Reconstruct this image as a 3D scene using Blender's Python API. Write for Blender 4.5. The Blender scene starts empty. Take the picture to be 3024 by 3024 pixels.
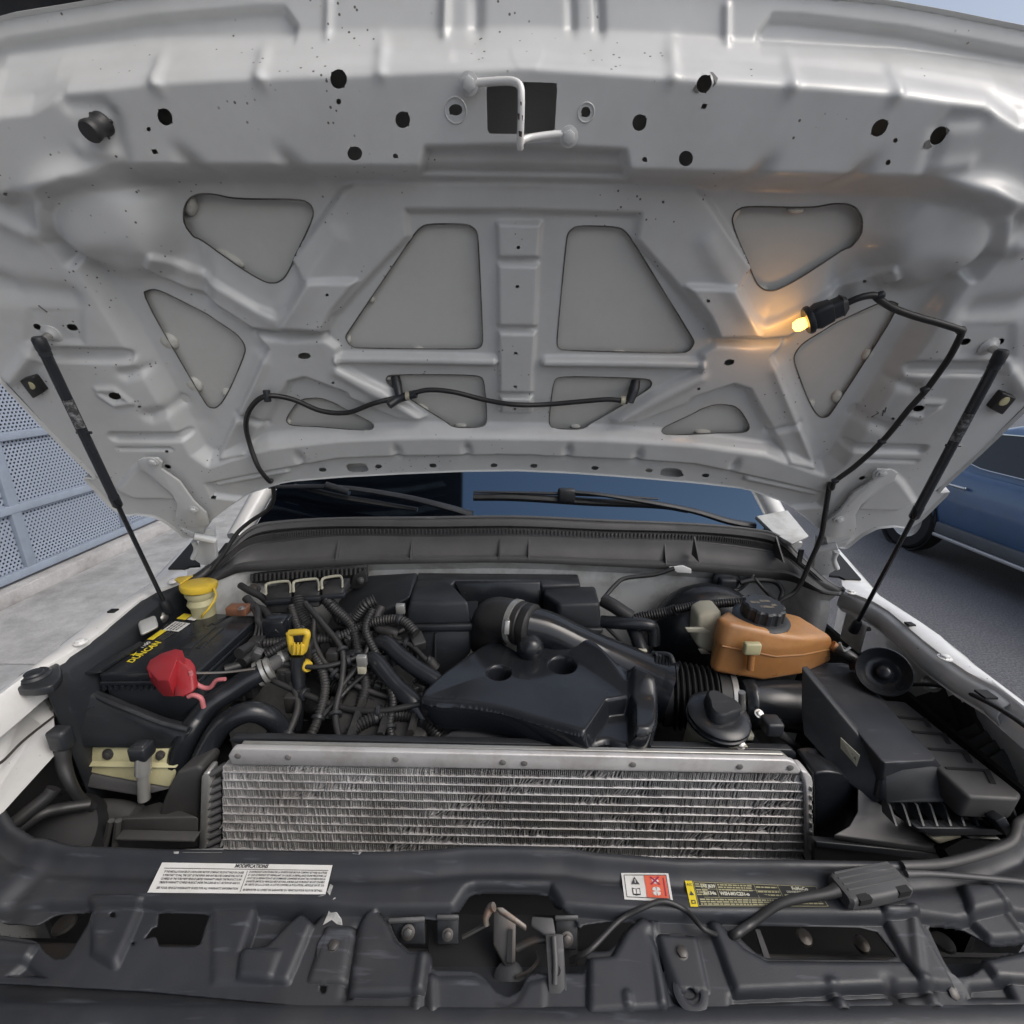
import bpy, bmesh, math, random
import numpy as np
from mathutils import Vector, Matrix
rnd = random.Random(7)
rng = np.random.default_rng(7)
scene = bpy.context.scene

# ---------------------------------------------------------------- camera
F = 1400.0            # focal length in photo pixels (photo is 3024 wide)
PITCH = math.radians(17.2)
ROLL = 0.0157
CZ = 1.85             # camera height
EXPOSURE = 0.52
_f = Vector((0, math.cos(PITCH), -math.sin(PITCH)))
_u0 = Vector((0, math.sin(PITCH), math.cos(PITCH)))
_r0 = Vector((1, 0, 0))
_r = _r0 * math.cos(ROLL) + _u0 * math.sin(ROLL)
_u = _u0 * math.cos(ROLL) - _r0 * math.sin(ROLL)
cam_data = bpy.data.cameras.new('camera')
cam = bpy.data.objects.new('camera', cam_data)
scene.collection.objects.link(cam)
cam_data.sensor_width = 36.0
cam_data.lens = 36.0 * F / 3024.0
cam_data.clip_start = 0.02
cam_data.clip_end = 2000
m = Matrix((( _r.x, _u.x, -_f.x, 0), (_r.y, _u.y, -_f.y, 0), (_r.z, _u.z, -_f.z, CZ), (0, 0, 0, 1)))
cam.matrix_world = m
scene.camera = cam

# ---------------------------------------------------------------- sky, sun, exposure
SUN_EL, SUN_AZ = math.radians(48), math.radians(120)     # azimuth clockwise from +Y
world = bpy.data.worlds.new('World'); scene.world = world; world.use_nodes = True
wn = world.node_tree.nodes; wl = world.node_tree.links
sky = wn.new('ShaderNodeTexSky'); sky.sky_type = 'NISHITA'; sky.sun_disc = False
sky.sun_elevation = SUN_EL; sky.sun_rotation = SUN_AZ
sky.air_density = 1.1; sky.dust_density = 4.0; sky.ozone_density = 1.2
hsv = wn.new('ShaderNodeHueSaturation'); hsv.inputs['Saturation'].default_value = 0.64; wl.new(sky.outputs[0], hsv.inputs['Color']); wl.new(hsv.outputs[0], wn['Background'].inputs[0])
wn['Background'].inputs[1].default_value = 0.125
sd = bpy.data.lights.new('sun', 'SUN'); sd.energy = 0.5; sd.angle = math.radians(35); sd.color = (1.0, 0.98, 0.95)
so = bpy.data.objects.new('sun', sd); scene.collection.objects.link(so)
_sd = Vector((math.sin(SUN_AZ) * math.cos(SUN_EL), math.cos(SUN_AZ) * math.cos(SUN_EL), math.sin(SUN_EL)))
so.rotation_euler = _sd.to_track_quat('Z', 'Y').to_euler()
scene.render.engine = 'CYCLES'
scene.cycles.max_bounces = 6; scene.cycles.diffuse_bounces = 3; scene.cycles.glossy_bounces = 3; scene.cycles.transparent_max_bounces = 8
vs = scene.view_settings
vs.view_transform = 'Standard'; vs.look = 'None'; vs.exposure = EXPOSURE; vs.gamma = 1; vs.use_curve_mapping = False

# ---------------------------------------------------------------- helpers: photo points to places
def ray(p):
    return (_f + _r * ((p[0] - 1512) / F) - _u * ((p[1] - 1512) / F))
def atz(p, z):        # on the level z metres above (negative: below) the lens
    d = ray(p); return d * (z / d.z) + Vector((0, 0, CZ))
def aty(p, y):        # on the upright plane y metres ahead
    d = ray(p); return d * (y / d.y) + Vector((0, 0, CZ))
def atx(p, x):
    d = ray(p); return d * (x / d.x) + Vector((0, 0, CZ))
def atplane(p, o, n):
    d = ray(p); c = Vector((0, 0, CZ)); return c + d * ((Vector(o) - c).dot(Vector(n)) / d.dot(Vector(n)))
S = 1024 / 1932
def zone(x0, y0): return lambda x, y: (x0 + x * S, y0 + y * S)
A, B, C_ = zone(0, 0), zone(1000, 0), zone(2000, 0)
D, E, F_ = zone(0, 700), zone(1000, 700), zone(2000, 700)
G, H, I_ = zone(0, 1400), zone(1000, 1400), zone(2000, 1400)
J, K, L_ = zone(0, 2100), zone(1000, 2100), zone(2000, 2100)
O_ = lambda x, y: (x * 3024 / 1932, y * 3024 / 1932)

# ---------------------------------------------------------------- helpers: objects
WLOC = {}
COL = scene.collection
def tag(o, label=None, cat=None, group=None, kind=None):
    if label: o['label'] = label
    if cat: o['category'] = cat
    if group: o['group'] = group
    if kind: o['kind'] = kind
    return o
def place(o, parent, loc):
    COL.objects.link(o)
    o.location = loc
    WLOC[o.name] = Vector(loc)
    if parent is not None:
        o.parent = parent
        o.matrix_parent_inverse = Matrix.Translation(-WLOC[parent.name])
def empty(name, loc, parent=None):
    o = bpy.data.objects.new(name, None); o.empty_display_size = 0.1
    place(o, parent, Vector(loc)); return o
def make(name, verts, faces, mat, parent=None, smooth=35, bevel=0, seg=2, label=None, subsurf=0, weld=False, solid=0):
    V = np.array([tuple(v) for v in verts], dtype=float)
    c = (V.min(0) + V.max(0)) / 2
    me = bpy.data.meshes.new(name)
    me.from_pydata((V - c).tolist(), [], [tuple(int(i) for i in f) for f in faces])
    if weld:
        bm = bmesh.new(); bm.from_mesh(me); bmesh.ops.remove_doubles(bm, verts=bm.verts, dist=1e-5)
        bmesh.ops.recalc_face_normals(bm, faces=bm.faces); bm.to_mesh(me); bm.free()
    else:
        bm = bmesh.new(); bm.from_mesh(me); bmesh.ops.recalc_face_normals(bm, faces=bm.faces); bm.to_mesh(me); bm.free()
    me.validate()
    if mat: me.materials.append(mat)
    if smooth:
        me.shade_smooth(); me.set_sharp_from_angle(angle=math.radians(smooth))
    o = bpy.data.objects.new(name, me)
    place(o, parent, Vector(c))
    if solid:
        md = o.modifiers.new('thick', 'SOLIDIFY'); md.thickness = solid; md.offset = 0
    if bevel:
        md = o.modifiers.new('bev', 'BEVEL'); md.width = bevel; md.segments = seg; md.limit_method = 'ANGLE'; md.angle_limit = math.radians(30)
        md.harden_normals = False
        if smooth:
            me.shade_smooth(); me.set_sharp_from_angle(angle=math.radians(60 if seg > 1 else smooth))
            if seg > 1:
                me.set_sharp_from_angle(angle=math.radians(180))
    if subsurf:
        md = o.modifiers.new('sub', 'SUBSURF'); md.levels = subsurf; md.render_levels = subsurf
    if label: o['label'] = label
    return o
def inst(name, me, M, parent, label=None):
    """copy of a shared mesh; M is a world matrix"""
    o = bpy.data.objects.new(name, me); COL.objects.link(o)
    WLOC[o.name] = M.to_translation()
    if parent is not None:
        o.parent = parent; o.matrix_parent_inverse = Matrix.Translation(-WLOC[parent.name])
    o.matrix_basis = M
    if label: o['label'] = label
    return o
def frame_from(z, hint=(0, 0, 1)):
    z = Vector(z).normalized(); h = Vector(hint)
    if abs(z.dot(h.normalized())) > 0.97: h = Vector((1, 0, 0))
    x = h.cross(z).normalized(); y = z.cross(x)
    return x, y, z
def mat_at(p, z=(0, 0, 1), s=1.0, hint=(0, 0, 1)):
    x, y, zz = frame_from(z, hint); p = Vector(p)
    return Matrix(((x.x * s, y.x * s, zz.x * s, p.x), (x.y * s, y.y * s, zz.y * s, p.y), (x.z * s, y.z * s, zz.z * s, p.z), (0, 0, 0, 1)))
def catmull(pts, n):
    P = [Vector(p) for p in pts]
    if len(P) < 3:
        return [P[0].lerp(P[-1], i / n) for i in range(n + 1)], [i / n for i in range(n + 1)]
    Q = [P[0] * 2 - P[1]] + P + [P[-1] * 2 - P[-2]]
    out, ts = [], []
    k = len(P) - 1
    for i in range(k):
        p0, p1, p2, p3 = Q[i:i + 4]
        m_ = max(2, int(round(n / k)))
        for j in range(m_):
            t = j / m_
            out.append(0.5 * ((2 * p1) + (p2 - p0) * t + (2 * p0 - 5 * p1 + 4 * p2 - p3) * t * t + (3 * p1 - p0 - 3 * p2 + p3) * t ** 3))
            ts.append((i + t) / k)
    out.append(P[-1]); ts.append(1.0)
    return out, ts
def tube_mesh(pts, r, segs=10, n=24, corr=None, straight=False, flat=1.0):
    """swept tube; r number or list along the path; corr = (period m, amount)"""
    if straight: path = [Vector(p) for p in pts]; ts = [i / (len(path) - 1) for i in range(len(path))]
    else: path, ts = catmull(pts, n)
    if corr:
        L = sum((path[i + 1] - path[i]).length for i in range(len(path) - 1)); N = int(L / corr[0] * 6)
        # resample
        d = [0]
        for i in range(len(path) - 1): d.append(d[-1] + (path[i + 1] - path[i]).length)
        q = np.linspace(0, d[-1], max(N, 6))
        path2 = np.stack([np.interp(q, d, [p[k] for p in path]) for k in range(3)], 1)
        ts = list(np.interp(q, d, ts)); path = [Vector(p) for p in path2]
    rr = [r] * len(path) if not isinstance(r, (list, tuple)) else list(np.interp(ts, np.linspace(0, 1, len(r)), r))
    if corr:
        q2 = np.cumsum([0] + [(path[i + 1] - path[i]).length for i in range(len(path) - 1)])
        rr = [a * (1 + corr[1] * math.sin(2 * math.pi * x / corr[0])) for a, x in zip(rr, q2)]
    T = []
    for i in range(len(path)):
        a = path[max(0, i - 1)]; b = path[min(len(path) - 1, i + 1)]
        T.append((b - a).normalized() if (b - a).length > 1e-9 else Vector((0, 0, 1)))
    x, y, _ = frame_from(T[0])
    V, Fc = [], []
    for i, p in enumerate(path):
        if i:
            x = (x - T[i] * x.dot(T[i])).normalized(); y = T[i].cross(x)
        for k in range(segs):
            a = 2 * math.pi * k / segs
            V.append(p + (x * math.cos(a) + y * math.sin(a) * flat) * rr[i])
    for i in range(len(path) - 1):
        for k in range(segs):
            Fc.append((i * segs + k, i * segs + (k + 1) % segs, (i + 1) * segs + (k + 1) % segs, (i + 1) * segs + k))
    Fc.append(tuple(range(segs))[::-1]); Fc.append(tuple(range((len(path) - 1) * segs, len(path) * segs)))
    return V, Fc
def tube(name, pts, r, mat, parent, segs=10, n=24, corr=None, straight=False, label=None, flat=1.0):
    V, Fc = tube_mesh(pts, r, segs, n, corr, straight, flat)
    return make(name, V, Fc, mat, parent, smooth=50, label=label)
def lathe_mesh(prof, p, axis, segs=24, hint=(0, 0, 1)):
    """prof: list of (radius, height along axis)"""
    x, y, z = frame_from(axis, hint); p = Vector(p); V, Fc = [], []
    for (r, h) in prof:
        for k in range(segs):
            a = 2 * math.pi * k / segs
            V.append(p + z * h + (x * math.cos(a) + y * math.sin(a)) * max(r, 1e-5))
    n = len(prof)
    for i in range(n - 1):
        for k in range(segs):
            Fc.append((i * segs + k, i * segs + (k + 1) % segs, (i + 1) * segs + (k + 1) % segs, (i + 1) * segs + k))
    Fc.append(tuple(range(segs))[::-1]); Fc.append(tuple(range((n - 1) * segs, n * segs)))
    return V, Fc
def lathe(name, prof, p, axis, mat, parent, segs=24, label=None, smooth=40):
    V, Fc = lathe_mesh(prof, p, axis, segs); return make(name, V, Fc, mat, parent, smooth=smooth, label=label)
def slab_mesh(poly, vec):
    """polygon (3D points) extruded by vec"""
    n = len(poly); vec = Vector(vec)
    V = [Vector(p) for p in poly] + [Vector(p) + vec for p in poly]
    Fc = [tuple(range(n)), tuple(range(2 * n - 1, n - 1, -1))]
    for i in range(n): Fc.append((i, (i + 1) % n, n + (i + 1) % n, n + i))
    return V, Fc
def slab(name, poly, vec, mat, parent, bevel=0, seg=2, label=None, smooth=35):
    V, Fc = slab_mesh(poly, vec); return make(name, V, Fc, mat, parent, bevel=bevel, seg=seg, label=label, smooth=smooth)
def ruled(name, top, bot, mat, parent, bevel=0, seg=2, label=None, smooth=35):
    """solid between two polygons with the same number of points"""
    n = len(top); V = [Vector(p) for p in bot] + [Vector(p) for p in top]
    Fc = [tuple(range(n)), tuple(range(2 * n - 1, n - 1, -1))]
    for i in range(n): Fc.append((i, (i + 1) % n, n + (i + 1) % n, n + i))
    return make(name, V, Fc, mat, parent, bevel=bevel, seg=seg, label=label, smooth=smooth)
def loft(name, rings, mat, parent, caps=True, label=None, smooth=45, bevel=0):
    n = len(rings[0]); V = [Vector(p) for r in rings for p in r]; Fc = []
    for i in range(len(rings) - 1):
        for k in range(n):
            Fc.append((i * n + k, i * n + (k + 1) % n, (i + 1) * n + (k + 1) % n, (i + 1) * n + k))
    if caps:
        Fc.append(tuple(range(n))[::-1]); Fc.append(tuple(range((len(rings) - 1) * n, len(rings) * n)))
    return make(name, V, Fc, mat, parent, smooth=smooth, label=label, bevel=bevel)
def rrect(c, ax, ay, w, h, r, k=4):
    """rounded rectangle ring in 3D"""
    c, ax, ay = Vector(c), Vector(ax).normalized(), Vector(ay).normalized(); out = []
    r = min(r, w / 2 - 1e-4, h / 2 - 1e-4)
    for (sx, sy, a0) in ((1, 1, 0), (-1, 1, 90), (-1, -1, 180), (1, -1, 270)):
        for i in range(k + 1):
            a = math.radians(a0 + 90 * i / k)
            out.append(c + ax * (sx * (w / 2 - r) + r * math.cos(a)) + ay * (sy * (h / 2 - r) + r * math.sin(a)))
    return out
def boxv(c, dx, dy, dz, X=(1, 0, 0), Y=(0, 1, 0), Z=(0, 0, 1)):
    c, X, Y, Z = Vector(c), Vector(X), Vector(Y), Vector(Z)
    V = [c + X * (sx * dx / 2) + Y * (sy * dy / 2) + Z * (sz * dz / 2) for sz in (-1, 1) for sy in (-1, 1) for sx in (-1, 1)]
    return V, [(0, 1, 3, 2), (4, 5, 7, 6), (0, 1, 5, 4), (2, 3, 7, 6), (0, 2, 6, 4), (1, 3, 7, 5)]
def box(name, c, dx, dy, dz, mat, parent, bevel=0, X=(1, 0, 0), Y=(0, 1, 0), Z=(0, 0, 1), label=None, seg=2):
    V, Fc = boxv(c, dx, dy, dz, X, Y, Z); return make(name, V, Fc, mat, parent, bevel=bevel, label=label, seg=seg)
class Bag:
    def __init__(s): s.V = []; s.F = []
    def add(s, VF):
        k = len(s.V); s.V += list(VF[0]); s.F += [tuple(i + k for i in f) for f in VF[1]]; return s
    def build(s, name, mat, parent, **k): return make(name, s.V, s.F, mat, parent, **k)

# ---------------------------------------------------------------- materials
def mat(name, col, rough=0.5, metal=0.0, spec=0.5, coat=0.0, dirt=None, dirt_amt=0.0, dirt_scale=6.0, bump=0.0, bump_scale=200.0,
        vary=0.0, trans=0.0, emit=None, sss=0.0, alpha=1.0, rough_vary=0.0, dust=None, dust_amt=0.0, specks=None, scratches=0.0):
    M = bpy.data.materials.new(name); M.use_nodes = True
    nt = M.node_tree; N = nt.nodes; Lk = nt.links; b = N['Principled BSDF']
    b.inputs['Base Color'].default_value = (*col, 1); b.inputs['Roughness'].default_value = rough
    b.inputs['Metallic'].default_value = metal; b.inputs['Specular IOR Level'].default_value = spec
    b.inputs['Coat Weight'].default_value = coat; b.inputs['Coat Roughness'].default_value = 0.12
    if trans: b.inputs['Transmission Weight'].default_value = trans
    if sss:
        b.inputs['Subsurface Weight'].default_value = sss; b.inputs['Subsurface Radius'].default_value = (0.03, 0.012, 0.004); b.inputs['Subsurface Scale'].default_value = 0.6
    if emit:
        b.inputs['Emission Color'].default_value = (*emit[0], 1); b.inputs['Emission Strength'].default_value = emit[1]
    geo = N.new('ShaderNodeNewGeometry'); pos = geo.outputs['Position']
    cur = None
    def noise(scale, detail=3, rough_=0.6):
        n = N.new('ShaderNodeTexNoise'); n.inputs['Scale'].default_value = scale; n.inputs['Detail'].default_value = detail
        n.inputs['Roughness'].default_value = rough_; Lk.new(pos, n.inputs['Vector']); return n
    def ramp(src, a, c_, lo=0.0, hi=1.0):
        r = N.new('ShaderNodeMapRange'); r.inputs[1].default_value = a; r.inputs[2].default_value = c_; r.inputs[3].default_value = lo; r.inputs[4].default_value = hi
        Lk.new(src, r.inputs[0]); return r.outputs[0]
    def mix(fac, c1, c2):
        mx = N.new('ShaderNodeMix'); mx.data_type = 'RGBA'
        if isinstance(fac, float): mx.inputs[0].default_value = fac
        else: Lk.new(fac, mx.inputs[0])
        for s_, c in ((6, c1), (7, c2)):
            if isinstance(c, tuple): mx.inputs[s_].default_value = (*c, 1)
            else: Lk.new(c, mx.inputs[s_])
        return mx.outputs[2]
    cur = tuple(col)
    if vary:
        n = noise(9, 3); cur = mix(ramp(n.outputs[0], 0.3, 0.7), tuple(c * (1 - vary) for c in col), tuple(min(1, c * (1 + vary)) for c in col))
    if dirt:
        n = noise(dirt_scale, 4, 0.7); cur = mix(ramp(n.outputs[0], 0.45, 0.75, 0, dirt_amt), cur, tuple(dirt))
    if dust:
        n = noise(14, 3, 0.65); sp = N.new('ShaderNodeSeparateXYZ'); Lk.new(geo.outputs['True Normal'], sp.inputs[0])
        up = ramp(sp.outputs[2], 0.0, 0.9); k = ramp(n.outputs[0], 0.3, 0.7, 0.3, 1.0)
        ml = N.new('ShaderNodeMath'); ml.operation = 'MULTIPLY'; Lk.new(up, ml.inputs[0]); Lk.new(k, ml.inputs[1])
        m2 = N.new('ShaderNodeMath'); m2.operation = 'MULTIPLY'; Lk.new(ml.outputs[0], m2.inputs[0]); m2.inputs[1].default_value = dust_amt
        cur = mix(m2.outputs[0], cur, tuple(dust))
    if specks:
        scale, thr, scol = specks
        v = N.new('ShaderNodeTexVoronoi'); v.inputs['Scale'].default_value = scale; Lk.new(pos, v.inputs['Vector'])
        n = noise(scale * 0.12, 3); k1 = ramp(v.outputs['Distance'], thr, thr * 0.75); k2 = ramp(n.outputs[0], 0.545, 0.60)
        ml = N.new('ShaderNodeMath'); ml.operation = 'MULTIPLY'; Lk.new(k1, ml.inputs[0]); Lk.new(k2, ml.inputs[1])
        cur = mix(ml.outputs[0], cur, tuple(scol))
    if scratches:
        mp = N.new('ShaderNodeMapping'); mp.inputs['Scale'].default_value = (8, 60, 40); mp.inputs['Rotation'].default_value = (0.3, 0.5, 0.7); Lk.new(pos, mp.inputs[0])
        n = N.new('ShaderNodeTexNoise'); n.inputs['Scale'].default_value = 1.5; n.inputs['Detail'].default_value = 3; Lk.new(mp.outputs[0], n.inputs['Vector'])
        cur = mix(ramp(n.outputs[0], 0.62, 0.75, 0, scratches), cur, tuple(min(1, c * 3 + 0.04) for c in col))
    if not isinstance(cur, tuple): Lk.new(cur, b.inputs['Base Color'])
    if rough_vary:
        n = noise(11, 3); Lk.new(ramp(n.outputs[0], 0.3, 0.7, max(0.03, rough - rough_vary), min(1, rough + rough_vary)), b.inputs['Roughness'])
    if bump:
        n = noise(bump_scale, 2); bp = N.new('ShaderNodeBump'); bp.inputs['Strength'].default_value = bump; bp.inputs['Distance'].default_value = 0.002
        Lk.new(n.outputs[0], bp.inputs['Height']); Lk.new(bp.outputs[0], b.inputs['Normal'])
    M['nodes'] = 1
    return M
DUST = (0.13, 0.128, 0.125)
M_ = {}
M_['paint'] = mat('white_paint_underside', (0.59, 0.60, 0.60), 0.36, coat=0.3, vary=0.03, dirt=(0.44, 0.44, 0.42), dirt_amt=0.35, dirt_scale=7, specks=(80, 0.15, (0.13, 0.115, 0.10)), rough_vary=0.08)
M_['skin'] = mat('primer_skin', (0.60, 0.60, 0.58), 0.45, vary=0.04, dirt=(0.45, 0.44, 0.41), dirt_amt=0.4, dirt_scale=9)
M_['body'] = mat('white_body_paint', (0.80, 0.80, 0.79), 0.22, coat=0.6, vary=0.02, dirt=(0.5, 0.49, 0.46), dirt_amt=0.35, dirt_scale=10, specks=(90, 0.12, (0.2, 0.17, 0.14)))
M_['wall'] = mat('firewall_paint', (0.52, 0.53, 0.52), 0.5, dirt=(0.22, 0.2, 0.17), dirt_amt=0.8, dirt_scale=9)
M_['plast'] = mat('black_plastic', (0.020, 0.0225, 0.027), 0.42, vary=0.15, bump=0.12, bump_scale=700, dust=DUST, dust_amt=0.14, rough_vary=0.1, scratches=0.25)
M_['smooth'] = mat('smooth_black_plastic', (0.015, 0.017, 0.021), 0.24, vary=0.15, bump=0.03, bump_scale=500, dust=DUST, dust_amt=0.10, rough_vary=0.06, scratches=0.06)
M_['shield'] = mat('charcoal_plastic', (0.024, 0.027, 0.034), 0.45, vary=0.15, bump=0.15, bump_scale=900, dust=DUST, dust_amt=0.12, dirt=(0.055, 0.052, 0.05), dirt_amt=0.6, dirt_scale=5, rough_vary=0.14, scratches=0.6)
M_['cowl'] = mat('faded_plastic', (0.055, 0.054, 0.054), 0.55, vary=0.15, bump=0.1, bump_scale=600, dust=DUST, dust_amt=0.3, rough_vary=0.1)
M_['rubber'] = mat('rubber', (0.018, 0.018, 0.019), 0.45, vary=0.2, dust=DUST, dust_amt=0.2, rough_vary=0.12)
M_['dirty'] = mat('grimy_black', (0.020, 0.020, 0.021), 0.55, vary=0.3, dirt=(0.055, 0.05, 0.043), dirt_amt=0.6, dirt_scale=22, dust=DUST, dust_amt=0.16, bump=0.2, bump_scale=150)
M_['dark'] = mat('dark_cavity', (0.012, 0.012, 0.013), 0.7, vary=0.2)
M_['alu'] = mat('dull_aluminium', (0.62, 0.61, 0.61), 0.5, metal=0.4, vary=0.08, dirt=(0.33, 0.29, 0.26), dirt_amt=0.6, dirt_scale=14, rough_vary=0.12, bump=0.08, bump_scale=300)
M_['fin'] = mat('fin_aluminium', (0.56, 0.555, 0.55), 0.5, metal=0.25, vary=0.2, dirt=(0.24, 0.225, 0.21), dirt_amt=0.8, dirt_scale=7)
M_['steel'] = mat('zinc_steel', (0.55, 0.54, 0.52), 0.35, metal=0.9, vary=0.1, dirt=(0.25, 0.2, 0.16), dirt_amt=0.5, dirt_scale=40)
M_['iron'] = mat('dark_steel', (0.10, 0.098, 0.095), 0.45, metal=0.6, vary=0.2, dirt=(0.14, 0.09, 0.06), dirt_amt=0.5, dirt_scale=30)
M_['yellow'] = mat('yellow_plastic', (0.72, 0.50, 0.05), 0.4, vary=0.06, dirt=(0.3, 0.22, 0.06), dirt_amt=0.5, dirt_scale=25)
M_['red'] = mat('red_plastic', (0.36, 0.016, 0.026), 0.45, vary=0.1, dirt=(0.22, 0.05, 0.05), dirt_amt=0.5, dirt_scale=18, dust=(0.32, 0.14, 0.14), dust_amt=0.2)
M_['pinkwire'] = mat('pink_wire', (0.5, 0.16, 0.17), 0.5)
M_['amber'] = mat('amber_tank', (0.44, 0.215, 0.078), 0.35, vary=0.12, sss=0.3, dirt=(0.27, 0.135, 0.06), dirt_amt=0.9, dirt_scale=12, dust=(0.5, 0.33, 0.2), dust_amt=0.2, rough_vary=0.1)
_nt = M_['amber'].node_tree; _bs = _nt.nodes['Principled BSDF']; _src = _bs.inputs['Base Color'].links[0].from_socket
_g = _nt.nodes.new('ShaderNodeNewGeometry'); _sp = _nt.nodes.new('ShaderNodeSeparateXYZ'); _nt.links.new(_g.outputs['Position'], _sp.inputs[0])
FLUID = _nt.nodes.new('ShaderNodeMapRange'); FLUID.inputs[1].default_value = 1.2; FLUID.inputs[2].default_value = 1.19; _nt.links.new(_sp.outputs[2], FLUID.inputs[0]); FLUID.inputs[4].default_value = 0.55
_mx = _nt.nodes.new('ShaderNodeMix'); _mx.data_type = 'RGBA'; _nt.links.new(FLUID.outputs[0], _mx.inputs[0]); _nt.links.new(_src, _mx.inputs[6]); _mx.inputs[7].default_value = (0.27, 0.115, 0.035, 1); _nt.links.new(_mx.outputs[2], _bs.inputs['Base Color'])   # coolant seen through the wall
M_['gloss'] = mat('glossy_black_plastic', (0.014, 0.016, 0.020), 0.17, vary=0.15, dust=DUST, dust_amt=0.08, rough_vary=0.06)
M_['cream'] = mat('cream_plastic', (0.50, 0.47, 0.28), 0.45, vary=0.08, dirt=(0.3, 0.27, 0.16), dirt_amt=0.5, dirt_scale=12)
M_['pale'] = mat('pale_plastic', (0.48, 0.46, 0.36), 0.45, vary=0.06, dirt=(0.3, 0.27, 0.2), dirt_amt=0.5)
M_['seal'] = mat('sealant', (0.60, 0.595, 0.55), 0.6, vary=0.06, dirt=(0.35, 0.32, 0.26), dirt_amt=0.5, dirt_scale=60)
M_['paper'] = mat('sticker_white', (0.72, 0.72, 0.70), 0.4, vary=0.04, dirt=(0.5, 0.47, 0.4), dirt_amt=0.4, dirt_scale=20)
M_['ink'] = mat('ink_grey', (0.06, 0.06, 0.065), 0.5)
M_['ylab'] = mat('sticker_yellow', (0.78, 0.62, 0.04), 0.4)
M_['rlab'] = mat('sticker_red', (0.70, 0.13, 0.07), 0.4)
M_['klab'] = mat('sticker_black', (0.035, 0.035, 0.035), 0.4)
M_['grey'] = mat('grey_plastic', (0.075, 0.075, 0.078), 0.5, vary=0.1, dust=DUST, dust_amt=0.3, scratches=0.3)
M_['glass'] = mat('dark_glass', (0.002, 0.003, 0.005), 0.03, spec=0.5)
M_['glass'].node_tree.nodes['Principled BSDF'].inputs['Specular Tint'].default_value = (0.42, 0.68, 1.0, 1)
M_['glass'].node_tree.nodes['Principled BSDF'].inputs['IOR'].default_value = 2.7
M_['bulb'] = mat('lamp_bulb', (1, 0.7, 0.3), 0.3, emit=((1.0, 0.45, 0.07), 5.0))
M_['tan'] = mat('copper_lug', (0.32, 0.15, 0.09), 0.4, metal=0.5, vary=0.2)
M_['silver'] = mat('silver_clip', (0.5, 0.5, 0.48), 0.35, metal=0.6, dirt=(0.25, 0.23, 0.2), dirt_amt=0.5)
# ================================================================ truck and its hood
X0 = 0.010
truck = empty('pickup_truck', (X0, 1.2, 0))
tag(truck, 'white pickup truck with its hood propped wide open over the engine bay', 'truck')
TH = math.radians(62)
HO = aty((1530, 1385), 1.12)                       # hood plane: middle of the rear edge
HO = Vector((X0, HO.y, HO.z))
HD = Vector((0, -math.cos(TH), math.sin(TH)))      # up the hood
HN = Vector((0, -math.sin(TH), -math.cos(TH)))     # out of the underside, towards the front of the truck
def crown(s): return 0.045 * (s / 0.9) ** 2
HL = [0.0]
def st(p, h=None):
    """photo point -> (s, t) on the crowned hood underside"""
    if h is None: h = HL[0]
    k = h
    for _ in range(6):
        q = atplane(p, HO + HN * k, HN) - HO
        s, t = q.x, q.dot(HD); k = h + crown(s)
    return s, t
def hp(s, t, h): return HO + Vector((s, 0, 0)) + HD * t + HN * (h + crown(s))
def SDF(poly, X, Y):
    P = np.array(poly); d2 = np.full(X.shape, 1e9); ins = np.zeros(X.shape, bool)
    n = len(P)
    for i in range(n):
        ax, ay = P[i]; bx, by = P[(i + 1) % n]
        ex, ey = bx - ax, by - ay; L2 = ex * ex + ey * ey + 1e-12
        u = np.clip(((X - ax) * ex + (Y - ay) * ey) / L2, 0, 1)
        d2 = np.minimum(d2, (X - ax - u * ex) ** 2 + (Y - ay - u * ey) ** 2)
        c = ((ay > Y) != (by > Y)) & (X < ex * (Y - ay) / (ey if abs(ey) > 1e-12 else 1e-12) + ax)
        ins ^= c
    d = np.sqrt(d2); return np.where(ins, -d, d)
def LINE(pts, X, Y):
    d2 = np.full(X.shape, 1e9)
    for (ax, ay), (bx, by) in zip(pts[:-1], pts[1:]):
        ex, ey = bx - ax, by - ay; L2 = ex * ex + ey * ey + 1e-12
        u = np.clip(((X - ax) * ex + (Y - ay) * ey) / L2, 0, 1)
        d2 = np.minimum(d2, (X - ax - u * ex) ** 2 + (Y - ay - u * ey) ** 2)
    return np.sqrt(d2)
def sstep(d, w):           # 1 inside, 0 outside, width w centred on the edge
    u = np.clip(0.5 - d / w, 0, 1); return u * u * (3 - 2 * u)
def smooth_poly(poly, it=2, keep=0.25):
    P = [tuple(p) for p in poly]
    for _ in range(it):
        Q = []
        for i in range(len(P)):
            a, b = P[i], P[(i + 1) % len(P)]
            Q.append((a[0] * (1 - keep) + b[0] * keep, a[1] * (1 - keep) + b[1] * keep))
            Q.append((a[0] * keep + b[0] * (1 - keep), a[1] * keep + b[1] * (1 - keep)))
        P = Q
    return P
def mir(poly): return [(-s, t) for s, t in poly]
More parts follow.
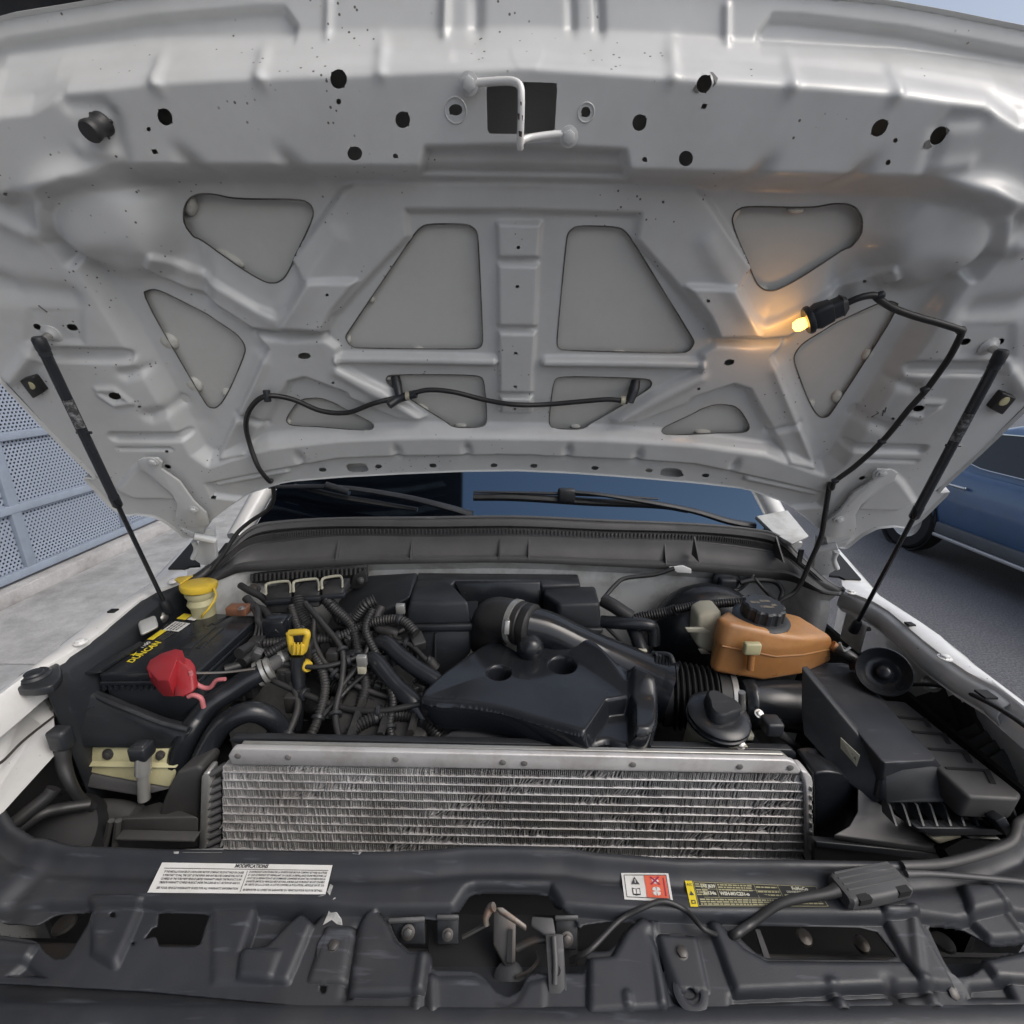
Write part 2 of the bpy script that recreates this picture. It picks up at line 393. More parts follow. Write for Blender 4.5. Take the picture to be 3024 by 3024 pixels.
class Field:
    k = 1.0
    """height field over a flat sheet, cut by openings; edges are snapped so that they stay clean"""
    def __init__(s, x0, x1, y0, y1, nx, ny):
        s.xs = np.linspace(x0, x1, nx); s.ys = np.linspace(y0, y1, ny); s.X, s.Y = np.meshgrid(s.xs, s.ys); s.h = np.zeros(s.X.shape); s.cut = np.full(s.X.shape, 1e9)
        s.cell = max((x1 - x0) / (nx - 1), (y1 - y0) / (ny - 1))
    def level(s, poly, v, w, both=True):
        d = SDF(poly, s.X, s.Y)
        if both: d = np.minimum(d, SDF(mir(poly), s.X, s.Y))
        a = sstep(d, w * s.k); s.h = s.h * (1 - a) + v * a
    def raise_(s, poly, v, w, both=True):
        d = SDF(poly, s.X, s.Y)
        if both: d = np.minimum(d, SDF(mir(poly), s.X, s.Y))
        s.h += v * sstep(d, w * s.k)
    def rib(s, pts, r, v, w=None, both=True):
        for P in ([pts, mir(pts)] if both else [pts]):
            d = LINE(P, s.X, s.Y); s.h += v * (sstep(d - r, w) if w else np.exp(-(d / r) ** 2))
    def bump(s, c, rx, ry, v, ang=0, both=True, pw=1.0):
        for m_ in ((1, -1) if both else (1,)):
            dx = s.X - c[0] * m_; dy = s.Y - c[1]; a = ang * m_
            u = dx * math.cos(a) + dy * math.sin(a); w = -dx * math.sin(a) + dy * math.cos(a)
            s.h += v * np.exp(-(((u / rx) ** 2 + (w / ry) ** 2) ** pw))
    def hole(s, poly, both=False):
        for P in ([poly, mir(poly)] if both else [poly]): s.cut = np.minimum(s.cut, SDF(P, s.X, s.Y))   # <0 inside the hole
    def blur(s, n=1):
        for _ in range(n):
            p = np.pad(s.h, 1, mode='edge'); s.h = (p[1:-1, 1:-1] * 4 + p[:-2, 1:-1] + p[2:, 1:-1] + p[1:-1, :-2] + p[1:-1, 2:]) / 8
    def sample(s, x, y):
        i = (x - s.xs[0]) / (s.xs[1] - s.xs[0]); j = (y - s.ys[0]) / (s.ys[1] - s.ys[0])
        i = min(max(i, 0), len(s.xs) - 1.001); j = min(max(j, 0), len(s.ys) - 1.001); a, b = int(i), int(j); fx, fy = i - a, j - b
        return float(s.h[b, a] * (1 - fx) * (1 - fy) + s.h[b, a + 1] * fx * (1 - fy) + s.h[b + 1, a] * (1 - fx) * fy + s.h[b + 1, a + 1] * fx * fy)
    def build(s, name, fn, mat, parent, outline=None, label=None, solid=0):
        cut = s.cut.copy()
        if outline is not None: cut = np.minimum(cut, -SDF(outline, s.X, s.Y))
        gx = np.gradient(cut, s.xs, axis=1); gy = np.gradient(cut, s.ys, axis=0); g = np.sqrt(gx * gx + gy * gy) + 1e-9
        near = np.abs(cut) < s.cell * 0.62
        X = np.where(near, s.X - cut * gx / g, s.X); Y = np.where(near, s.Y - cut * gy / g, s.Y)
        V = fn(X, Y, s.h).reshape(-1, 3)
        ny, nx = s.X.shape; idx = np.arange(nx * ny).reshape(ny, nx)
        q = np.stack([idx[:-1, :-1], idx[:-1, 1:], idx[1:, 1:], idx[1:, :-1]], -1).reshape(-1, 4)
        cc = np.where(near, 0, cut).reshape(-1)[q]
        ok = (cc >= 0).all(1) & (cc > 0).any(1); q = q[ok]
        used = np.zeros(nx * ny, bool); used[q.reshape(-1)] = True; remap = np.cumsum(used) - 1
        V = V[used]; q = remap[q]
        c = (V.min(0) + V.max(0)) / 2
        me = bpy.data.meshes.new(name); me.vertices.add(len(V)); me.vertices.foreach_set('co', (V - c).astype(np.float32).reshape(-1))
        me.loops.add(q.size); me.loops.foreach_set('vertex_index', q.reshape(-1).astype(np.int32))
        me.polygons.add(len(q)); me.polygons.foreach_set('loop_start', np.arange(0, q.size, 4, dtype=np.int32)); me.polygons.foreach_set('loop_total', np.full(len(q), 4, np.int32))
        me.update(calc_edges=True); me.validate(); me.materials.append(mat); me.shade_smooth()
        o = bpy.data.objects.new(name, me); place(o, parent, Vector(c))
        if label: o['label'] = label
        return o
PX = lambda f, *pts: [st(f(*p)) for p in pts]
hf = Field(-1.12, 1.12, -0.26, 0.86, 900, 450); hf.k = 0.74
def T_of(py, s=0): return st((1530, py))[1]
# ---- levels: raised rim all round, lower inner field
RIM = 0.034
hf.h += RIM
HL[0] = 0.012
pocket = PX(A, (3020, 1000), (1930, 985), (900, 985), (560, 990), (420, 1030), (350, 1130), (345, 1330), (420, 1440)) + PX(D, (480, 130), (640, 380), (980, 960), (1110, 1180), (1180, 1230), (1500, 1130)) + PX(E, (0, 1085), (500, 1068), (1120, 1075))
hf.level(pocket, 0.0, 0.036)
HL[0] = 0.05
boxlow = PX(A, (3020, 700), (3020, 960), (1930, 955), (700, 945), (420, 985), (230, 1060), (0, 1120), (-300, 900), (-300, 640), (0, 600), (180, 580), (370, 470), (840, 412), (1300, 385), (1930, 365), (3020, 322))
hf.level(boxlow, 0.062, 0.03)
# front wall of the box falling back to the lip, then the lip
HL[0] = 0.02
lipz = PX(A, (3020, 250), (1930, 270), (1300, 290), (840, 310), (300, 370), (0, 470), (-400, 520), (-400, -600), (3020, -600))
hf.level(lipz, -0.012, 0.052)
HL[0] = -0.012
lrec = PX(A, (1645, 230), (1640, 150), (1560, 55), (1400, 55), (800, 110), (0, 240), (-300, 330), (-300, 700), (0, 330), (800, 240))
hf.raise_(lrec, -0.010, 0.016)
hf.rib(PX(B, (590, -60), (590, 175)), 0.006, 0.008, both=False); hf.rib(PX(B, (765, -60), (765, 175)), 0.008, -0.008, both=False)
hf.rib(PX(B, (1300, -60), (1300, 165)), 0.006, -0.006, both=False); hf.rib(PX(B, (1455, -60), (1455, 180)), 0.006, -0.008, both=False)
hf.rib(PX(A, (1815, 0), (1825, 190)), 0.005, 0.005, both=True)
# the lip leans back towards the edge
_tl = st((1530, 100), 0.0)[1]
hf.h += -0.42 * np.clip(hf.Y - _tl + 0.10 * (hf.X / 1.0) ** 2, 0, 0.2)
# notch in the middle of the box
HL[0] = 0.055
notch = PX(B, (450, 985), (490, 830), (1000, 822)); notch += [(-a, b) for a, b in notch[::-1]]
hf.raise_(notch, -0.022, 0.014, both=False)
# dents along the box edges
for p, an in ((A(845, 400), 0.25), (A(1430, 365), 0.25), (B(215, 315), 0.2)): hf.bump(st(p), 0.008, 0.016, 0.009, an)
for p, an in ((A(1100, 940), 0.6), (A(1650, 950), 0.6)): hf.bump(st(p), 0.012, 0.022, -0.014, an)
hf.rib(PX(A, (400, 575), (590, 590), (640, 640), (700, 900)), 0.010, -0.005)
hf.rib(PX(A, (490, 830), (660, 860)), 0.010, 0.004)
HL[0] = 0.02
# pillow beside the hinge side of the box
hf.bump(st(A(630, 1240)), 0.088, 0.070, 0.056, 0.30, pw=2.6)
hf.bump(st(A(650, 1430)), 0.050, 0.020, -0.012, 0.2)
hf.rib(PX(A, (-60, 1130), (60, 1200), (200, 1270)), 0.016, 0.014)
hf.rib(PX(D, (-60, 260), (200, 290), (400, 310)), 0.020, -0.012)
hf.rib(PX(D, (0, 210), (60, 230)), 0.014, -0.008)
HL[0] = 0.012
# raised V ribs
R1 = PX(A, (3020, 1020), (1960, 1020), (1905, 1060), (1620, 1449)) + PX(D, (1690, 250), (1600, 400), (1540, 440), (1440, 400), (1100, 200), (960, 110), (900, 70), (840, 150), (880, 220), (1090, 315), (1380, 500), (1400, 520), (1800, 545)) + PX(D, (1850, 440)) + PX(E, (0, 420), (190, 210), (390, 0)) + PX(B, (375, 1178), (1130, 1182))
hf.raise_(R1, 0.013, 0.016)
hf.rib(PX(D, (900, 90), (1250, 290), (1530, 470), (1640, 370), (1880, 0)), 0.018, 0.006)
hf.raise_(PX(D, (1720, 235), (1560, 500), (1800, 520), (1860, 400), (1990, 240)), 0.012, 0.014)
hf.bump(st(D(1120, 265)), 0.014, 0.045, -0.016, -0.35)
# junction plateau with its arms
J1 = PX(D, (1420, 545), (1800, 560), (1880, 620)) + PX(E, (0, 725), (250, 850), (480, 1010), (330, 1015), (60, 900)) + PX(D, (1930, 870), (1700, 785), (1610, 810), (1540, 930), (1380, 1180), (1240, 1215), (1230, 1190), (1440, 740), (1490, 620))
hf.raise_(J1, 0.015, 0.016)
hf.rib(PX(D, (1450, 690), (1240, 1180)), 0.014, 0.008)
hf.rib(PX(E, (0, 750), (440, 1000)), 0.012, 0.007)
hf.rib(PX(D, (1330, 995), (1470, 1040)), 0.008, -0.010)
hf.rib(PX(D, (1410, 535), (1590, 560), (1800, 550)), 0.007, -0.010)
# rib across the middle
hf.rib(PX(D, (1890, 685)) + PX(E, (860, 700)), 0.0085, 0.015, 0.010)
# pads of the middle rib
for q in (((880, 1245), (1130, 1250), (1115, 1440), (890, 1440)),):
    hf.raise_(PX(B, *q), 0.012, 0.011, both=False)
for q in (((885, 155), (1115, 160), (1100, 502), (890, 500)), ((890, 535), (1098, 540), (1080, 872), (895, 870)), ((900, 900), (1078, 903), (1072, 985), (905, 983))):
    hf.raise_(PX(E, *q), 0.012, 0.011, both=False)
HL[0] = 0.034
# side strip: grooves, dents, plates
hf.rib(PX(D, (240, 655), (690, 665)), 0.012, -0.013, 0.012)
hf.rib(PX(D, (640, 1115), (1010, 1118)), 0.010, -0.011, 0.010)
hf.rib(PX(D, (660, 1180), (950, 1182)), 0.004, -0.005)
hf.rib(PX(D, (690, 770), (780, 750)), 0.010, -0.010); hf.rib(PX(D, (830, 1000), (960, 965)), 0.012, -0.012)
hf.rib(PX(D, (545, 850), (640, 850), (730, 920), (640, 935), (560, 880)), 0.006, 0.005)
hf.rib(PX(D, (70, 790), (170, 660), (230, 650)), 0.012, 0.012)
hf.raise_(PX(D, (660, 1400), (740, 1290), (800, 1240), (880, 1300), (1000, 1449), (760, 1449)), 0.010, 0.02)
hf.level(PX(D, (160, 400), (450, 400), (460, 590), (150, 580)), RIM - 0.004, 0.02)
hf.rib(PX(D, (620, 330), (1060, 1060)), 0.030, -0.006)
# rear rail with its flange
hf.rib(PX(D, (1210, 1385), (1400, 1350), (1590, 1315)), 0.006, 0.008, 0.006)
flange = PX(E, (1120, 1400), (1120, 1222), (300, 1228), (0, 1240)) + PX(D, (1500, 1310), (1150, 1380), (1180, 1449), (1600, 1500))
hf.raise_(flange, -0.012, 0.014)
for p in (E(325, 1205), E(715, 1192), D(1670, 1240)): hf.bump(st(p), 0.009, 0.018, -0.009)
hf.blur(1)
HL[0] = 0.0
def st_surf(p):
    s, t = st(p, 0.03)
    for _ in range(5): s, t = st(p, hf.sample(s, t))
    return s, t
# ---- openings
def oval(c, rx, ry, n=20, ang=0):
    """round hole: photo centre and radii in photo pixels"""
    return [st_surf((c[0] + rx * math.cos(a) * math.cos(ang) - ry * math.sin(a) * math.sin(ang), c[1] + rx * math.cos(a) * math.sin(ang) + ry * math.sin(a) * math.cos(ang))) for a in np.linspace(0, 2 * math.pi, n, endpoint=False)]
O1 = PX(A, (1030, 1150), (1060, 1100), (1110, 1080), (1190, 1080), (1310, 1108), (1680, 1110), (1735, 1140), (1752, 1200), (1640, 1449)) + PX(D, (1590, 225), (1545, 255), (1490, 255), (1420, 220), (1340, 170), (1205, 75), (1110, 10)) + PX(A, (1080, 1320), (1035, 1240))
O2 = PX(D, (780, 318), (845, 290), (900, 300), (1090, 395), (1310, 530), (1360, 590), (1370, 640), (1290, 830), (1240, 920), (1200, 955), (1160, 950), (1130, 910))
O3 = PX(D, (1588, 1020), (1665, 905), (1780, 893), (1870, 925)) + PX(E, (20, 950), (205, 1043), (190, 1058)) + PX(D, (1625, 1055))
O4 = PX(E, (262, 790), (285, 765), (770, 768), (812, 792), (828, 1025), (812, 1045), (640, 1045), (590, 1025), (380, 890), (275, 820))
O5 = PX(E, (370, 60)) + PX(B, (440, 1280), (490, 1247), (720, 1247), (765, 1280), (778, 1320)) + PX(E, (805, 575), (795, 610), (760, 625), (100, 620), (60, 600), (38, 560), (48, 535))
OPEN = [O1, O2, O3, O4, O5]
for o in OPEN:
    hf.hole(smooth_poly(o, 2, 0.2), both=True)

for c, rx, ry, an in [(A(1887, 440), 25, 29, 0), (A(1887, 566), 7.5, 9, 0), (A(919, 651), 21, 27, -.5), (A(829, 720), 7, 7, 0), (A(862, 845), 8, 8, 0), (B(357, 667), 22, 25, 0), (B(90, 855), 22, 21, 0), (B(316, 869), 7.5, 7.5, 0), (B(652, 612), 20, 17, 0),
                      (B(1377, 624), 14, 16, 0), (B(1676, 683), 21, 25, .2), (B(1705, 888), 7.5, 7.5, 0), (C_(48, 883), 21, 23, .2), (C_(150, 467), 22, 28, .4), (C_(150, 592), 7.5, 8.5, 0), (C_(1127, 712), 20, 30, .7), (C_(1216, 782), 6.5, 8, .5), (C_(1175, 905), 7, 9, .5), (C_(1455, 755), 20, 32, .7),
                      (D(208, 500), 13, 8, .5), (D(402, 503), 17, 9, .3), (D(640, 886), 19, 10, .2), (D(1696, 662), 19, 9.5, 0), (D(1822, 323), 5.5, 4.5, 0), (D(777, 945), 5, 3.5, 0), (D(930, 1195), 5, 3.5, 0), (D(935, 1278), 10, 5.5, .3), (D(930, 1362), 7, 4.5, .2), (D(1798, 1296), 11, 6, 0), (D(1200, 1438), 8, 4, .2),
                      (F_(1605, 583), 17, 9, -.3), (F_(1800, 582), 13, 8, -.5), (F_(1345, 955), 17, 9, -.2), (F_(290, 698), 15, 9, -.2), (F_(174, 357), 5.5, 4.5, 0), (F_(1203, 1012), 5, 3.5, 0), (F_(1030, 1342), 10, 5, -.3), (F_(1030, 1427), 7, 4.5, 0), (F_(158, 1328), 11, 5.5, 0), (F_(1043, 247), 6.5, 4.5, 0), (F_(120, 846), 5, 4, 0),
                      (B(1001, 1379), 6, 5, 0), (E(996, 276), 6, 4.5, 0), (E(988, 647), 5, 3.5, 0), (E(985, 834), 5, 3.5, 0), (E(982, 958), 4.5, 3.2, 0), (A(30, 1082), 7, 5, .4), (B(1808, 1125), 5, 4, 0), (D(1856, 812), 5, 3.5, 0),
                      (E(222, 1278), 10, 6, 0), (E(526, 1273), 10.5, 6, 0), (E(866, 1272), 10.5, 6, 0), (E(1088, 1275), 10.5, 6, 0), (E(1428, 1287), 10.5, 6, 0), (E(1730, 1300), 10.5, 6, 0)]:
    hf.hole(oval(c, rx, ry, 18, an))
hf.hole(smooth_poly([st_surf(p) for p in (B(823, 470), B(1020, 456), B(1220, 462), B(1203, 740), B(1000, 746), B(830, 745))], 1, 0.08))
for q in ((E(35, 1265), E(150, 1258), E(172, 1308), E(60, 1312)), (E(1800, 1286), E(1905, 1290), E(1925, 1338), E(1790, 1333))): hf.hole(smooth_poly([st_surf(p) for p in q], 1, 0.2))
# ---- outline of the hood
HL[0] = 0.026
rear = PX(E, (990, 1302), (700, 1305), (330, 1320), (0, 1338)) + PX(D, (1600, 1362), (1400, 1425)) + PX(G, (1300, 155), (1165, 262), (1150, 320), (1045, 338), (960, 262), (880, 218), (780, 205), (715, 213), (640, 165))
side = PX(G, (490, 0)) + PX(D, (560, 1330), (300, 1070), (0, 738))
top_t = st((1530, -14))[1]
HL[0] = -0.012
corner = PX(A, (0, 100), (300, 52), (570, 5), (900, -42), (1600, -85), (2300, -104), (2870, -108))
(s0, t0), (s1, t1) = side[-1], side[-2]
side += [(s0 - 0.012, t0 + 0.10), (s0 - 0.03, t0 + 0.25), (s0 - 0.03, t0 + 0.36), (s0 - 0.0, corner[0][1] - 0.09), (s0 + 0.03, corner[0][1] - 0.055)]
HL[0] = 0.0
left = rear + side + corner
outline = left + [(-a, b) for a, b in left[::-1]]
hood = empty('hood', HO, truck); tag(hood, 'raised white hood seen from below, with ribs, openings and drilled holes')
def hfn(X, Y, h):
    hh = h + 0.045 * (X / 0.9) ** 2
    return np.stack([HO.x + X, HO.y + HD.y * Y + HN.y * hh, HO.z + HD.z * Y + HN.z * hh], -1)
inner = hf.build('inner_panel', hfn, M_['paint'], hood, outline)
# outer skin (the painted side, away from the camera), a little larger, with a turned hem
TB = st((1530, 560))[1]
def skin_h(s, t):
    return -0.010 - 0.016 * min(1, max(0.0, (t - TB + 0.05) / 0.05)) - 0.030 * max(0.0, t - TB) / 0.2
ol = smooth_poly(outline, 1, 0.12)
cs, ct = sum(p[0] for p in ol) / len(ol), sum(p[1] for p in ol) / len(ol)
ol2 = [(cs + (s - cs) * 1.006, ct + (t - ct) * 1.008) for s, t in ol]
sk = Field(-1.14, 1.14, -0.28, 0.88, 190, 100)
sk.h = -0.010 - 0.016 * np.clip((sk.Y - TB + 0.05) / 0.05, 0, 1) - 0.030 * np.maximum(0.0, sk.Y - TB) / 0.2 - 0.16 * np.clip(sk.Y - _tl + 0.10 * sk.X ** 2, 0, 0.3)
outer = sk.build('outer_skin', hfn, M_['skin'], hood, ol2)
V, Fc = [], []
for i, ((s, t), (s2, t2)) in enumerate(zip(ol, ol2)):
    hi = hf.sample(s, t)
    V += [hp(s, t, hi), hp(s2, t2, hi + 0.004), hp(s2 * 1.003, t2 + (t2 - ct) * 0.003, (hi + skin_h(s2, t2)) / 2), hp(s2, t2, skin_h(s2, t2))]
n = len(ol)
for i in range(n):
    j = (i + 1) % n
    for k in range(3): Fc.append((i * 4 + k, j * 4 + k, j * 4 + k + 1, i * 4 + k + 1))
make('hem', V, Fc, M_['paint'], hood, smooth=60)
def onhood(p, off=0.0):
    """photo point -> place on the real underside surface, with its normal"""
    s, t = st_surf(p)
    return hp(s, t, hf.sample(s, t) + off)
# ================================================================ street
GZ = -CZ
def plain_mesh(name, V, Fc, m, parent=None, **k): return make(name, V, Fc, m, parent, smooth=0, **k)
def noise_mat(name, c1, c2, scale, rough=0.9, bump=0.3, bscale=60, c3=None, s3=2.0, a3=0.5, spots=None):
    M = bpy.data.materials.new(name); M.use_nodes = True; nt = M.node_tree; N = nt.nodes; Lk = nt.links; b = N['Principled BSDF']; b.inputs['Roughness'].default_value = rough
    geo = N.new('ShaderNodeNewGeometry'); p = geo.outputs['Position']
    n1 = N.new('ShaderNodeTexNoise'); n1.inputs['Scale'].default_value = scale; n1.inputs['Detail'].default_value = 5; n1.inputs['Roughness'].default_value = 0.7; Lk.new(p, n1.inputs['Vector'])
    r = N.new('ShaderNodeValToRGB'); r.color_ramp.elements[0].position = 0.35; r.color_ramp.elements[1].position = 0.68
    r.color_ramp.elements[0].color = (*c1, 1); r.color_ramp.elements[1].color = (*c2, 1); Lk.new(n1.outputs[0], r.inputs[0]); cur = r.outputs[0]
    if c3:
        n3 = N.new('ShaderNodeTexNoise'); n3.inputs['Scale'].default_value = s3; n3.inputs['Detail'].default_value = 5; n3.inputs['Roughness'].default_value = 0.65; Lk.new(p, n3.inputs['Vector'])
        mr = N.new('ShaderNodeMapRange'); mr.inputs[1].default_value = 0.48; mr.inputs[2].default_value = 0.7; mr.inputs[4].default_value = a3; Lk.new(n3.outputs[0], mr.inputs[0])
        mx = N.new('ShaderNodeMix'); mx.data_type = 'RGBA'; Lk.new(mr.outputs[0], mx.inputs[0]); Lk.new(cur, mx.inputs[6]); mx.inputs[7].default_value = (*c3, 1); cur = mx.outputs[2]
    if spots:
        v = N.new('ShaderNodeTexVoronoi'); v.inputs['Scale'].default_value = spots[0]; Lk.new(p, v.inputs['Vector'])
        mr = N.new('ShaderNodeMapRange'); mr.inputs[1].default_value = spots[1]; mr.inputs[2].default_value = spots[1] * 0.6; Lk.new(v.outputs['Distance'], mr.inputs[0])
        sp = N.new('ShaderNodeSeparateColor'); Lk.new(v.outputs['Color'], sp.inputs[0]); gt = N.new('ShaderNodeMath'); gt.operation = 'GREATER_THAN'; gt.inputs[1].default_value = 0.6; Lk.new(sp.outputs[0], gt.inputs[0])
        ml = N.new('ShaderNodeMath'); ml.operation = 'MULTIPLY'; Lk.new(mr.outputs[0], ml.inputs[0]); Lk.new(gt.outputs[0], ml.inputs[1])
        mx = N.new('ShaderNodeMix'); mx.data_type = 'RGBA'; Lk.new(ml.outputs[0], mx.inputs[0]); Lk.new(cur, mx.inputs[6]); mx.inputs[7].default_value = (*spots[2], 1); cur = mx.outputs[2]
    Lk.new(cur, b.inputs['Base Color'])
    n2 = N.new('ShaderNodeTexNoise'); n2.inputs['Scale'].default_value = bscale; n2.inputs['Detail'].default_value = 6; Lk.new(p, n2.inputs['Vector'])
    bp = N.new('ShaderNodeBump'); bp.inputs['Strength'].default_value = bump; bp.inputs['Distance'].default_value = 0.01; Lk.new(n2.outputs[0], bp.inputs['Height']); Lk.new(bp.outputs[0], b.inputs['Normal'])
    return M
M_['asphalt'] = noise_mat('asphalt', (0.07, 0.072, 0.084), (0.21, 0.213, 0.23), 70, 0.85, 1.0, 90, (0.085, 0.086, 0.095), 1.3, 0.5, (55, 0.22, (0.22, 0.22, 0.22)))
M_['pave'] = noise_mat('worn_concrete', (0.40, 0.40, 0.40), (0.56, 0.56, 0.555), 7, 0.9, 0.4, 60, (0.20, 0.197, 0.19), 2.4, 0.6)
M_['plinth'] = noise_mat('plinth_concrete', (0.42, 0.41, 0.41), (0.56, 0.55, 0.545), 10, 0.9, 0.5, 50, (0.12, 0.10, 0.09), 5.0, 0.6)
M_['steelgrey'] = mat('grey_blue_steel', (0.30, 0.35, 0.43), 0.5, vary=0.05, dirt=(0.2, 0.22, 0.25), dirt_amt=0.3)
XP = -3.65                                        # front of the wall's plinth
o = make('road', [(-400, -400, 0), (400, -400, 0), (400, 400, 0), (-400, 400, 0)], [(0, 1, 2, 3)], M_['asphalt'], None, smooth=0); tag(o, kind='structure')
pav = empty('pavement', (-2.6, 6, 0.12)); tag(pav, kind='structure')
KX = -1.75
y = -12.0; k = 0
while y < 40:                                     # pavement slabs with open joints
    L = 2.4
    V, Fc = boxv(((KX + XP) / 2, y + L / 2, 0.06), KX - XP - 0.008, L - 0.012, 0.12 - 0.003 * (k % 2)); make('paving_slab', V, Fc, M_['pave'], pav, bevel=0.006, smooth=35)
    y += L; k += 1
make('slab_bed', *boxv(((KX + XP) / 2, 14, 0.05), KX - XP - 0.03, 52, 0.09), M_['plinth'], pav, smooth=0)
y = -12
while y < 40:
    V, Fc = boxv((KX + 0.075, y + 0.5, 0.055), 0.14, 0.99, 0.14); make('kerb_stone', V, Fc, M_['plinth'], pav, bevel=0.012); y += 1.0
# ---- perforated metal fence on its plinth
fence = empty('perforated_fence', (XP - 0.2, 6, 0)); tag(fence, 'pale blue-grey fence of perforated metal panels along the pavement', 'fence')
ztop = atx(G(0, 680), XP).z
make('plinth', *boxv((XP - 0.21, 14, (ztop) / 2), 0.42, 52, ztop), M_['plinth'], fence, bevel=0.012)
XF = XP - 0.10
zr = [atx((0, 1718), XF).z, atx((48, 1500), XF).z, atx((0, 1290), XF).z]
dzr = zr[2] - zr[1]
zr += [zr[2] + dzr, zr[2] + 2 * dzr]
yp = sorted([atx(G(690, 250), XF).y, atx((66, 1600), XF).y]); stp = yp[1] - yp[0]
posts = [yp[0] + stp * i for i in range(-4, 16)]
def perf_mat():
    M = bpy.data.materials.new('perforated_sheet'); M.use_nodes = True; nt = M.node_tree; N = nt.nodes; Lk = nt.links; b = N['Principled BSDF']
    b.inputs['Base Color'].default_value = (0.36, 0.41, 0.50, 1); b.inputs['Roughness'].default_value = 0.5
    geo = N.new('ShaderNodeNewGeometry'); sp = N.new('ShaderNodeSeparateXYZ'); Lk.new(geo.outputs['Position'], sp.inputs[0])
    def mth(op, a, c=None):
        q = N.new('ShaderNodeMath'); q.operation = op
        for i_, v in enumerate((a, c)):
            if v is None: continue
            if isinstance(v, (int, float)): q.inputs[i_].default_value = v
            else: Lk.new(v, q.inputs[i_])
        return q.outputs[0]
    per = 0.030; ds = []
    for off in (0.0, 0.5):
        u = mth('SUBTRACT', mth('FRACT', mth('ADD', mth('DIVIDE', sp.outputs[1], per), off)), 0.5)
        v = mth('MULTIPLY', mth('SUBTRACT', mth('FRACT', mth('ADD', mth('DIVIDE', sp.outputs[2], per * 1.732), off)), 0.5), 1.732)
        ds.append(mth('SQRT', mth('ADD', mth('MULTIPLY', u, u), mth('MULTIPLY', v, v))))
    d = mth('MINIMUM', ds[0], ds[1]); hole = mth('LESS_THAN', d, 0.28)
    tr = N.new('ShaderNodeBsdfTransparent'); mx = N.new('ShaderNodeMixShader'); Lk.new(hole, mx.inputs[0]); Lk.new(b.outputs[0], mx.inputs[1]); Lk.new(tr.outputs[0], mx.inputs[2])
    Lk.new(mx.outputs[0], N['Material Output'].inputs[0]); return M
M_['perf'] = perf_mat()
for i, yy in enumerate(posts):
    make('fence_post', *boxv((XF, yy, (zr[0] + zr[4]) / 2), 0.05, 0.075, zr[4] - zr[0] + 0.05), M_['steelgrey'], fence, bevel=0.004)
    if i + 1 < len(posts):
        for j in range(4):
            yc = yy + stp / 2
            make('fence_panel', *boxv((XF - 0.012, yc, (zr[j] + zr[j + 1]) / 2), 0.004, stp - 0.075, dzr - 0.04), M_['perf'], fence, smooth=0)
for j in range(5):
    make('fence_rail', *boxv((XF + 0.004, (posts[0] + posts[-1]) / 2, zr[j]), 0.05, posts[-1] - posts[0], 0.06), M_['steelgrey'], fence, bevel=0.004)
# ---- building behind the fence with its slatted eave
M_['facade'] = noise_mat('dark_facade', (0.035, 0.036, 0.042), (0.06, 0.06, 0.068), 3, 0.8, 0.2, 30)
M_['brown'] = mat('brown_timber', (0.055, 0.04, 0.03), 0.7, vary=0.3)
bld = empty('building', (-6.5, 2, 0)); tag(bld, 'dark brown building with a deep slatted eave behind the perforated fence', 'building')
make('wall', *boxv((-7.2, -1.0, 2.9), 4.4, 15.8, 5.8), M_['facade'], bld, smooth=0)
make('roof', *boxv((-5.9, -1.0, 5.95), 7.6, 16.6, 0.22), M_['brown'], bld, bevel=0.02)
ea = make('eave', *boxv((-2.72, 1.0, 6.5), 4.3, 11, 0.12), M_['brown'], bld, bevel=0.02)
M_['slat'] = mat('pale_timber_slat', (0.30, 0.25, 0.20), 0.7, vary=0.3)
for i in range(70):
    c_, s_ = math.cos(0.5), math.sin(0.5)
    make('eave_slat', *boxv((-2.75, -4.2 + i * 0.15, 6.38), 4.6, 0.035 + 0.02 * (i % 3), 0.10, X=(c_, s_, 0), Y=(-s_, c_, 0)), M_['slat'] if i % 2 else M_['brown'], bld, smooth=0)
for yy in (-4.0, 1.2, 6.2):
    make('eave_bracket', *boxv((-4.7, yy, 6.2), 0.5, 0.14, 0.5), M_['brown'], bld, smooth=0)

# ================================================================ parked blue car
car = empty('parked_car', (5.1, 3.3, 0)); tag(car, 'blue sedan parked across the road beside the truck', 'car')
M_['blue'] = mat('blue_car_paint', (0.055, 0.125, 0.26), 0.25, coat=0.8, vary=0.05, dirt=(0.06, 0.09, 0.14), dirt_amt=0.3, dirt_scale=5)
M_['tint'] = mat('tinted_glass', (0.012, 0.014, 0.018), 0.05, spec=0.7)
M_['tyre'] = mat('tyre_rubber', (0.02, 0.02, 0.021), 0.8)
M_['chrome'] = mat('chrome', (0.7, 0.7, 0.7), 0.12, metal=1.0)
M_['sillgrey'] = mat('grey_sill', (0.10, 0.11, 0.125), 0.5, vary=0.1)
M_['trim'] = mat('light_sill_trim', (0.55, 0.55, 0.55), 0.35, metal=0.3)
CX, CW = 4.30, 1.78                                # near side, width
CY0, CY1 = 1.25, 5.75                              # nose, tail
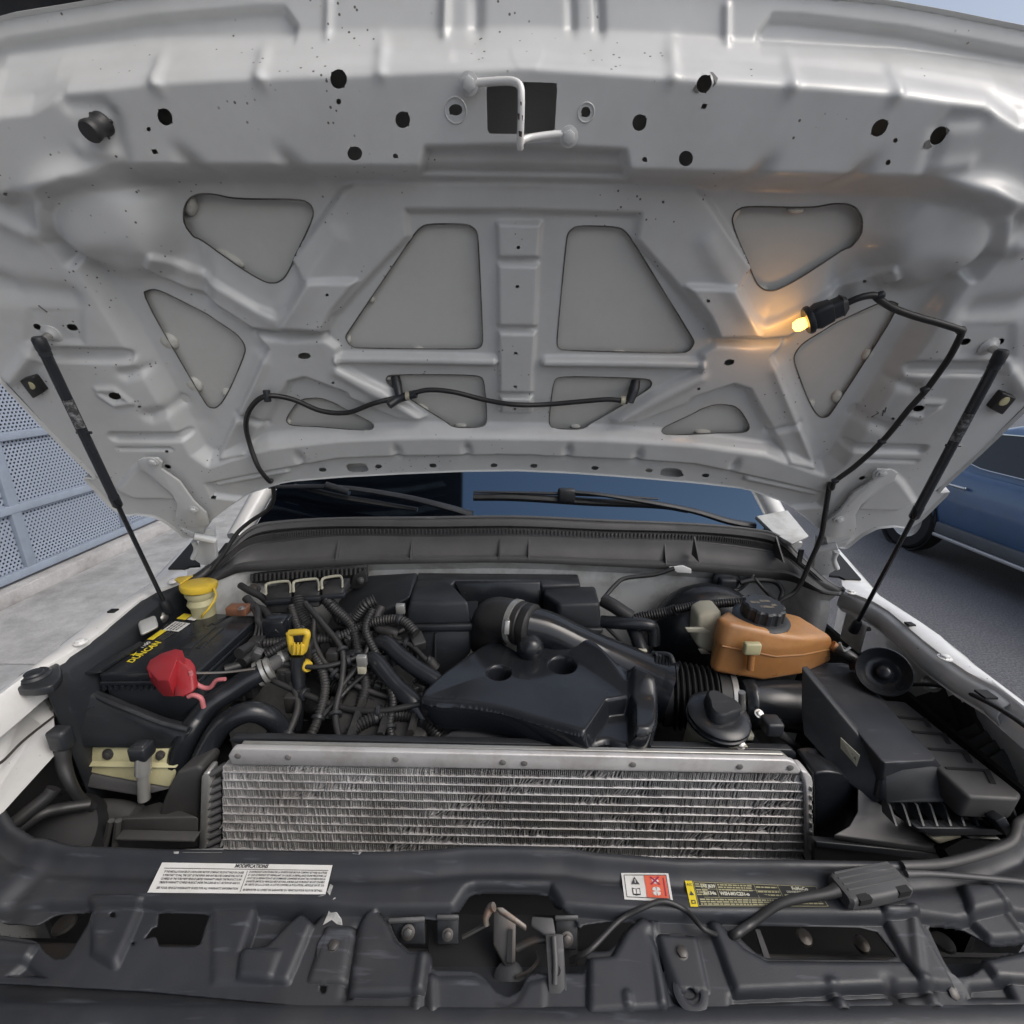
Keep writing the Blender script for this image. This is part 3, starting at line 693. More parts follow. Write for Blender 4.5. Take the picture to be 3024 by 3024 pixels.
def body_ring(y, zb, zt, inset, zw):
    """cross-section at y: bottom zb, shoulder zw, top zt with tumblehome inset"""
    xs = []
    L_ = CX; R_ = CX + CW
    prof = [(0.06, zb), (0.0, zb + 0.12), (-0.015, (zb + zw) / 2), (0.02, zw - 0.03), (0.045, zw), (inset * 0.55, (zw * 0.45 + zt * 0.55)), (inset, zt - 0.035), (inset + 0.12, zt)]
    left = [(L_ + a, z) for a, z in prof]; right = [(R_ - a, z) for a, z in prof[::-1]]
    return [Vector((x, y, z)) for x, z in left + right]
def lower_ring(y, zb, zw, pinch=0.0):
    prof = [(0.07, zb), (0.0, zb + 0.13), (-0.02, (zb + zw) / 2), (0.015, zw - 0.06), (0.06, zw), (0.3, zw + 0.015)]
    return [Vector((CX + a + pinch, y, z)) for a, z in prof] + [Vector((CX + CW - a - pinch, y, z)) for a, z in prof[::-1]]
ys = [(0, 0.42, 0.62, 0.26), (0.12, 0.30, 0.70, 0.12), (0.5, 0.26, 0.80, 0.04), (1.2, 0.25, 0.88, 0.0), (2.2, 0.25, 0.92, 0.0), (3.2, 0.25, 0.94, 0.0), (3.9, 0.26, 0.95, 0.02), (4.3, 0.32, 0.95, 0.06), (4.5, 0.46, 0.90, 0.2)]
loft('body', [lower_ring(CY0 + a, b_, c_, d_) for a, b_, c_, d_ in ys], M_['blue'], car, smooth=50)
def cab_ring(y, z0, z1, ins):
    prof = [(0.06, z0), (0.06 + ins * 0.5, (z0 + z1) / 2), (0.06 + ins, z1 - 0.05), (0.06 + ins + 0.16, z1)]
    return [Vector((CX + a, y, z)) for a, z in prof] + [Vector((CX + CW - a, y, z)) for a, z in prof[::-1]]
cys = [(1.05, 0.90, 0.93, 0.0), (1.5, 0.9, 1.16, 0.10), (1.95, 0.91, 1.36, 0.17), (2.5, 0.92, 1.43, 0.19), (3.1, 0.93, 1.41, 0.19), (3.55, 0.94, 1.28, 0.15), (4.05, 0.94, 0.99, 0.03)]
loft('cabin', [cab_ring(CY0 + a, b_, c_, d_) for a, b_, c_, d_ in cys], M_['blue'], car, smooth=50)
def side_pt(yy, zz, out=0.012):
    yl = [a for a, *_ in cys]; z0 = np.interp(yy, yl, [c[1] for c in cys]); z1 = np.interp(yy, yl, [c[2] for c in cys]); ins = np.interp(yy, yl, [c[3] for c in cys])
    f = min(max((zz - z0) / max(z1 - 0.05 - z0, 1e-3), 0), 1); return Vector((CX + 0.06 + ins * f - out, CY0 + yy, zz))
for win in ([(1.45, 0.965), (2.38, 0.975), (2.38, 1.34), (2.05, 1.33), (1.75, 1.20)], [(2.46, 0.975), (3.22, 0.99), (3.45, 1.16), (3.30, 1.30), (2.46, 1.345)]):
    poly = [side_pt(a, b_) for a, b_ in smooth_poly(win, 2, 0.15)]
    w = slab('side_window', poly, (0.02, 0, 0), M_['tint'], car, smooth=30)
    tube('window_trim', poly + [poly[0]], 0.007, M_['chrome'], w, segs=6, straight=True)
for yy in (2.42, 1.30, 3.36):
    tube('door_seam', [(CX + 0.015, CY0 + yy, 0.90), (CX - 0.024, CY0 + yy + 0.0, 0.60), (CX - 0.006, CY0 + yy, 0.38)], 0.006, M_['dark'], car, segs=6, n=12)
for yy in (2.28, 3.20):
    make('door_handle', *boxv((CX - 0.025, CY0 + yy, 0.80), 0.03, 0.20, 0.028), M_['chrome'], car, bevel=0.010)
make('sill_panel', *boxv((CX - 0.012, CY0 + 2.25, 0.36), 0.04, 2.10, 0.11), M_['sillgrey'], car, bevel=0.012)
make('sill_trim', *boxv((CX - 0.018, CY0 + 2.25, 0.285), 0.045, 2.10, 0.035), M_['trim'], car, bevel=0.010)
for yy in (0.85, 3.68):
    for sx in (0, 1):
        x = CX + 0.10 + sx * (CW - 0.2); ax = (-1, 0, 0) if sx == 0 else (1, 0, 0)
        w = lathe('wheel', [(0.17, -0.10), (0.30, -0.10), (0.325, -0.07), (0.33, 0.0), (0.325, 0.09), (0.30, 0.115), (0.21, 0.115), (0.20, 0.09)], (x, CY0 + yy, 0.33), ax, M_['tyre'], car, segs=32)
        lathe('rim', [(0.20, 0.06), (0.205, 0.11), (0.18, 0.10), (0.06, 0.085), (0.04, 0.11), (0.0, 0.115)], (x, CY0 + yy, 0.33), ax, M_['steel'], w, segs=20)
        lathe('arch_liner', [(0.36, -0.02), (0.37, 0.118), (0.36, 0.122), (0.30, 0.0)], (x, CY0 + yy, 0.34), ax, M_['dark'], car, segs=28)
# ================================================================ truck body round the engine bay
def mx(v): v = Vector(v); return Vector((2 * X0 - v.x, v.y, v.z))
def both(fn):
    return [fn(lambda v: Vector(v), -1), fn(mx, 1)]
def bolt_mesh(name, m, r=0.0055, h=0.0045):
    V, Fc = lathe_mesh([(r * 1.5, 0), (r * 1.5, h * 0.25), (r * 1.05, h * 0.4)], (0, 0, 0), (0, 0, 1), 16)
    V2, F2 = lathe_mesh([(r, h * 0.3), (r, h * 1.0), (r * 0.75, h * 1.15)], (0, 0, 0), (0, 0, 1), 6)
    b = Bag().add((V, Fc)).add((V2, F2))
    me = bpy.data.meshes.new(name); me.from_pydata([tuple(v) for v in b.V], [], b.F); me.materials.append(m); me.shade_smooth(); me.set_sharp_from_angle(angle=math.radians(35)); return me
BOLT = bolt_mesh('bolt_steel', M_['steel']); BOLTP = bolt_mesh('bolt_painted', M_['paint']); BOLTK = bolt_mesh('bolt_black', M_['iron']); BOLTW = bolt_mesh('bolt_white', M_['body'])
ZF = -0.55                                        # fender top, relative to the lens
inner_l = [G(1040, 560), G(1010, 590), G(865, 645), G(785, 692), G(700, 760), G(590, 850), G(490, 925), G(350, 1015), G(180, 1105), G(85, 1180), G(-60, 1290), G(-200, 1400)]
outer_l = [G(1085, 330), G(1040, 380), G(880, 555), G(838, 605), G(600, 752), G(495, 822), G(470, 845), G(345, 938), G(322, 965), G(0, 1195), G(-130, 1290), G(-250, 1390)]
def fender(f, sgn):
    fe = empty('fender', f(atz(G(540, 880), ZF)), truck); tag(fe, 'white painted fender edge with scalloped flange along the engine bay')
    a = [atz(p, ZF) for p in inner_l]; b = [atz(p, ZF + 0.0) for p in outer_l]
    rows = []
    for p, q in zip(a, b):
        q = Vector((min(q.x, -0.86), q.y, q.z))
        d = Vector((-1, 0, 0))
        rows.append([f(p + Vector((0.004, 0, -0.06))), f(p + Vector((0, 0, -0.002))), f(p.lerp(q, 0.2) + Vector((0, 0, 0.002))), f(p.lerp(q, 0.85)), f(q + Vector((0, 0, -0.002))), f(q + d * 0.006 + Vector((0, 0, -0.02))), f(q + d * 0.025 + Vector((0, 0, -0.05))), f(q + d * 0.06 + Vector((0, 0, -0.16))), f(q + d * 0.075 + Vector((0, 0, -0.45))), f(q + d * 0.06 + Vector((0, 0, -0.75)))])
    V = [p for r in rows for p in r]; n = len(rows[0]); Fc = [(i * n + k, i * n + k + 1, (i + 1) * n + k + 1, (i + 1) * n + k) for i in range(len(rows) - 1) for k in range(n - 1)]
    make('flange', V, Fc, M_['body'], fe, smooth=50)
    if sgn < 0: pts = [G(965, 600), G(450, 940)]
    else: pts = [I_(965, 660), I_(1490, 1025)]
    for p in pts: inst('bolt', BOLTW, mat_at(atz(p, ZF + 0.004), (0, 0, 1), 1.5), fe)
    # small square slots
    p = atz(G(630, 762), ZF + 0.003) if sgn < 0 else atz(I_(1297, 836), ZF + 0.003)
    box('slot', p, 0.016, 0.014, 0.004, M_['dark'], fe)
    if sgn > 0: box('slot', atz(I_(1720, 1228), ZF + 0.003), 0.022, 0.022, 0.004, M_['dark'], fe)
    # dark drain behind the hinge
    q = [atz(p, ZF - 0.006) for p in (G(1090, 380), G(1060, 370), G(890, 560), G(1000, 563), G(1040, 545), G(1110, 540))]
    cg_ = sum(q, Vector()) / len(q)
    slab('gutter', [f(cg_ + (v - cg_) * 0.82 + Vector((0.012, 0, 0.012))) for v in q], (0, 0, -0.006), M_['dark'], fe)
    return fe
fenders = both(fender)
fenders[0]['label'] = 'white fender flange beside the battery and pavement'; fenders[1]['label'] = 'white fender flange beside the air filter box and road'
# inner wings: black plastic shroud on the battery side, painted metal on the other
V = []
a = [atz(p, ZF - 0.004) for p in inner_l[1:10]]
bq = [atz(p, ZF - 0.03) for p in (G(1040, 650), G(960, 690), G(890, 730), G(800, 800), G(700, 880), G(600, 955), G(480, 1040), G(340, 1120), G(250, 1180))]
n = len(a)
make('wing_shroud', a + bq + [v + Vector((0.02, 0, -0.35)) for v in bq], [(i, i + 1, n + i + 1, n + i) for i in range(n - 1)] + [(n + i, n + i + 1, 2 * n + i + 1, 2 * n + i) for i in range(n - 1)], M_['plast'], truck, smooth=40, solid=0.004, label='black plastic shroud along the inner fender beside the battery')
b2 = [mx(v) for v in a]; b3 = [mx(v) + Vector((-0.016, 0, -0.012)) for v in a]; b4 = [v + Vector((-0.004, 0, -0.022)) for v in b3]; b5 = [v + Vector((0.014, 0, -0.022)) for v in b4]
make('inner_wing', b2 + b3 + b4 + b5, [(k * n + i, k * n + i + 1, (k + 1) * n + i + 1, (k + 1) * n + i) for k in range(3) for i in range(n - 1)], M_['paint'], truck, smooth=50, solid=0.003, label='grey-white painted inner wing beside the horn')
# front corner of the battery-side fender: rubber pad and pale inner panel
pad = lathe('hood_rest_pad', [(0.024, -0.012), (0.025, 0), (0.021, 0.004), (0.015, 0.004), (0.013, 0.007), (0.0, 0.008)], atz(G(190, 1122), ZF - 0.004), (0.0, 0, 1), M_['plast'], truck, segs=24)
poly = [G(75, 1185), G(110, 1125), G(190, 1075), G(330, 1040), G(345, 1120), G(290, 1180), G(200, 1198), G(110, 1198)]
slab('pad_bracket', [atz(p, ZF - 0.006) for p in smooth_poly(poly, 2, 0.2)], (0, 0, -0.016), M_['plast'], truck, bevel=0.003)
poly = [(G(175, 1210), 0.80), (G(200, 1200), 0.80), (G(300, 1330), 0.76), (J(300, 30), 0.74), (J(310, 240), 0.70), (J(20, 560), 0.60), (J(-80, 640), 0.57), (J(-200, 640), 0.55), (J(-200, 150), 0.58), (G(0, 1345), 0.66)]
slab('corner_panel', [aty(p, y) for p, y in poly], (-0.02, 0.02, 0), M_['body'], truck, label='pale blue-white inner corner panel at the front of the fender')
tube('panel_crease', [aty(J(-120, 320), 0.555), aty(J(0, 290), 0.59), aty(J(130, 165), 0.65), aty(J(300, 30), 0.735)], 0.0022, M_['iron'], truck, segs=6)
# ---- cab behind
WB = aty((1525, 1530), 1.46)                       # foot of the windscreen
WT = math.radians(33)
ws = empty('windshield', (X0, WB.y, WB.z), truck); tag(ws, 'dark windshield reflecting blue sky and the building')
NS = 30
V = []; R = 10
for j in range(R + 1):
    for i in range(NS + 1):
        u = i / NS * 2 - 1; w = 0.80 - 0.08 * j / R; t = j / R * 0.95
        bow = 0.13 * abs(u) ** 2.4
        V.append(Vector((X0 + u * w, WB.y - bow + t * math.cos(WT), WB.z - 0.02 + t * math.sin(WT) - 0.02 * abs(u) ** 2)))
make('glass', V, [(j * (NS + 1) + i, j * (NS + 1) + i + 1, (j + 1) * (NS + 1) + i + 1, (j + 1) * (NS + 1) + i) for j in range(R) for i in range(NS)], M_['glass'], ws, smooth=60)
cab = empty('cab', (X0, 2.9, 0.5), truck); tag(cab, 'white cab behind the open hood')
def cabring(y, z0, z1, w0, w1):
    pr = [(w0, z0), (w0 + 0.02, (z0 * 0.6 + z1 * 0.4)), (w1, z1 - 0.06), (w1 - 0.10, z1)]
    return [Vector((X0 - a, y, z)) for a, z in pr] + [Vector((X0 + a, y, z)) for a, z in pr[::-1]]
zb = WB.z
loft('cab_body', [cabring(1.50, 0.55, zb - 0.05, 0.93, 0.86), cabring(1.62, 0.5, zb - 0.03, 0.95, 0.88), cabring(3.4, 0.5, zb - 0.0, 0.96, 0.92), cabring(3.5, 0.5, zb, 0.96, 0.92)], M_['body'], cab, smooth=40)
loft('cab_roof', [cabring(2.26, zb + 0.50, zb + 0.54, 0.76, 0.72), cabring(2.4, zb + 0.5, zb + 0.60, 0.78, 0.75), cabring(3.35, zb + 0.5, zb + 0.60, 0.78, 0.75), cabring(3.45, zb + 0.5, zb + 0.56, 0.78, 0.74)], M_['body'], cab, smooth=40)
for s in (-1, 1):
    tube('roof_pillar', [Vector((X0 + s * 0.89, 1.42, zb - 0.07)), Vector((X0 + s * 0.84, 1.80, zb + 0.20)), Vector((X0 + s * 0.76, 2.30, zb + 0.54))], [0.03, 0.035, 0.035], M_['body'], cab, segs=8)
    tube('roof_pillar', [Vector((X0 + s * 0.90, 3.4, zb - 0.02)), Vector((X0 + s * 0.77, 3.4, zb + 0.55))], 0.05, M_['body'], cab, segs=8, n=4)
    make('side_glass', [Vector((X0 + s * 0.90, 1.75, zb)), Vector((X0 + s * 0.905, 3.36, zb)), Vector((X0 + s * 0.77, 3.36, zb + 0.52)), Vector((X0 + s * 0.77, 2.4, zb + 0.52))], [(0, 1, 2, 3)], M_['tint'], cab, smooth=0)
# ---- front of the truck below the radiator panel
nose = empty('front_end', (X0, 0.35, 0.6), truck); tag(nose, 'dark grille and bumper below the radiator panel')
box('bumper', (X0, 0.22, 0.55), 1.9, 0.22, 0.30, M_['chrome'], nose, bevel=0.03, seg=4)
for i in range(4): box('grille_bar', (X0, 0.30, 0.77 + i * 0.075), 1.15, 0.05, 0.035, M_['grey'], nose, bevel=0.008)
for s in (-1, 1): box('headlight', (X0 + s * 0.76, 0.34, 0.86), 0.32, 0.10, 0.24, M_['tint'], nose, bevel=0.03, seg=3)
for s in (-1, 1):
    w = lathe('wheel', [(0.22, -0.13), (0.36, -0.13), (0.395, -0.09), (0.40, 0), (0.395, 0.09), (0.36, 0.13), (0.24, 0.13), (0.22, 0.09)], (X0 + s * 0.83, 0.95, 0.40), (s, 0, 0), M_['tyre'], truck, segs=32)
    lathe('rim', [(0.22, 0.05), (0.23, 0.12), (0.2, 0.09), (0.08, 0.07), (0.06, 0.12), (0, 0.125)], (X0 + s * 0.83, 0.95, 0.40), (s, 0, 0), M_['steel'], w, segs=20)
# ---- cowl: rows traced from the middle to the end, mirrored
st_x = [
    # (offset of Y, points from the lip down)
    (0.00, [(1525, 1527), (1525, 1541), (1525, 1552), (1525, 1556), (1525, 1580), (1525, 1584), (1525, 1640), (1525, 1648), (1525, 1662)]),
    (0.00, [(1260, 1530), (1260, 1543), (1260, 1554), (1260, 1558), (1260, 1581), (1260, 1585), (1260, 1642), (1260, 1650), (1260, 1664)]),
    (-0.00, [H(0, 250), H(0, 268), H(0, 288), H(0, 297), H(0, 340), H(0, 346), H(0, 458), H(0, 478), H(0, 510)]),
    (-0.02, [G(1570, 268), G(1568, 286), G(1565, 304), G(1562, 316), G(1556, 366), G(1552, 380), G(1500, 480), G(1490, 500), G(1480, 538)]),
    (-0.05, [G(1410, 300), G(1408, 318), G(1402, 338), G(1396, 352), G(1380, 396), G(1376, 412), G(1350, 495), G(1345, 510), G(1335, 548)]),
    (-0.10, [G(1270, 420), G(1275, 432), G(1270, 442), G(1268, 450), G(1270, 478), G(1272, 490), G(1262, 530), G(1255, 545), G(1245, 580)]),
    (-0.15, [G(1120, 548), G(1125, 556), G(1125, 562), G(1130, 566), G(1140, 580), G(1142, 586), G(1150, 596), G(1150, 602), G(1150, 612)]),
    (-0.17, [G(1030, 588), G(1032, 592), G(1034, 594), G(1036, 596), G(1040, 602), G(1042, 604), G(1050, 608), G(1050, 611), G(1050, 618)]),
]
rowY = [1.34, 1.325, 1.32, 1.322, 1.312, 1.300, 1.268, 1.246, 1.240]
stn = [[aty(p, y + off) for p, y in zip(pts, rowY)] for off, pts in st_x]
full = [[mx(p) for p in s] for s in stn[::-1]] + stn[1:]
full = full[::-1]
cowl = empty('cowl', aty((1525, 1600), 1.3), truck); tag(cowl, 'faded grey plastic cowl spanning the foot of the windshield')
def strip(name, r0, r1, m, thick=0.0, extra=None):
    rows = [s[r0:r1 + 1] for s in full]
    # resample sideways with a smooth curve
    cols = []
    for k in range(r1 - r0 + 1):
        c, _ = catmull([r[k] for r in rows], 84); cols.append(c)
    n_ = len(cols[0]); V = [cols[k][i] for i in range(n_) for k in range(len(cols))]; w = len(cols)
    Fc = [(i * w + k, i * w + k + 1, (i + 1) * w + k + 1, (i + 1) * w + k) for i in range(n_ - 1) for k in range(w - 1)]
    return make(name, V, Fc, m, cowl, smooth=40, solid=thick), cols
_, c1 = strip('lip', 0, 3, M_['cowl'], 0.006)
_, c2 = strip('seal_band', 3, 5, M_['rubber'], 0.004)
_, c3 = strip('face', 5, 8, M_['cowl'], 0.004)
# ribbed bead of the weather seal
top, bot = c2[0], c2[1]
bag = Bag()
for i in range(4, len(top) - 5):
    for k in range(4):
        p = top[i].lerp(top[i + 1], k / 4); q = bot[i].lerp(bot[i + 1], k / 4)
        bag.add(boxv(p.lerp(q, 0.5) + Vector((0, -0.004, 0)), 0.0028, 0.006, (p - q).length * 0.62))
o = bag.build('seal_teeth', M_['cowl'], cowl, smooth=0); o['kind'] = 'stuff'
tube('lip_bead', [v + Vector((0, -0.003, 0.001)) for v in c1[0][3:-3]], 0.0055, M_['grey'], cowl, segs=8, straight=True)
for xx, w in ((20, 3), (400, 3), (895, 3), (932, 3), (1025, 3), (1780, 3)):
    x0, y0 = H(xx, 0)
    i = min(range(len(c3[0])), key=lambda q: abs((c3[0][q] - aty((x0, 1583), c3[0][q].y)).x))
    a_, b_ = c3[0][i], c3[1][i]
    V = [a_ + Vector((0, 0.002, 0)), b_ + Vector((0, 0.0, 0)), b_ + Vector((0, -0.028, 0.0))]
    slab('web', V, (0.004, 0, 0), M_['cowl'], cowl)
for xx in (100, 560):
    p = aty(I_(xx, 470), 1.24); slab('web', [p + Vector((0, 0.03, 0.055)), p + Vector((0, 0.03, 0)), p + Vector((0, -0.03, 0))], (0.004, 0, 0), M_['cowl'], cowl)
for i in range(22):
    u = -0.60 + 1.2 * i / 21
    pass
# louvred top between the lip and the glass
lv = c1[0]
V = []
for i, p in enumerate(lv[6:-6]):
    u = (p.x - X0) / 0.8; q = Vector((p.x, max(p.y + 0.02, WB.y - 0.13 * abs(u) ** 2.4 + 0.01), WB.z - 0.022 - 0.02 * u * u)); V += [p + Vector((0, 0.004, -0.004)), q]
make('louvre_panel', V, [(2 * i, 2 * i + 1, 2 * i + 3, 2 * i + 2) for i in range(len(V) // 2 - 1)], M_['plast'], cowl, smooth=40)
bag = Bag()
for i in range(150):
    u = -0.56 + 1.12 * i / 149
    if abs(u) < 0.05: continue
    x = X0 + u; yq = WB.y - 0.13 * abs(u / .8) ** 2.4 - 0.035
    bag.add(boxv((x, yq, WB.z - 0.010 - 0.02 * (u / .8) ** 2), 0.004, 0.055, 0.006))
o = bag.build('louvre_slats', M_['cowl'], cowl, smooth=0); o['kind'] = 'stuff'
# pale end covers of the cowl
poly = [I_(440, 232), I_(615, 200), I_(735, 345), I_(640, 388), I_(545, 330)]
slab('end_cover', [aty(p, y) for p, y in zip(poly, (1.36, 1.42, 1.28, 1.22, 1.30))], (0, 0.01, -0.012), M_['wall'], cowl, bevel=0.003)
box('clip_slot', aty(I_(685, 455), 1.19), 0.012, 0.006, 0.035, M_['dark'], cowl)
# ---- firewall
fw = empty('firewall', (X0, 1.33, 1.2), truck); tag(fw, 'dirty grey-white painted firewall below the cowl')
wallv = []
cb = [v + Vector((0, 0.012, -0.002)) for v in c3[-1]]
V = []
for v in cb: V += [v, v + Vector((0, 0.02, -0.03)), v + Vector((0, 0.012, -0.07)), Vector((v.x, v.y + 0.03, v.z - 0.55))]
make('panel', V, [(4 * i + k, 4 * i + k + 1, 4 * i + 5 + k, 4 * i + 4 + k) for i in range(len(cb) - 1) for k in range(3)], M_['wall'], fw, smooth=40)
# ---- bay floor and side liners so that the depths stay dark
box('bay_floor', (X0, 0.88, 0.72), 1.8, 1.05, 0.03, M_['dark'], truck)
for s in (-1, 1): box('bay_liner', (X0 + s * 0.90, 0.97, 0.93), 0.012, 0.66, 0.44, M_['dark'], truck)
# ---- wipers
wip = empty('wiper', aty(H(740, 225), 1.42), truck); tag(wip, 'black wiper lying to the left of the windshield centre')
tube('arm', [aty(D(1500, 1392), 1.46) , aty(H(0, 75), 1.45), aty(H(350, 125), 1.44), aty(H(600, 185), 1.42), aty(H(745, 228), 1.41)], [0.009, 0.012, 0.014, 0.016, 0.018], M_['plast'], wip, segs=8, flat=0.7)
tube('blade', [aty(D(1640, 1385), 1.47), aty(H(0, 125), 1.46), aty(H(200, 160), 1.455), aty(H(440, 198), 1.45)], [0.010, 0.014, 0.014, 0.010], M_['rubber'], wip, segs=8, flat=0.7)
tube('washer_nozzle', [aty(H(-70, 62), 1.45), aty(H(60, 100), 1.44)], 0.012, M_['plast'], wip, segs=8, n=4)
wip2 = empty('wiper', aty(I_(300, 250), 1.40), truck); tag(wip2, 'black wiper lying to the right of the windshield centre')
tube('blade', [aty(H(752, 128), 1.46), aty(H(1000, 130), 1.455), aty(H(1400, 155), 1.45), aty(H(1780, 175), 1.44), aty(I_(60, 205), 1.42)], [0.016, 0.017, 0.017, 0.014, 0.010], M_['rubber'], wip2, segs=8, flat=0.8)
tube('blade_spine', [aty(H(752, 98), 1.452), aty(H(1200, 108), 1.447), aty(H(1340, 112), 1.446), aty(H(1780, 138), 1.438)], [0.004, 0.007, 0.008, 0.004], M_['plast'], wip2, segs=8, flat=0.8)
box('blade_mount', aty(H(1270, 118), 1.44), 0.055, 0.03, 0.045, M_['plast'], wip2, bevel=0.008)
tube('arm', [aty(H(1290, 98), 1.435), aty(H(1500, 120), 1.425), aty(H(1930, 195), 1.41), aty(I_(280, 262), 1.39), aty(I_(430, 290), 1.38)], [0.008, 0.010, 0.013, 0.015, 0.017], M_['plast'], wip2, segs=8, flat=0.7)
# ---- hinges
def hinge(f, sgn):
    h = empty('hinge', f(aty(G(1140, 400), 1.2)), truck); tag(h, 'grey painted hood hinge with bolts on the ' + ('battery' if sgn < 0 else 'air filter') + ' side')
    poly = [D(765, 1245), D(800, 1228), D(880, 1230), D(905, 1255), D(900, 1290), D(1000, 1360), G(1080, 150), G(1150, 215), G(1165, 280), G(1100, 300), G(1000, 275), G(980, 230), G(990, 165), D(960, 1430), D(830, 1320), D(780, 1290)]
    s_ = [st(p, 0.05) for p in poly]
    top = [hp(a, b, 0.052) for a, b in s_]
    slab('hood_leaf', [f(v) for v in top], -HN * 0.006, M_['paint'], h, bevel=0.0015)
    for p in (D(850, 1255), G(1078, 200)):
        a, b = st(p, 0.055); inst('bolt', BOLTP, mat_at(f(hp(a, b, 0.053)), HN, 1.4), h)
    poly = [(G(1000, 300), 1.12), (G(1100, 330), 1.14), (G(1190, 300), 1.16), (G(1195, 372), 1.17), (G(1205, 470), 1.18), (G(1160, 512), 1.18), (G(1120, 505), 1.17), (G(1070, 470), 1.16), (G(1110, 372), 1.15), (G(1040, 340), 1.12)]
    slab('body_leaf', [f(aty(p, y)) for p, y in poly], Vector((0, 0.012, 0.004)), M_['paint'], h, bevel=0.002)
    tube('pivot', [f(aty(G(1080, 345), 1.125)), f(aty(G(1200, 372), 1.15))], 0.010, M_['paint'], h, segs=12, n=3)
    tube('link', [f(aty(G(1080, 375), 1.15)), f(aty(G(1095, 420), 1.16)), f(aty(G(1075, 470), 1.165))], 0.007, M_['paint'], h, segs=8)
    return h
both(hinge)
# ---- gas struts
def strut(top, c0, c1, bot, side, bx):
    a = onhood(top, 0.03); ahood = onhood(top, 0.0)
    b = atx(bot, bx)
    d0 = (a - Vector((0, 0, CZ))).length; 
    g = empty('gas_strut', b, truck); tag(g, 'black gas strut holding up the hood on the ' + side + ' side')
    ax = (b - a).normalized(); Ltot = (b - a).length
    # where the cylinder ends, measured on the axis
    def along(px):
        n = ray(px); best = min((abs((( a + ax * (Ltot * k / 400)) - Vector((0, 0, CZ))).normalized().dot(n.normalized()) - 1), k) for k in range(401))[1]; return Ltot * best / 400
    l0, l1 = along(c0), along(c1)
    lathe('cylinder', [(0.006, l0 - 0.004), (0.0084, l0), (0.0088, l0 + 0.004), (0.0088, l1 - 0.03), (0.0096, l1 - 0.028), (0.0096, l1 - 0.004), (0.007, l1)], a, ax, M_['smooth'], g, segs=20)
    lathe('rod', [(0.0048, l1 - 0.01), (0.0048, Ltot)], a, ax, M_['smooth'], g, segs=12)
    x, y, z = frame_from(ax)
    lathe('end_fitting', [(0.008, -0.008), (0.0105, -0.004), (0.0105, 0.014), (0.008, 0.018), (0.0095, 0.024), (0.0095, l0 - 0.006), (0.007, l0)], a, ax, M_['plast'], g, segs=12)
    lathe('end_fitting', [(0.007, Ltot - 0.03), (0.010, Ltot - 0.024), (0.012, Ltot - 0.008), (0.012, Ltot + 0.008), (0.007, Ltot + 0.012)], a, ax, M_['plast'], g, segs=12)
    tube('ball_stud', [a, ahood], 0.006, M_['steel'], g, segs=10, n=3)
    lathe('stud_plate', [(0.016, -0.002), (0.016, 0.0015), (0.011, 0.003), (0.007, 0.007)], ahood, HN, M_['paint'], g, segs=20)
    sgn = 1 if bx < 0 else -1
    tube('ball_stud', [b, b + Vector((-0.04 * sgn, 0, 0.0))], 0.006, M_['steel'], g, segs=10, n=3)
    tube('cable_clip', [a + ax * (l0 + 0.16) - Vector((0.012, 0, 0)), a + ax * (l0 + 0.16) + Vector((0.016, 0, 0))], 0.003, M_['plast'], g, segs=6, n=2)
    p = a + ax * (l0 + (l1 - l0) * 0.36)
    V, Fc = [], []
    toC = (Vector((0, 0, CZ)) - p); toC = (toC - ax * toC.dot(ax)).normalized(); sd = ax.cross(toC)
    for i in range(5):
        an = -0.8 + 1.6 * i / 4
        for q in (-0.028, 0.028): V.append(p + ax * q + (toC * math.cos(an) + sd * math.sin(an)) * 0.0103)
    make('worn_label', V, [(2 * i, 2 * i + 1, 2 * i + 3, 2 * i + 2) for i in range(4)], M_['wornlab'], g, smooth=60)
M_['wornlab'] = mat('worn_label', (0.05, 0.05, 0.052), 0.4, dirt=(0.42, 0.44, 0.46), dirt_amt=1.0, dirt_scale=120)
strut(D(288, 540), D(300, 612), G(672, 180), G(932, 752), 'battery', -0.86)
strut(F_(1735, 610), F_(1700, 690), I_(1275, 235), I_(985, 862), 'road', 0.88)
# mounts of the struts on the wings
for p, bx in ((G(870, 830), -0.87), (I_(985, 862), 0.89)):
    c = atx(p, bx); box('strut_bracket', c + Vector((0, 0.0, -0.01)), 0.006, 0.075, 0.08, M_['wall'], truck, bevel=0.006)
inst('bolt', BOLT, mat_at(atx(G(905, 800), -0.865), (1, -0.4, 0.2), 1.6), truck)
# ================================================================ radiator panel (plastic shield) across the front
ZS = -0.735                                       # level of the shield
def sz(p, dz=0.0): v = atz(p, ZS + dz); return (v.x, v.y)
SLV = [0.0]
SX = lambda f, *pts: [sz(f(*p), SLV[0]) for p in pts]
sf = Field(-1.08, 1.08, 0.30, 0.72, 760, 300)
sf.h += -0.004
YB = atz(K(900, 850), ZS).y; YFm = atz(K(900, 1640), ZS).y
# gentle fall towards the front
sf.h += -0.030 * np.clip((YB + 0.01 - sf.Y) / 0.17, -0.2, 1.3)
# raised seal ridge along the back edge
back = SX(J, (-300, 480), (-60, 545), (20, 600), (80, 690), (190, 755), (400, 790), (900, 808), (1900, 822)) + SX(K, (300, 822), (560, 812), (700, 798), (950, 796), (1250, 802), (1420, 828), (1700, 848)) + SX(L_, (0, 862), (700, 868), (1250, 876), (1480, 862), (1680, 812), (1840, 755), (1885, 705), (1900, 640), (1960, 600), (2200, 560))
sf.rib(back, 0.007, 0.012, both=False)
sf.rib([(x, y - 0.022) for x, y in back], 0.012, -0.007, both=False)
SLV[0] = -0.02
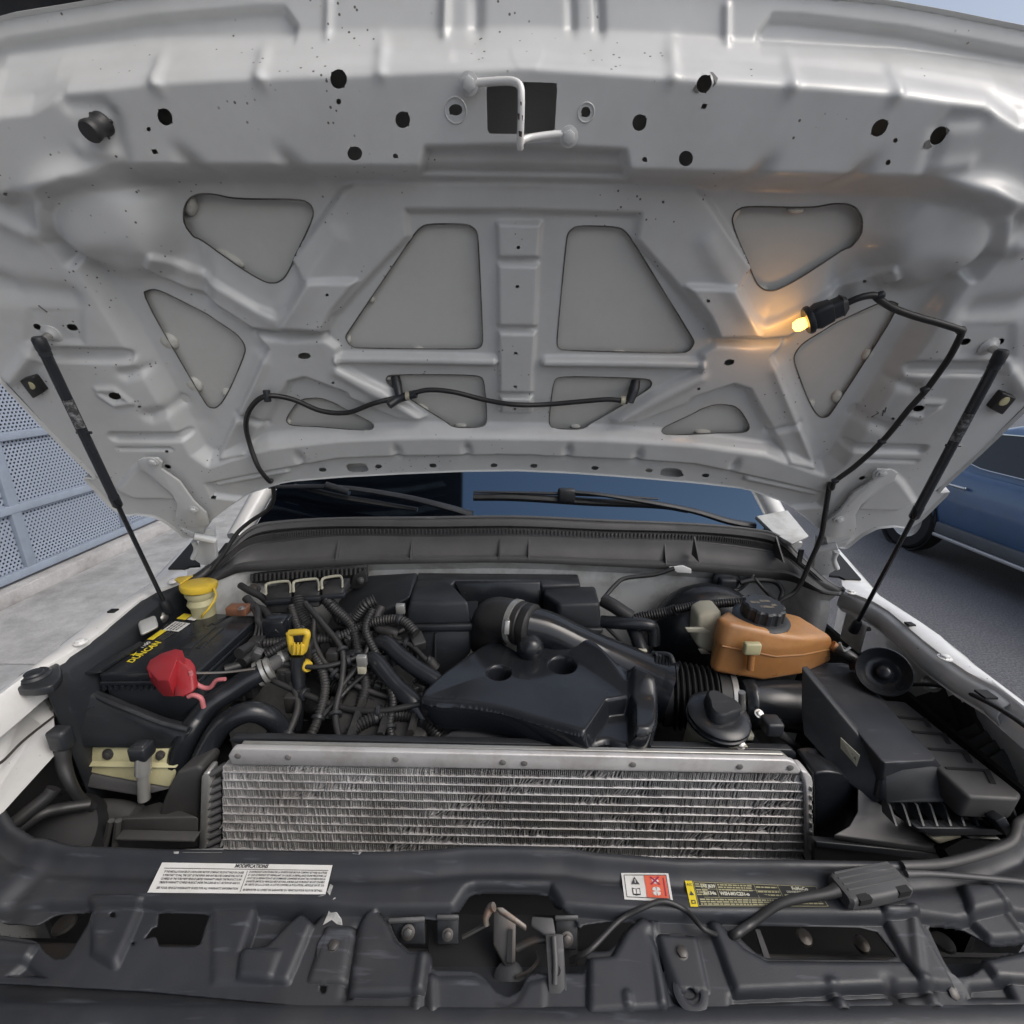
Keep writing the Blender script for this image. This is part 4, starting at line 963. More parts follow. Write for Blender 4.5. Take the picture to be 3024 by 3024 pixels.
# lower front zone with tabs
low = SX(J, (-400, 1110), (0, 1110), (280, 1075), (1650, 1075), (1930, 1100)) + SX(K, (180, 1105), (640, 1105), (715, 1000), (760, 985), (1180, 992), (1250, 1100), (1500, 1120)) + SX(L_, (100, 1140), (1120, 1150), (1330, 1140), (1560, 1170), (1800, 1120), (2300, 1200), (2400, 1800)) + SX(J, (-400, 1800))
sf.raise_(low, -0.016, 0.008, both=False)
SLV[0] = -0.03
# pads and tabs standing up again
for poly, v, w in (
    (SX(J, (530, 1090), (800, 1090), (700, 1290), (640, 1400), (520, 1330)), 0.016, 0.014),
    (SX(J, (1190, 1110), (1420, 1110), (1330, 1340), (1560, 1340), (1500, 1480), (1180, 1480)), 0.006, 0.012),
    (SX(J, (1350, 1330), (1490, 1310), (1610, 1200), (1690, 1140), (1740, 1190), (1600, 1480), (1330, 1460)), 0.014, 0.008),
    (SX(J, (1820, 1210), (1990, 1210), (1960, 1480), (1720, 1470)), 0.010, 0.006),
    (SX(K, (110, 1220), (165, 1140), (210, 1130), (265, 1200), (310, 1290), (390, 1350), (500, 1360), (470, 1540), (60, 1545)), 0.016, 0.007),
    (SX(K, (510, 1462), (760, 1458), (830, 1500), (880, 1590), (940, 1615), (1000, 1590), (1060, 1490), (1150, 1470), (1150, 1640), (510, 1640)), 0.004, 0.010),
    (SX(K, (1400, 1380), (1530, 1370), (1610, 1240), (1690, 1175), (1735, 1200), (1830, 1620), (1400, 1640)), 0.016, 0.007),
    (SX(K, (1785, 1250), (1990, 1260), (2060, 1530), (1850, 1520)), 0.008, 0.006),
    (SX(L_, (180, 1190), (230, 1200), (370, 1330), (500, 1395), (1260, 1400), (1350, 1500), (330, 1540)), 0.016, 0.010),
    (SX(L_, (1130, 1150), (1310, 1150), (1540, 1510), (1360, 1510)), 0.018, 0.012),
    (SX(L_, (1560, 1040), (1740, 1060), (1930, 1270), (1740, 1285), (1610, 1180)), 0.020, 0.012),
    (SX(L_, (1720, 1395), (2000, 1345), (2000, 1480), (1780, 1470)), 0.016, 0.010),
    (SX(J, (-200, 1250), (190, 1300), (150, 1360), (-200, 1380)), 0.014, 0.010),
    ):
    sf.raise_(poly, v * 0.6, w * 0.55, both=False)
# sunk pockets
for poly, v, w in ((SX(J, (1430, 1105), (1800, 1130), (1740, 1190), (1680, 1140), (1590, 1200), (1480, 1310), (1345, 1325)), -0.018, 0.012),
                   (SX(L_, (1640, 1490), (1850, 1475), (1900, 1565), (1630, 1565)), -0.012, 0.010),
                   (SX(J, (30, 1440), (150, 1360), (250, 1450)), -0.010, 0.012),
                   (SX(L_, (300, 1600), (1450, 1560), (1450, 1500), (300, 1540)), -0.006, 0.008)):
    sf.raise_(poly, v * 0.8, w * 0.6, both=False)
for a, b in (((100, 1220), (40, 1540)), ((1750, 1260), (1880, 1560))): sf.rib(SX(K, a, b), 0.006, -0.008, both=False)
sf.rib(SX(J, (20, 1060), (270, 860)), 0.02, 0.006, both=False); sf.rib(SX(J, (60, 1140), (200, 1010)), 0.016, -0.006, both=False)
sf.rib(SX(L_, (1720, 1040), (1920, 1260)), 0.006, 0.006, both=False); sf.rib(SX(L_, (1300, 1150), (1350, 1480)), 0.005, 0.004, both=False)
for a, b in (((880, 1535), (930, 1610)), ((1395, 1510), (1440, 1590)), ((1195, 1510), (1260, 1600))): sf.rib(SX(L_, a, b), 0.007, 0.008 if a[0] != 1195 else -0.010, both=False)
for a, b in (((1610, 1570), (1625, 1640)), ((1750, 1190), (1810, 1600))): sf.rib(SX(K, a, b), 0.004, 0.005, both=False)
for a, b in (((470, 1370), (430, 1620)), ((510, 1470), (515, 1620))): sf.rib(SX(K, a, b), 0.005, 0.006, both=False)
sf.blur(1)
def szs(p):
    z = -0.02
    for _ in range(5):
        v = atz(p, ZS + z); z = sf.sample(v.x, v.y)
    return (v.x, v.y)
# openings
SX2, SX = SX, (lambda f, *pts: [szs(f(*p)) for p in pts])
for poly in (SX(J, (205, 1205), (300, 1090), (525, 1090), (490, 1200), (430, 1300), (370, 1385), (310, 1390), (255, 1350), (205, 1285), (0, 1255), (-300, 1230), (-300, 1160), (0, 1175)),
             SX(J, (885, 1115), (1165, 1100), (1150, 1200), (1115, 1318), (890, 1318), (872, 1260), (808, 1275), (850, 1215), (880, 1205)),
             SX(K, (770, 1010), (1160, 1018), (1225, 1095), (1330, 1135), (1340, 1350), (1380, 1375), (1370, 1465), (1250, 1468), (1060, 1468), (1010, 1565), (940, 1598), (870, 1565), (800, 1478), (750, 1452), (520, 1448), (505, 1350), (400, 1345), (320, 1275), (285, 1180), (300, 1145), (470, 1140), (540, 1125), (660, 1120), (725, 1030)),
             SX(K, (1345, 1350), (1500, 1345), (1560, 1290), (1650, 1180), (1500, 1180), (1345, 1200)),
             SX(L_, (345, 1270), (360, 1225), (440, 1185), (1105, 1175), (1235, 1393), (510, 1388), (430, 1350)),
             SX(L_, (1385, 1195), (1590, 1192), (1700, 1285), (1745, 1300), (1990, 1292), (1990, 1345), (1720, 1388), (1690, 1440), (1630, 1480), (1540, 1490), (1480, 1400)),
             ):
    sf.hole(smooth_poly(poly, 1, 0.12))
def soval(c, rx, ry, n=18): return [szs((c[0] + rx * math.cos(a), c[1] + ry * math.sin(a))) for a in np.linspace(0, 2 * math.pi, n, endpoint=False)]
sf.hole(soval(L_(70, 1578), 18, 17)); sf.hole(soval(J(632, 1140), 9, 8)); sf.hole(soval(J(1803, 1550), 10, 14)); sf.hole(soval(J(742, 1300), 7, 5))
SX = SX2; SLV[0] = -0.03
outl = [(x, y + 0.004) for x, y in back] + SX(L_, (2300, 900), (2400, 1590), (1930, 1600), (0, 1650)) + SX(K, (0, 1640)) + SX(J, (1600, 1590), (800, 1520), (0, 1480), (-400, 1450), (-400, 800))
shield = empty('radiator_shield', (X0, 0.5, CZ + ZS), truck); tag(shield, 'charcoal plastic radiator cover across the front with stickers and openings')
sfn = lambda X, Y, h: np.stack([X, Y, CZ + ZS + h], -1)
so_ = sf.build('moulded_panel', sfn, M_['shield'], shield, outl)
md = so_.modifiers.new('thick', 'SOLIDIFY'); md.thickness = 0.003; md.offset = 1
def onsh(p, off=0.0):
    z = 0.0
    for _ in range(4):
        v = atz(p, ZS + z); z = sf.sample(v.x, v.y)
    return Vector((v.x, v.y, CZ + ZS + z + off))
def shield_normal(p):
    v = onsh(p); e = 0.012
    dx = (sf.sample(v.x + e, v.y) - sf.sample(v.x - e, v.y)) / (2 * e); dy = (sf.sample(v.x, v.y + e) - sf.sample(v.x, v.y - e)) / (2 * e)
    return Vector((-dx, -dy, 1)).normalized()
# dark tray under the openings, with the body crossmember
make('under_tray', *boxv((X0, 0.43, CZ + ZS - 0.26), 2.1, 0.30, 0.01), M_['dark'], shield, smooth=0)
box('crossmember', (X0, 0.47, CZ + ZS - 0.14), 1.7, 0.05, 0.05, M_['iron'], shield, bevel=0.006)
for p in (J(360, 1190), L_(1480, 1290)): lathe('stud', [(0.016, 0), (0.014, 0.004), (0.006, 0.006)], atz(p, ZS - 0.12), (0, 0, 1), M_['iron'], shield, segs=16)
for p in (L_(708, 1262), L_(1025, 1300)): lathe('stud', [(0.012, 0), (0.010, 0.004), (0.003, 0.006)], atz(p, ZS - 0.10), (0, -0.3, 1), M_['iron'], shield, segs=12)
slab('strap', [atz(p, ZS - 0.05) for p in (L_(435, 1215), L_(460, 1215), L_(525, 1390), L_(490, 1390))], (0, 0, -0.006), M_['grey'], shield)
# bolts and push pins on the shield
for p, me, s in ((J(1860, 1312), BOLTK, 1.2), (L_(22, 1350), BOLTK, 1.3), (L_(1525, 1572), BOLTK, 1.2)):
    v = onsh(p); nrm = shield_normal(p); inst('bolt', me, mat_at(v + nrm * 0.001, nrm, s), shield)
    lathe('washer', [(0.022, 0), (0.022, 0.0015), (0.020, 0.002), (0.012, 0.0022)], v + nrm * 0.0003, nrm, M_['shield'], shield, segs=28)
lathe('grommet', [(0.022, 0.0), (0.022, 0.004), (0.016, 0.006), (0.0125, 0.005), (0.0125, -0.02)], onsh(L_(70, 1578)) + Vector((0, 0, 0.001)), (0, -0.1, 1), M_['shield'], shield, segs=24)
# ---- front edge: rounded grille header below the shield
hdr = []
for i in range(41):
    u = i / 40 * 2 - 1; px = 1512 + u * 2100
    yy = 1490 + 150 * (1 - abs(u) ** 2) if u < 0 else 1600 + 40 * (1 - u)
    a = atz(K((px - 1000) / S, 1648 - 60 * abs(u) ** 2.0), ZS - 0.046)
    a.x = X0 + u * 1.05
    row = [a + Vector((0, 0.06, -0.03)), a + Vector((0, 0.012, -0.006)), a + Vector((0, 0.004, -0.003)), a + Vector((0, -0.003, 0.004)), a + Vector((0, -0.012, 0.007)), a + Vector((0, -0.022, 0.005)), a + Vector((0, -0.028, 0.001)), a + Vector((0, -0.05, -0.001)), a + Vector((0, -0.085, -0.010)), a + Vector((0, -0.11, -0.04)), a + Vector((0, -0.12, -0.14))]
    hdr.append(row)
w = len(hdr[0])
make('grille_header', [p for r in hdr for p in r], [(i * w + k, i * w + k + 1, (i + 1) * w + k + 1, (i + 1) * w + k) for i in range(40) for k in range(w - 1)], M_['shield'], truck, smooth=60, label='charcoal rounded grille header along the bottom of the picture')
# ---- stickers
def basis(p00, p10, p01):
    x = (p10 - p00); y = (p01 - p00); return p00, x, y
def fontmesh(txt, m, size=1.0, align='CENTER', bold=0.0, shear=0.0, xs=1.0):
    cu = bpy.data.curves.new('txt', 'FONT'); cu.body = txt; cu.size = size; cu.align_x = align; cu.align_y = 'CENTER'; cu.offset = bold; cu.shear = shear; cu.resolution_u = 2
    o = bpy.data.objects.new('txt', cu); COL.objects.link(o)
    dg = bpy.context.evaluated_depsgraph_get(); me = bpy.data.meshes.new_from_object(o.evaluated_get(dg))
    bpy.data.objects.remove(o); bpy.data.curves.remove(cu)
    co = np.zeros(len(me.vertices) * 3); me.vertices.foreach_get('co', co); V = co.reshape(-1, 3); Fc = [tuple(p.vertices) for p in me.polygons]; bpy.data.meshes.remove(me)
    return V, Fc
class Sticker:
    """flat label: corners tl, tr, bl, br in 3D; content placed in 0..1 coordinates (v down)"""
    def __init__(s, name, corners, m, parent, label, lift=0.0008, pull=0):
        s.c = [Vector(c) for c in corners]; nrm = (s.c[1] - s.c[0]).cross(s.c[2] - s.c[0]).normalized()
        if nrm.dot(Vector((0, 0, CZ)) - s.c[0]) < 0: nrm = -nrm
        s.n = nrm; s.c = [c + nrm * lift for c in s.c]
        tl, tr, bl, br = s.c
        s.o = slab(name, [tl, tr, br, bl], -nrm * 0.0006, m, parent, smooth=0); s.o['label'] = label; s.k = 0
        s.W = (tr - tl).length; s.Hh = (bl - tl).length
    def pt(s, u, v, k=1):
        tl, tr, bl, br = s.c; return (tl.lerp(tr, u)).lerp(bl.lerp(br, u), v) + s.n * (0.0006 * k)
    def rect(s, name, u0, v0, u1, v1, m, k=1):
        return make(name, [s.pt(u0, v0, k), s.pt(u1, v0, k), s.pt(u1, v1, k), s.pt(u0, v1, k)], [(0, 1, 2, 3)], m, s.o, smooth=0)
    def poly(s, name, pts, m, k=1):
        return make(name, [s.pt(a, b, k) for a, b in pts], [tuple(range(len(pts)))], m, s.o, smooth=0)
    def frame(s, name, u0, v0, u1, v1, t, m, k=1):
        ta = t * s.Hh / s.W; b = Bag()
        for (a, c, d, e) in ((u0, v0, u1, v0 + t), (u0, v1 - t, u1, v1), (u0, v0, u0 + ta, v1), (u1 - ta, v0, u1, v1)):
            b.add(([s.pt(a, c, k), s.pt(d, c, k), s.pt(d, e, k), s.pt(a, e, k)], [(0, 1, 2, 3)]))
        return b.build(name, m, s.o, smooth=0)
    def text(s, lines, m, k=1, name='lettering'):
        """lines: (text, u, v, height as fraction of the label height, align, bold, shear, maxwidth)"""
        b = Bag()
        for (txt, u, v, h, al, bo, sh, mw) in lines:
            V, Fc = fontmesh(txt, None, 1.0, al, bo, sh)
            sc = h / 0.72; wid = (V[:, 0].max() - V[:, 0].min()) * sc * s.Hh / s.W
            xs = min(1.0, mw / wid) if mw else 1.0
            b.add(([s.pt(u + x * sc * xs * s.Hh / s.W, v - y * sc, k) for x, y, _ in V], Fc))
        o_ = b.build(name, m, s.o, smooth=0); o_['kind'] = 'stuff'; return o_
def print_rows(s, rows, m, k=1, name='small_print', seed=1):
    """print too small to read: rows of word-length dashes; rows = (u0, u1, v, height)"""
    R_ = random.Random(seed); b = Bag()
    for u0, u1, v, h in rows:
        u = u0
        while u < u1 - 0.004:
            w = min(R_.uniform(0.012, 0.045) * min(1, 0.25 / s.W), u1 - u)
            b.add(([s.pt(u, v - h / 2, k), s.pt(u + w, v - h / 2, k), s.pt(u + w, v + h / 2, k), s.pt(u, v + h / 2, k)], [(0, 1, 2, 3)])); u += w + 0.006 * min(1, 0.25 / s.W)
    o_ = b.build(name, m, s.o, smooth=0); o_['kind'] = 'stuff'; return o_
ZL = ZS + 0.0
def shc(*pts): return [onsh(p) for p in pts]
def flat4(tl, tr, bl, br):
    a, b, c, d = shc(tl, tr, bl, br); d2 = a + (b - a) + (c - a); return [a, b, c, b + (c - a) * ((d - b).length / (c - a).length)]
tl, tr, bl = onsh(J(915, 868), 0.003), onsh(J(1858, 882), 0.003), onsh(J(825, 1020), 0.003)
br = onsh(J(1815, 1030), 0.003)
stk = Sticker('warning_sticker', [tl, tr, bl, br], M_['paper'], truck, 'long white sticker headed MODIFICATIONS with two columns of small print')
stk.text([('MODIFICATIONS', 0.53, 0.12, 0.12, 'CENTER', 0.05, 0.15, 0)], M_['ink'])
stk.rect('rule', 0.03, 0.215, 0.985, 0.235, M_['ink']); stk.rect('rule', 0.516, 0.27, 0.519, 0.96, M_['ink'])
lt = ['IF THE INSTALLATION/USE OF A NON-FORD MOTOR COMPANY PRODUCT FAILS OR CAUSES', 'A FORD PART TO FAIL, THE COST OF THE REPAIR AND ANY RELATED DAMAGE WILL NOT BE', 'COVERED BY THE FORD NEW VEHICLE LIMITED WARRANTY UNLESS THE PRODUCT IS AN', '"EMISSION WARRANTY" COVERED PRODUCT UNDER THE CLEAN AIR ACT, SECTION 207 AND 213.', 'SEE YOUR VEHICLE WARRANTY GUIDE FOR ALL WARRANTY INFORMATION']
rt = ['SI UN PRODUIT NON FOURNI PAR LA SOCIETE FORD MOTOR COMPANY EST POSE OU UTILISE', 'ET QUE CE PRODUIT EST DEFAILLANT OU CAUSE LA DEFAILLANCE D\'UNE PIECE FORD, LE', 'COUT DE LA REPARATION ET LES DOMMAGES CONNEXES NE SONT PAS COUVERTS PAR LA', 'GARANTIE LIMITEE DU VEHICULE NEUF DE FORD, A MOINS QUE CE PRODUIT NE SOIT COUVERT', 'EN VERTU DE LA LOI SUR LA LUTTE CONTRE LA POLLUTION, ARTICLES 207 ET 213', 'SE REPORTER AU LIVRET DE GARANTIES DU VEHICULE POUR PLUS DE DETAILS.']
ls = [(t_, 0.27, 0.34 + i * 0.115 + (0.06 if i == 4 else 0), 0.068, 'CENTER', 0.03, 0, 0.46) for i, t_ in enumerate(lt)] + [(t_, 0.755, 0.31 + i * 0.105 + (0.06 if i == 5 else 0), 0.066, 'CENTER', 0.03, 0, 0.45) for i, t_ in enumerate(rt)]
stk.text(ls, M_['ink'])
tl, tr, bl, br = [onsh(p, 0.003) for p in (K(1572, 917), K(1832, 925), K(1592, 1058), K(1862, 1072))]
stk = Sticker('warning_sticker', [tl, tr, bl, br], M_['paper'], truck, 'small white and orange-red fan hazard sticker with pictograms')
stk.frame('border', 0.05, 0.09, 0.95, 0.93, 0.025, M_['ink'])
stk.rect('red_half', 0.475, 0.12, 0.93, 0.90, M_['rlab'])
stk.poly('triangle', [(0.27, 0.17), (0.36, 0.45), (0.18, 0.45)], M_['ink']); stk.rect('exclamation', 0.262, 0.27, 0.278, 0.40, M_['paper'], 2)
stk.poly('book', [(0.19, 0.58), (0.265, 0.61), (0.35, 0.58), (0.35, 0.83), (0.265, 0.86), (0.19, 0.83)], M_['bluelab'] if 'bluelab' in M_ else M_['klab']); stk.rect('book_page', 0.275, 0.63, 0.335, 0.80, M_['paper'], 2); stk.rect('book_page', 0.205, 0.63, 0.258, 0.80, M_['paper'], 2)
M_['maroon'] = mat('sticker_maroon', (0.35, 0.03, 0.08), 0.4)
for q in ([(0.58, 0.18), (0.62, 0.16), (0.80, 0.44), (0.76, 0.46)], [(0.76, 0.16), (0.80, 0.18), (0.62, 0.46), (0.58, 0.44)]): stk.poly('cross', q, M_['maroon'], 2)
stk.poly('hand', [(0.62, 0.24), (0.72, 0.22), (0.77, 0.30), (0.74, 0.42), (0.64, 0.40)], M_['paper'], 1)
for i in range(4):
    a = math.radians(45 + 90 * i); cx, cy = 0.69, 0.68; u = math.cos(a); v = math.sin(a)
    stk.poly('fan_blade', [(cx, cy), (cx + 0.07 * u - 0.05 * v, cy + 0.13 * v + 0.09 * u), (cx + 0.10 * u, cy + 0.17 * v), (cx + 0.07 * u + 0.05 * v, cy + 0.13 * v - 0.09 * u)], M_['paper'], 2)
stk.rect('side_print', 0.865, 0.2, 0.885, 0.84, M_['maroon'], 2)
tl, tr, bl, br = [onsh(p, 0.003) for p in (L_(40, 958), L_(770, 985), L_(72, 1102), L_(838, 1130))]
stk = Sticker('specification_sticker', [tl, tr, bl, br], M_['klab'], truck, 'black and yellow air conditioning specification sticker on the radiator cover')
M_['olab'] = mat('sticker_olive_print', (0.42, 0.40, 0.24), 0.4); M_['wlab'] = mat('sticker_pale_print', (0.62, 0.61, 0.5), 0.4)
stk.rect('yellow_end', 0.0, 0.0, 0.055, 1.0, M_['ylab'])
stk.text([('A/C', 0.028, 0.17, 0.10, 'CENTER', 0.01, 0, 0.05)], M_['ink'], 2)
stk.poly('triangle', [(0.028, 0.40), (0.045, 0.58), (0.011, 0.58)], M_['ink'], 2); stk.frame('book', 0.014, 0.76, 0.044, 0.90, 0.03, M_['ink'], 2)
stk.frame('border', 0.06, 0.03, 0.995, 0.97, 0.02, M_['olab'])
for v in (0.30, 0.63): stk.rect('rule', 0.115, v, 0.70, v + 0.015, M_['olab'])
for u in (0.225, 0.70, 0.52): stk.rect('rule', u, 0.05, u + 0.003, 0.63, M_['olab'])
stk.text([('SAE J639', 0.165, 0.19, 0.13, 'CENTER', 0.05, 0, 0.11), ('R-134a', 0.165, 0.47, 0.13, 'CENTER', 0.05, 0, 0.10), ('WSH-M1C231-B', 0.35, 0.48, 0.14, 'CENTER', 0.05, 0, 0.22), ('FoMoCo', 0.86, 0.17, 0.16, 'CENTER', 0.05, 0, 0.12), ('DEARBORN, MICHIGAN', 0.86, 0.33, 0.09, 'CENTER', 0.02, 0, 0.22)], M_['wlab'])
print_rows(stk, [(0.07, 0.155, v_, 0.05) for v_ in (0.12, 0.21, 0.35, 0.44, 0.53)] + [(0.24, 0.50, v_, 0.055) for v_ in (0.12, 0.22, 0.32)] + [(0.53, 0.69, v_, 0.06) for v_ in (0.16, 0.36, 0.50)] + [(0.08, 0.62, v_, 0.055) for v_ in (0.72, 0.81, 0.90)] + [(0.72, 0.97, v_, 0.06) for v_ in (0.48, 0.60, 0.72, 0.84)], M_['olab'], 1, 'small_print', 5)
# worn tape remains
M_['tape'] = mat('worn_tape', (0.42, 0.42, 0.41), 0.55, vary=0.1, dirt=(0.1, 0.1, 0.1), dirt_amt=0.8, dirt_scale=60)
for poly in ([J(1015, 782), J(1250, 776), J(1240, 802), J(1020, 800)], [J(970, 795), J(1000, 795), J(998, 803), J(972, 803)], [J(1860, 1068), J(1875, 1080), J(1870, 1130), J(1905, 1170), J(1910, 1205), J(1880, 1200), J(1850, 1175), J(1800, 1205), J(1825, 1150)], [J(1768, 1045), J(1800, 1038), J(1820, 1085), J(1790, 1100)], [J(1842, 975), J(1858, 985), J(1840, 1040), J(1825, 1020)], [K(835, 797), K(985, 793), K(970, 812), K(900, 806)], [K(75, 797), K(130, 800), K(118, 812), K(80, 808)]):
    top_ = [onsh(p, 0.0045) for p in poly]; make('tape_remnant', top_, [tuple(range(len(top_)))], M_['tape'], shield, smooth=0)
# ---- cable connector lying on the shield
cc = empty('cable_connector', onsh(L_(1050, 1010), 0.02), truck); tag(cc, 'grey ribbed cable connector block lying on the radiator cover')
a, b = onsh(L_(885, 1055), 0.018), onsh(L_(1225, 985), 0.018)
ax = (b - a).normalized(); sd_ = Vector((0, 0, 1)).cross(ax).normalized(); up = ax.cross(sd_)
V, Fc = [], []
loft('block', [rrect(a.lerp(b, t_), sd_, up, w_, h_, 0.006) for t_, w_, h_ in ((0.0, 0.036, 0.018), (0.04, 0.043, 0.022), (0.5, 0.046, 0.024), (0.96, 0.043, 0.022), (1.0, 0.036, 0.018))], M_['grey'], cc, smooth=30)
for q in (-0.012, -0.004, 0.004, 0.012):
    tube('rib', [a.lerp(b, 0.06) + sd_ * (q + 0.006) + up * 0.0108, a.lerp(b, 0.94) + sd_ * (q + 0.006) + up * 0.0115], 0.0018, M_['grey'], cc, segs=6, n=3)
for t_ in (0.2, 0.82): box('latch_window', a.lerp(b, t_) - sd_ * 0.0185 + up * 0.0065, 0.020, 0.009, 0.010, M_['dark'], cc, X=ax, Y=sd_, Z=up)
tube('cable', [onsh(L_(870, 1062), 0.024), onsh(L_(800, 1080), 0.022), onsh(L_(560, 1160), 0.016), onsh(L_(400, 1215), 0.010), atz(L_(320, 1245), ZS - 0.02), atz(L_(250, 1270), ZS - 0.05)], [0.009, 0.0068, 0.006, 0.006, 0.006, 0.006], M_['rubber'], cc, segs=10)
tube('cable', [onsh(L_(1250, 972), 0.024), onsh(L_(1400, 962), 0.020), onsh(L_(1700, 972), 0.016), onsh(L_(1930, 990), 0.014), onsh(L_(2250, 1030), 0.012)], [0.005, 0.004, 0.004, 0.004, 0.004], M_['grey'], cc, segs=8)
tube('release_cable', [atz(K(1290, 1390), ZS - 0.045), atz(K(1400, 1330), ZS - 0.02), onsh(K(1560, 1200), 0.012), onsh(K(1680, 1140), 0.012), onsh(K(1800, 1135), 0.010), onsh(L_(40, 1170), 0.010), atz(L_(150, 1215), ZS - 0.01), atz(L_(260, 1260), ZS - 0.04)], 0.0036, M_['rubber'], truck, segs=8, n=40)
# ---- latch in the middle opening
lt_ = empty('hood_latch', atz(K(1000, 1300), ZS - 0.06), truck); tag(lt_, 'rusty steel hood latch with lever and plates in the middle opening')
def zz(p, d): return atz(p, ZS + d)
slab('base_plate', [zz(p, -0.075) for p in (K(490, 1130), K(1340, 1130), K(1330, 1420), K(1250, 1470), K(700, 1470), K(500, 1440))], (0, 0, -0.006), M_['dark'], lt_, bevel=0.002)
slab('cheek', [zz(K(860, 1110), -0.012), zz(K(910, 1095), -0.010), zz(K(990, 1180), -0.02), zz(K(985, 1400), -0.05), zz(K(950, 1420), -0.055), zz(K(925, 1420), -0.055), zz(K(860, 1300), -0.04)], (0, 0.012, -0.03), M_['iron'], lt_, bevel=0.002)
slab('slot', [zz(K(945, 1215), -0.020), zz(K(970, 1215), -0.020), zz(K(965, 1400), -0.048), zz(K(935, 1400), -0.048)], (0, 0, -0.003), M_['dark'], lt_)
M_['rust'] = mat('rusty_steel', (0.22, 0.20, 0.18), 0.5, metal=0.5, vary=0.25, dirt=(0.16, 0.07, 0.03), dirt_amt=0.8, dirt_scale=50)
slab('top_arm', [zz(K(875, 1090), -0.006), zz(K(915, 1090), -0.006), zz(K(1050, 1190), -0.020), zz(K(1045, 1215), -0.022), zz(K(900, 1120), -0.010)], (0, 0, -0.006), M_['rust'], lt_, bevel=0.0015)
tube('hook', [zz(K(865, 1090), -0.004), zz(K(845, 1100), -0.008), zz(K(820, 1150), -0.014), zz(K(822, 1195), -0.022)], [0.006, 0.006, 0.005, 0.004], M_['rust'], lt_, segs=8)
slab('side_bracket', [zz(K(1075, 1140), -0.008), zz(K(1195, 1148), -0.006), zz(K(1210, 1240), -0.012), zz(K(1150, 1240), -0.012), zz(K(1070, 1190), -0.012)], (0, 0, -0.006), M_['grey'], lt_, bevel=0.002)
slab('upright', [zz(K(1150, 1240), -0.014), zz(K(1250, 1240), -0.014), zz(K(1265, 1450), -0.030), zz(K(1275, 1640), -0.050), zz(K(1170, 1640), -0.050), zz(K(1165, 1450), -0.030)], (0, 0.004, -0.008), M_['grey'], lt_, bevel=0.002)
tube('upright_rib', [zz(K(1200, 1255), -0.011), zz(K(1208, 1410), -0.024), zz(K(1205, 1520), -0.036)], 0.004, M_['grey'], lt_, segs=8)
slab('upright', [zz(K(1270, 1540), -0.045), zz(K(1292, 1545), -0.045), zz(K(1295, 1640), -0.055), zz(K(1278, 1640), -0.055)], (0, 0.004, -0.008), M_['grey'], lt_)
lathe('hole', [(0.006, 0), (0.006, 0.0008)], zz(K(1212, 1445), -0.028), (0, -0.1, 1), M_['dark'], lt_, segs=12)
tube('spring_rod', [zz(K(690, 1260), -0.045), zz(K(840, 1180), -0.028)], 0.003, M_['iron'], lt_, segs=6, n=3)
tube('lever', [zz(K(990, 1320), -0.045), zz(K(1080, 1280), -0.035), zz(K(1160, 1265), -0.03)], 0.005, M_['iron'], lt_, segs=8)
tube('spring_rod', [zz(K(990, 1480), -0.055), zz(K(1060, 1450), -0.05), zz(K(1110, 1390), -0.045), zz(K(1100, 1340), -0.045)], 0.0025, M_['iron'], lt_, segs=6)
lathe('roller', [(0.022, 0), (0.022, 0.02), (0.015, 0.024)], zz(K(950, 1510), -0.085), (0, -0.5, 1), M_['plast'], lt_, segs=20)
for q in ([K(275, 1150), K(480, 1140), K(482, 1300), K(330, 1300)], [K(545, 1130), K(670, 1130), K(668, 1300), K(548, 1300)], [K(1205, 1135), K(1335, 1132), K(1330, 1330), K(1215, 1330)]):
    slab('mount_plate', [zz(p, -0.028 - 0.03 * (i > 1)) for i, p in enumerate(q)], (0, 0.003, -0.006), M_['plast'], lt_, bevel=0.002)
    slab('plate_flange', [zz(q[0], -0.022), zz(q[1], -0.022), zz((q[1][0], q[1][1] + 12), -0.024), zz((q[0][0], q[0][1] + 12), -0.024)], (0, 0, -0.006), M_['grey'], lt_, bevel=0.0015)
for p, me, s in ((K(388, 1232), BOLTK, 1.15), (K(608, 1245), BOLTK, 0.95), (K(1272, 1270), BOLTK, 1.1)):
    inst('bolt', me, mat_at(zz(p, -0.036), (0.05, -0.75, 0.65), s), lt_)
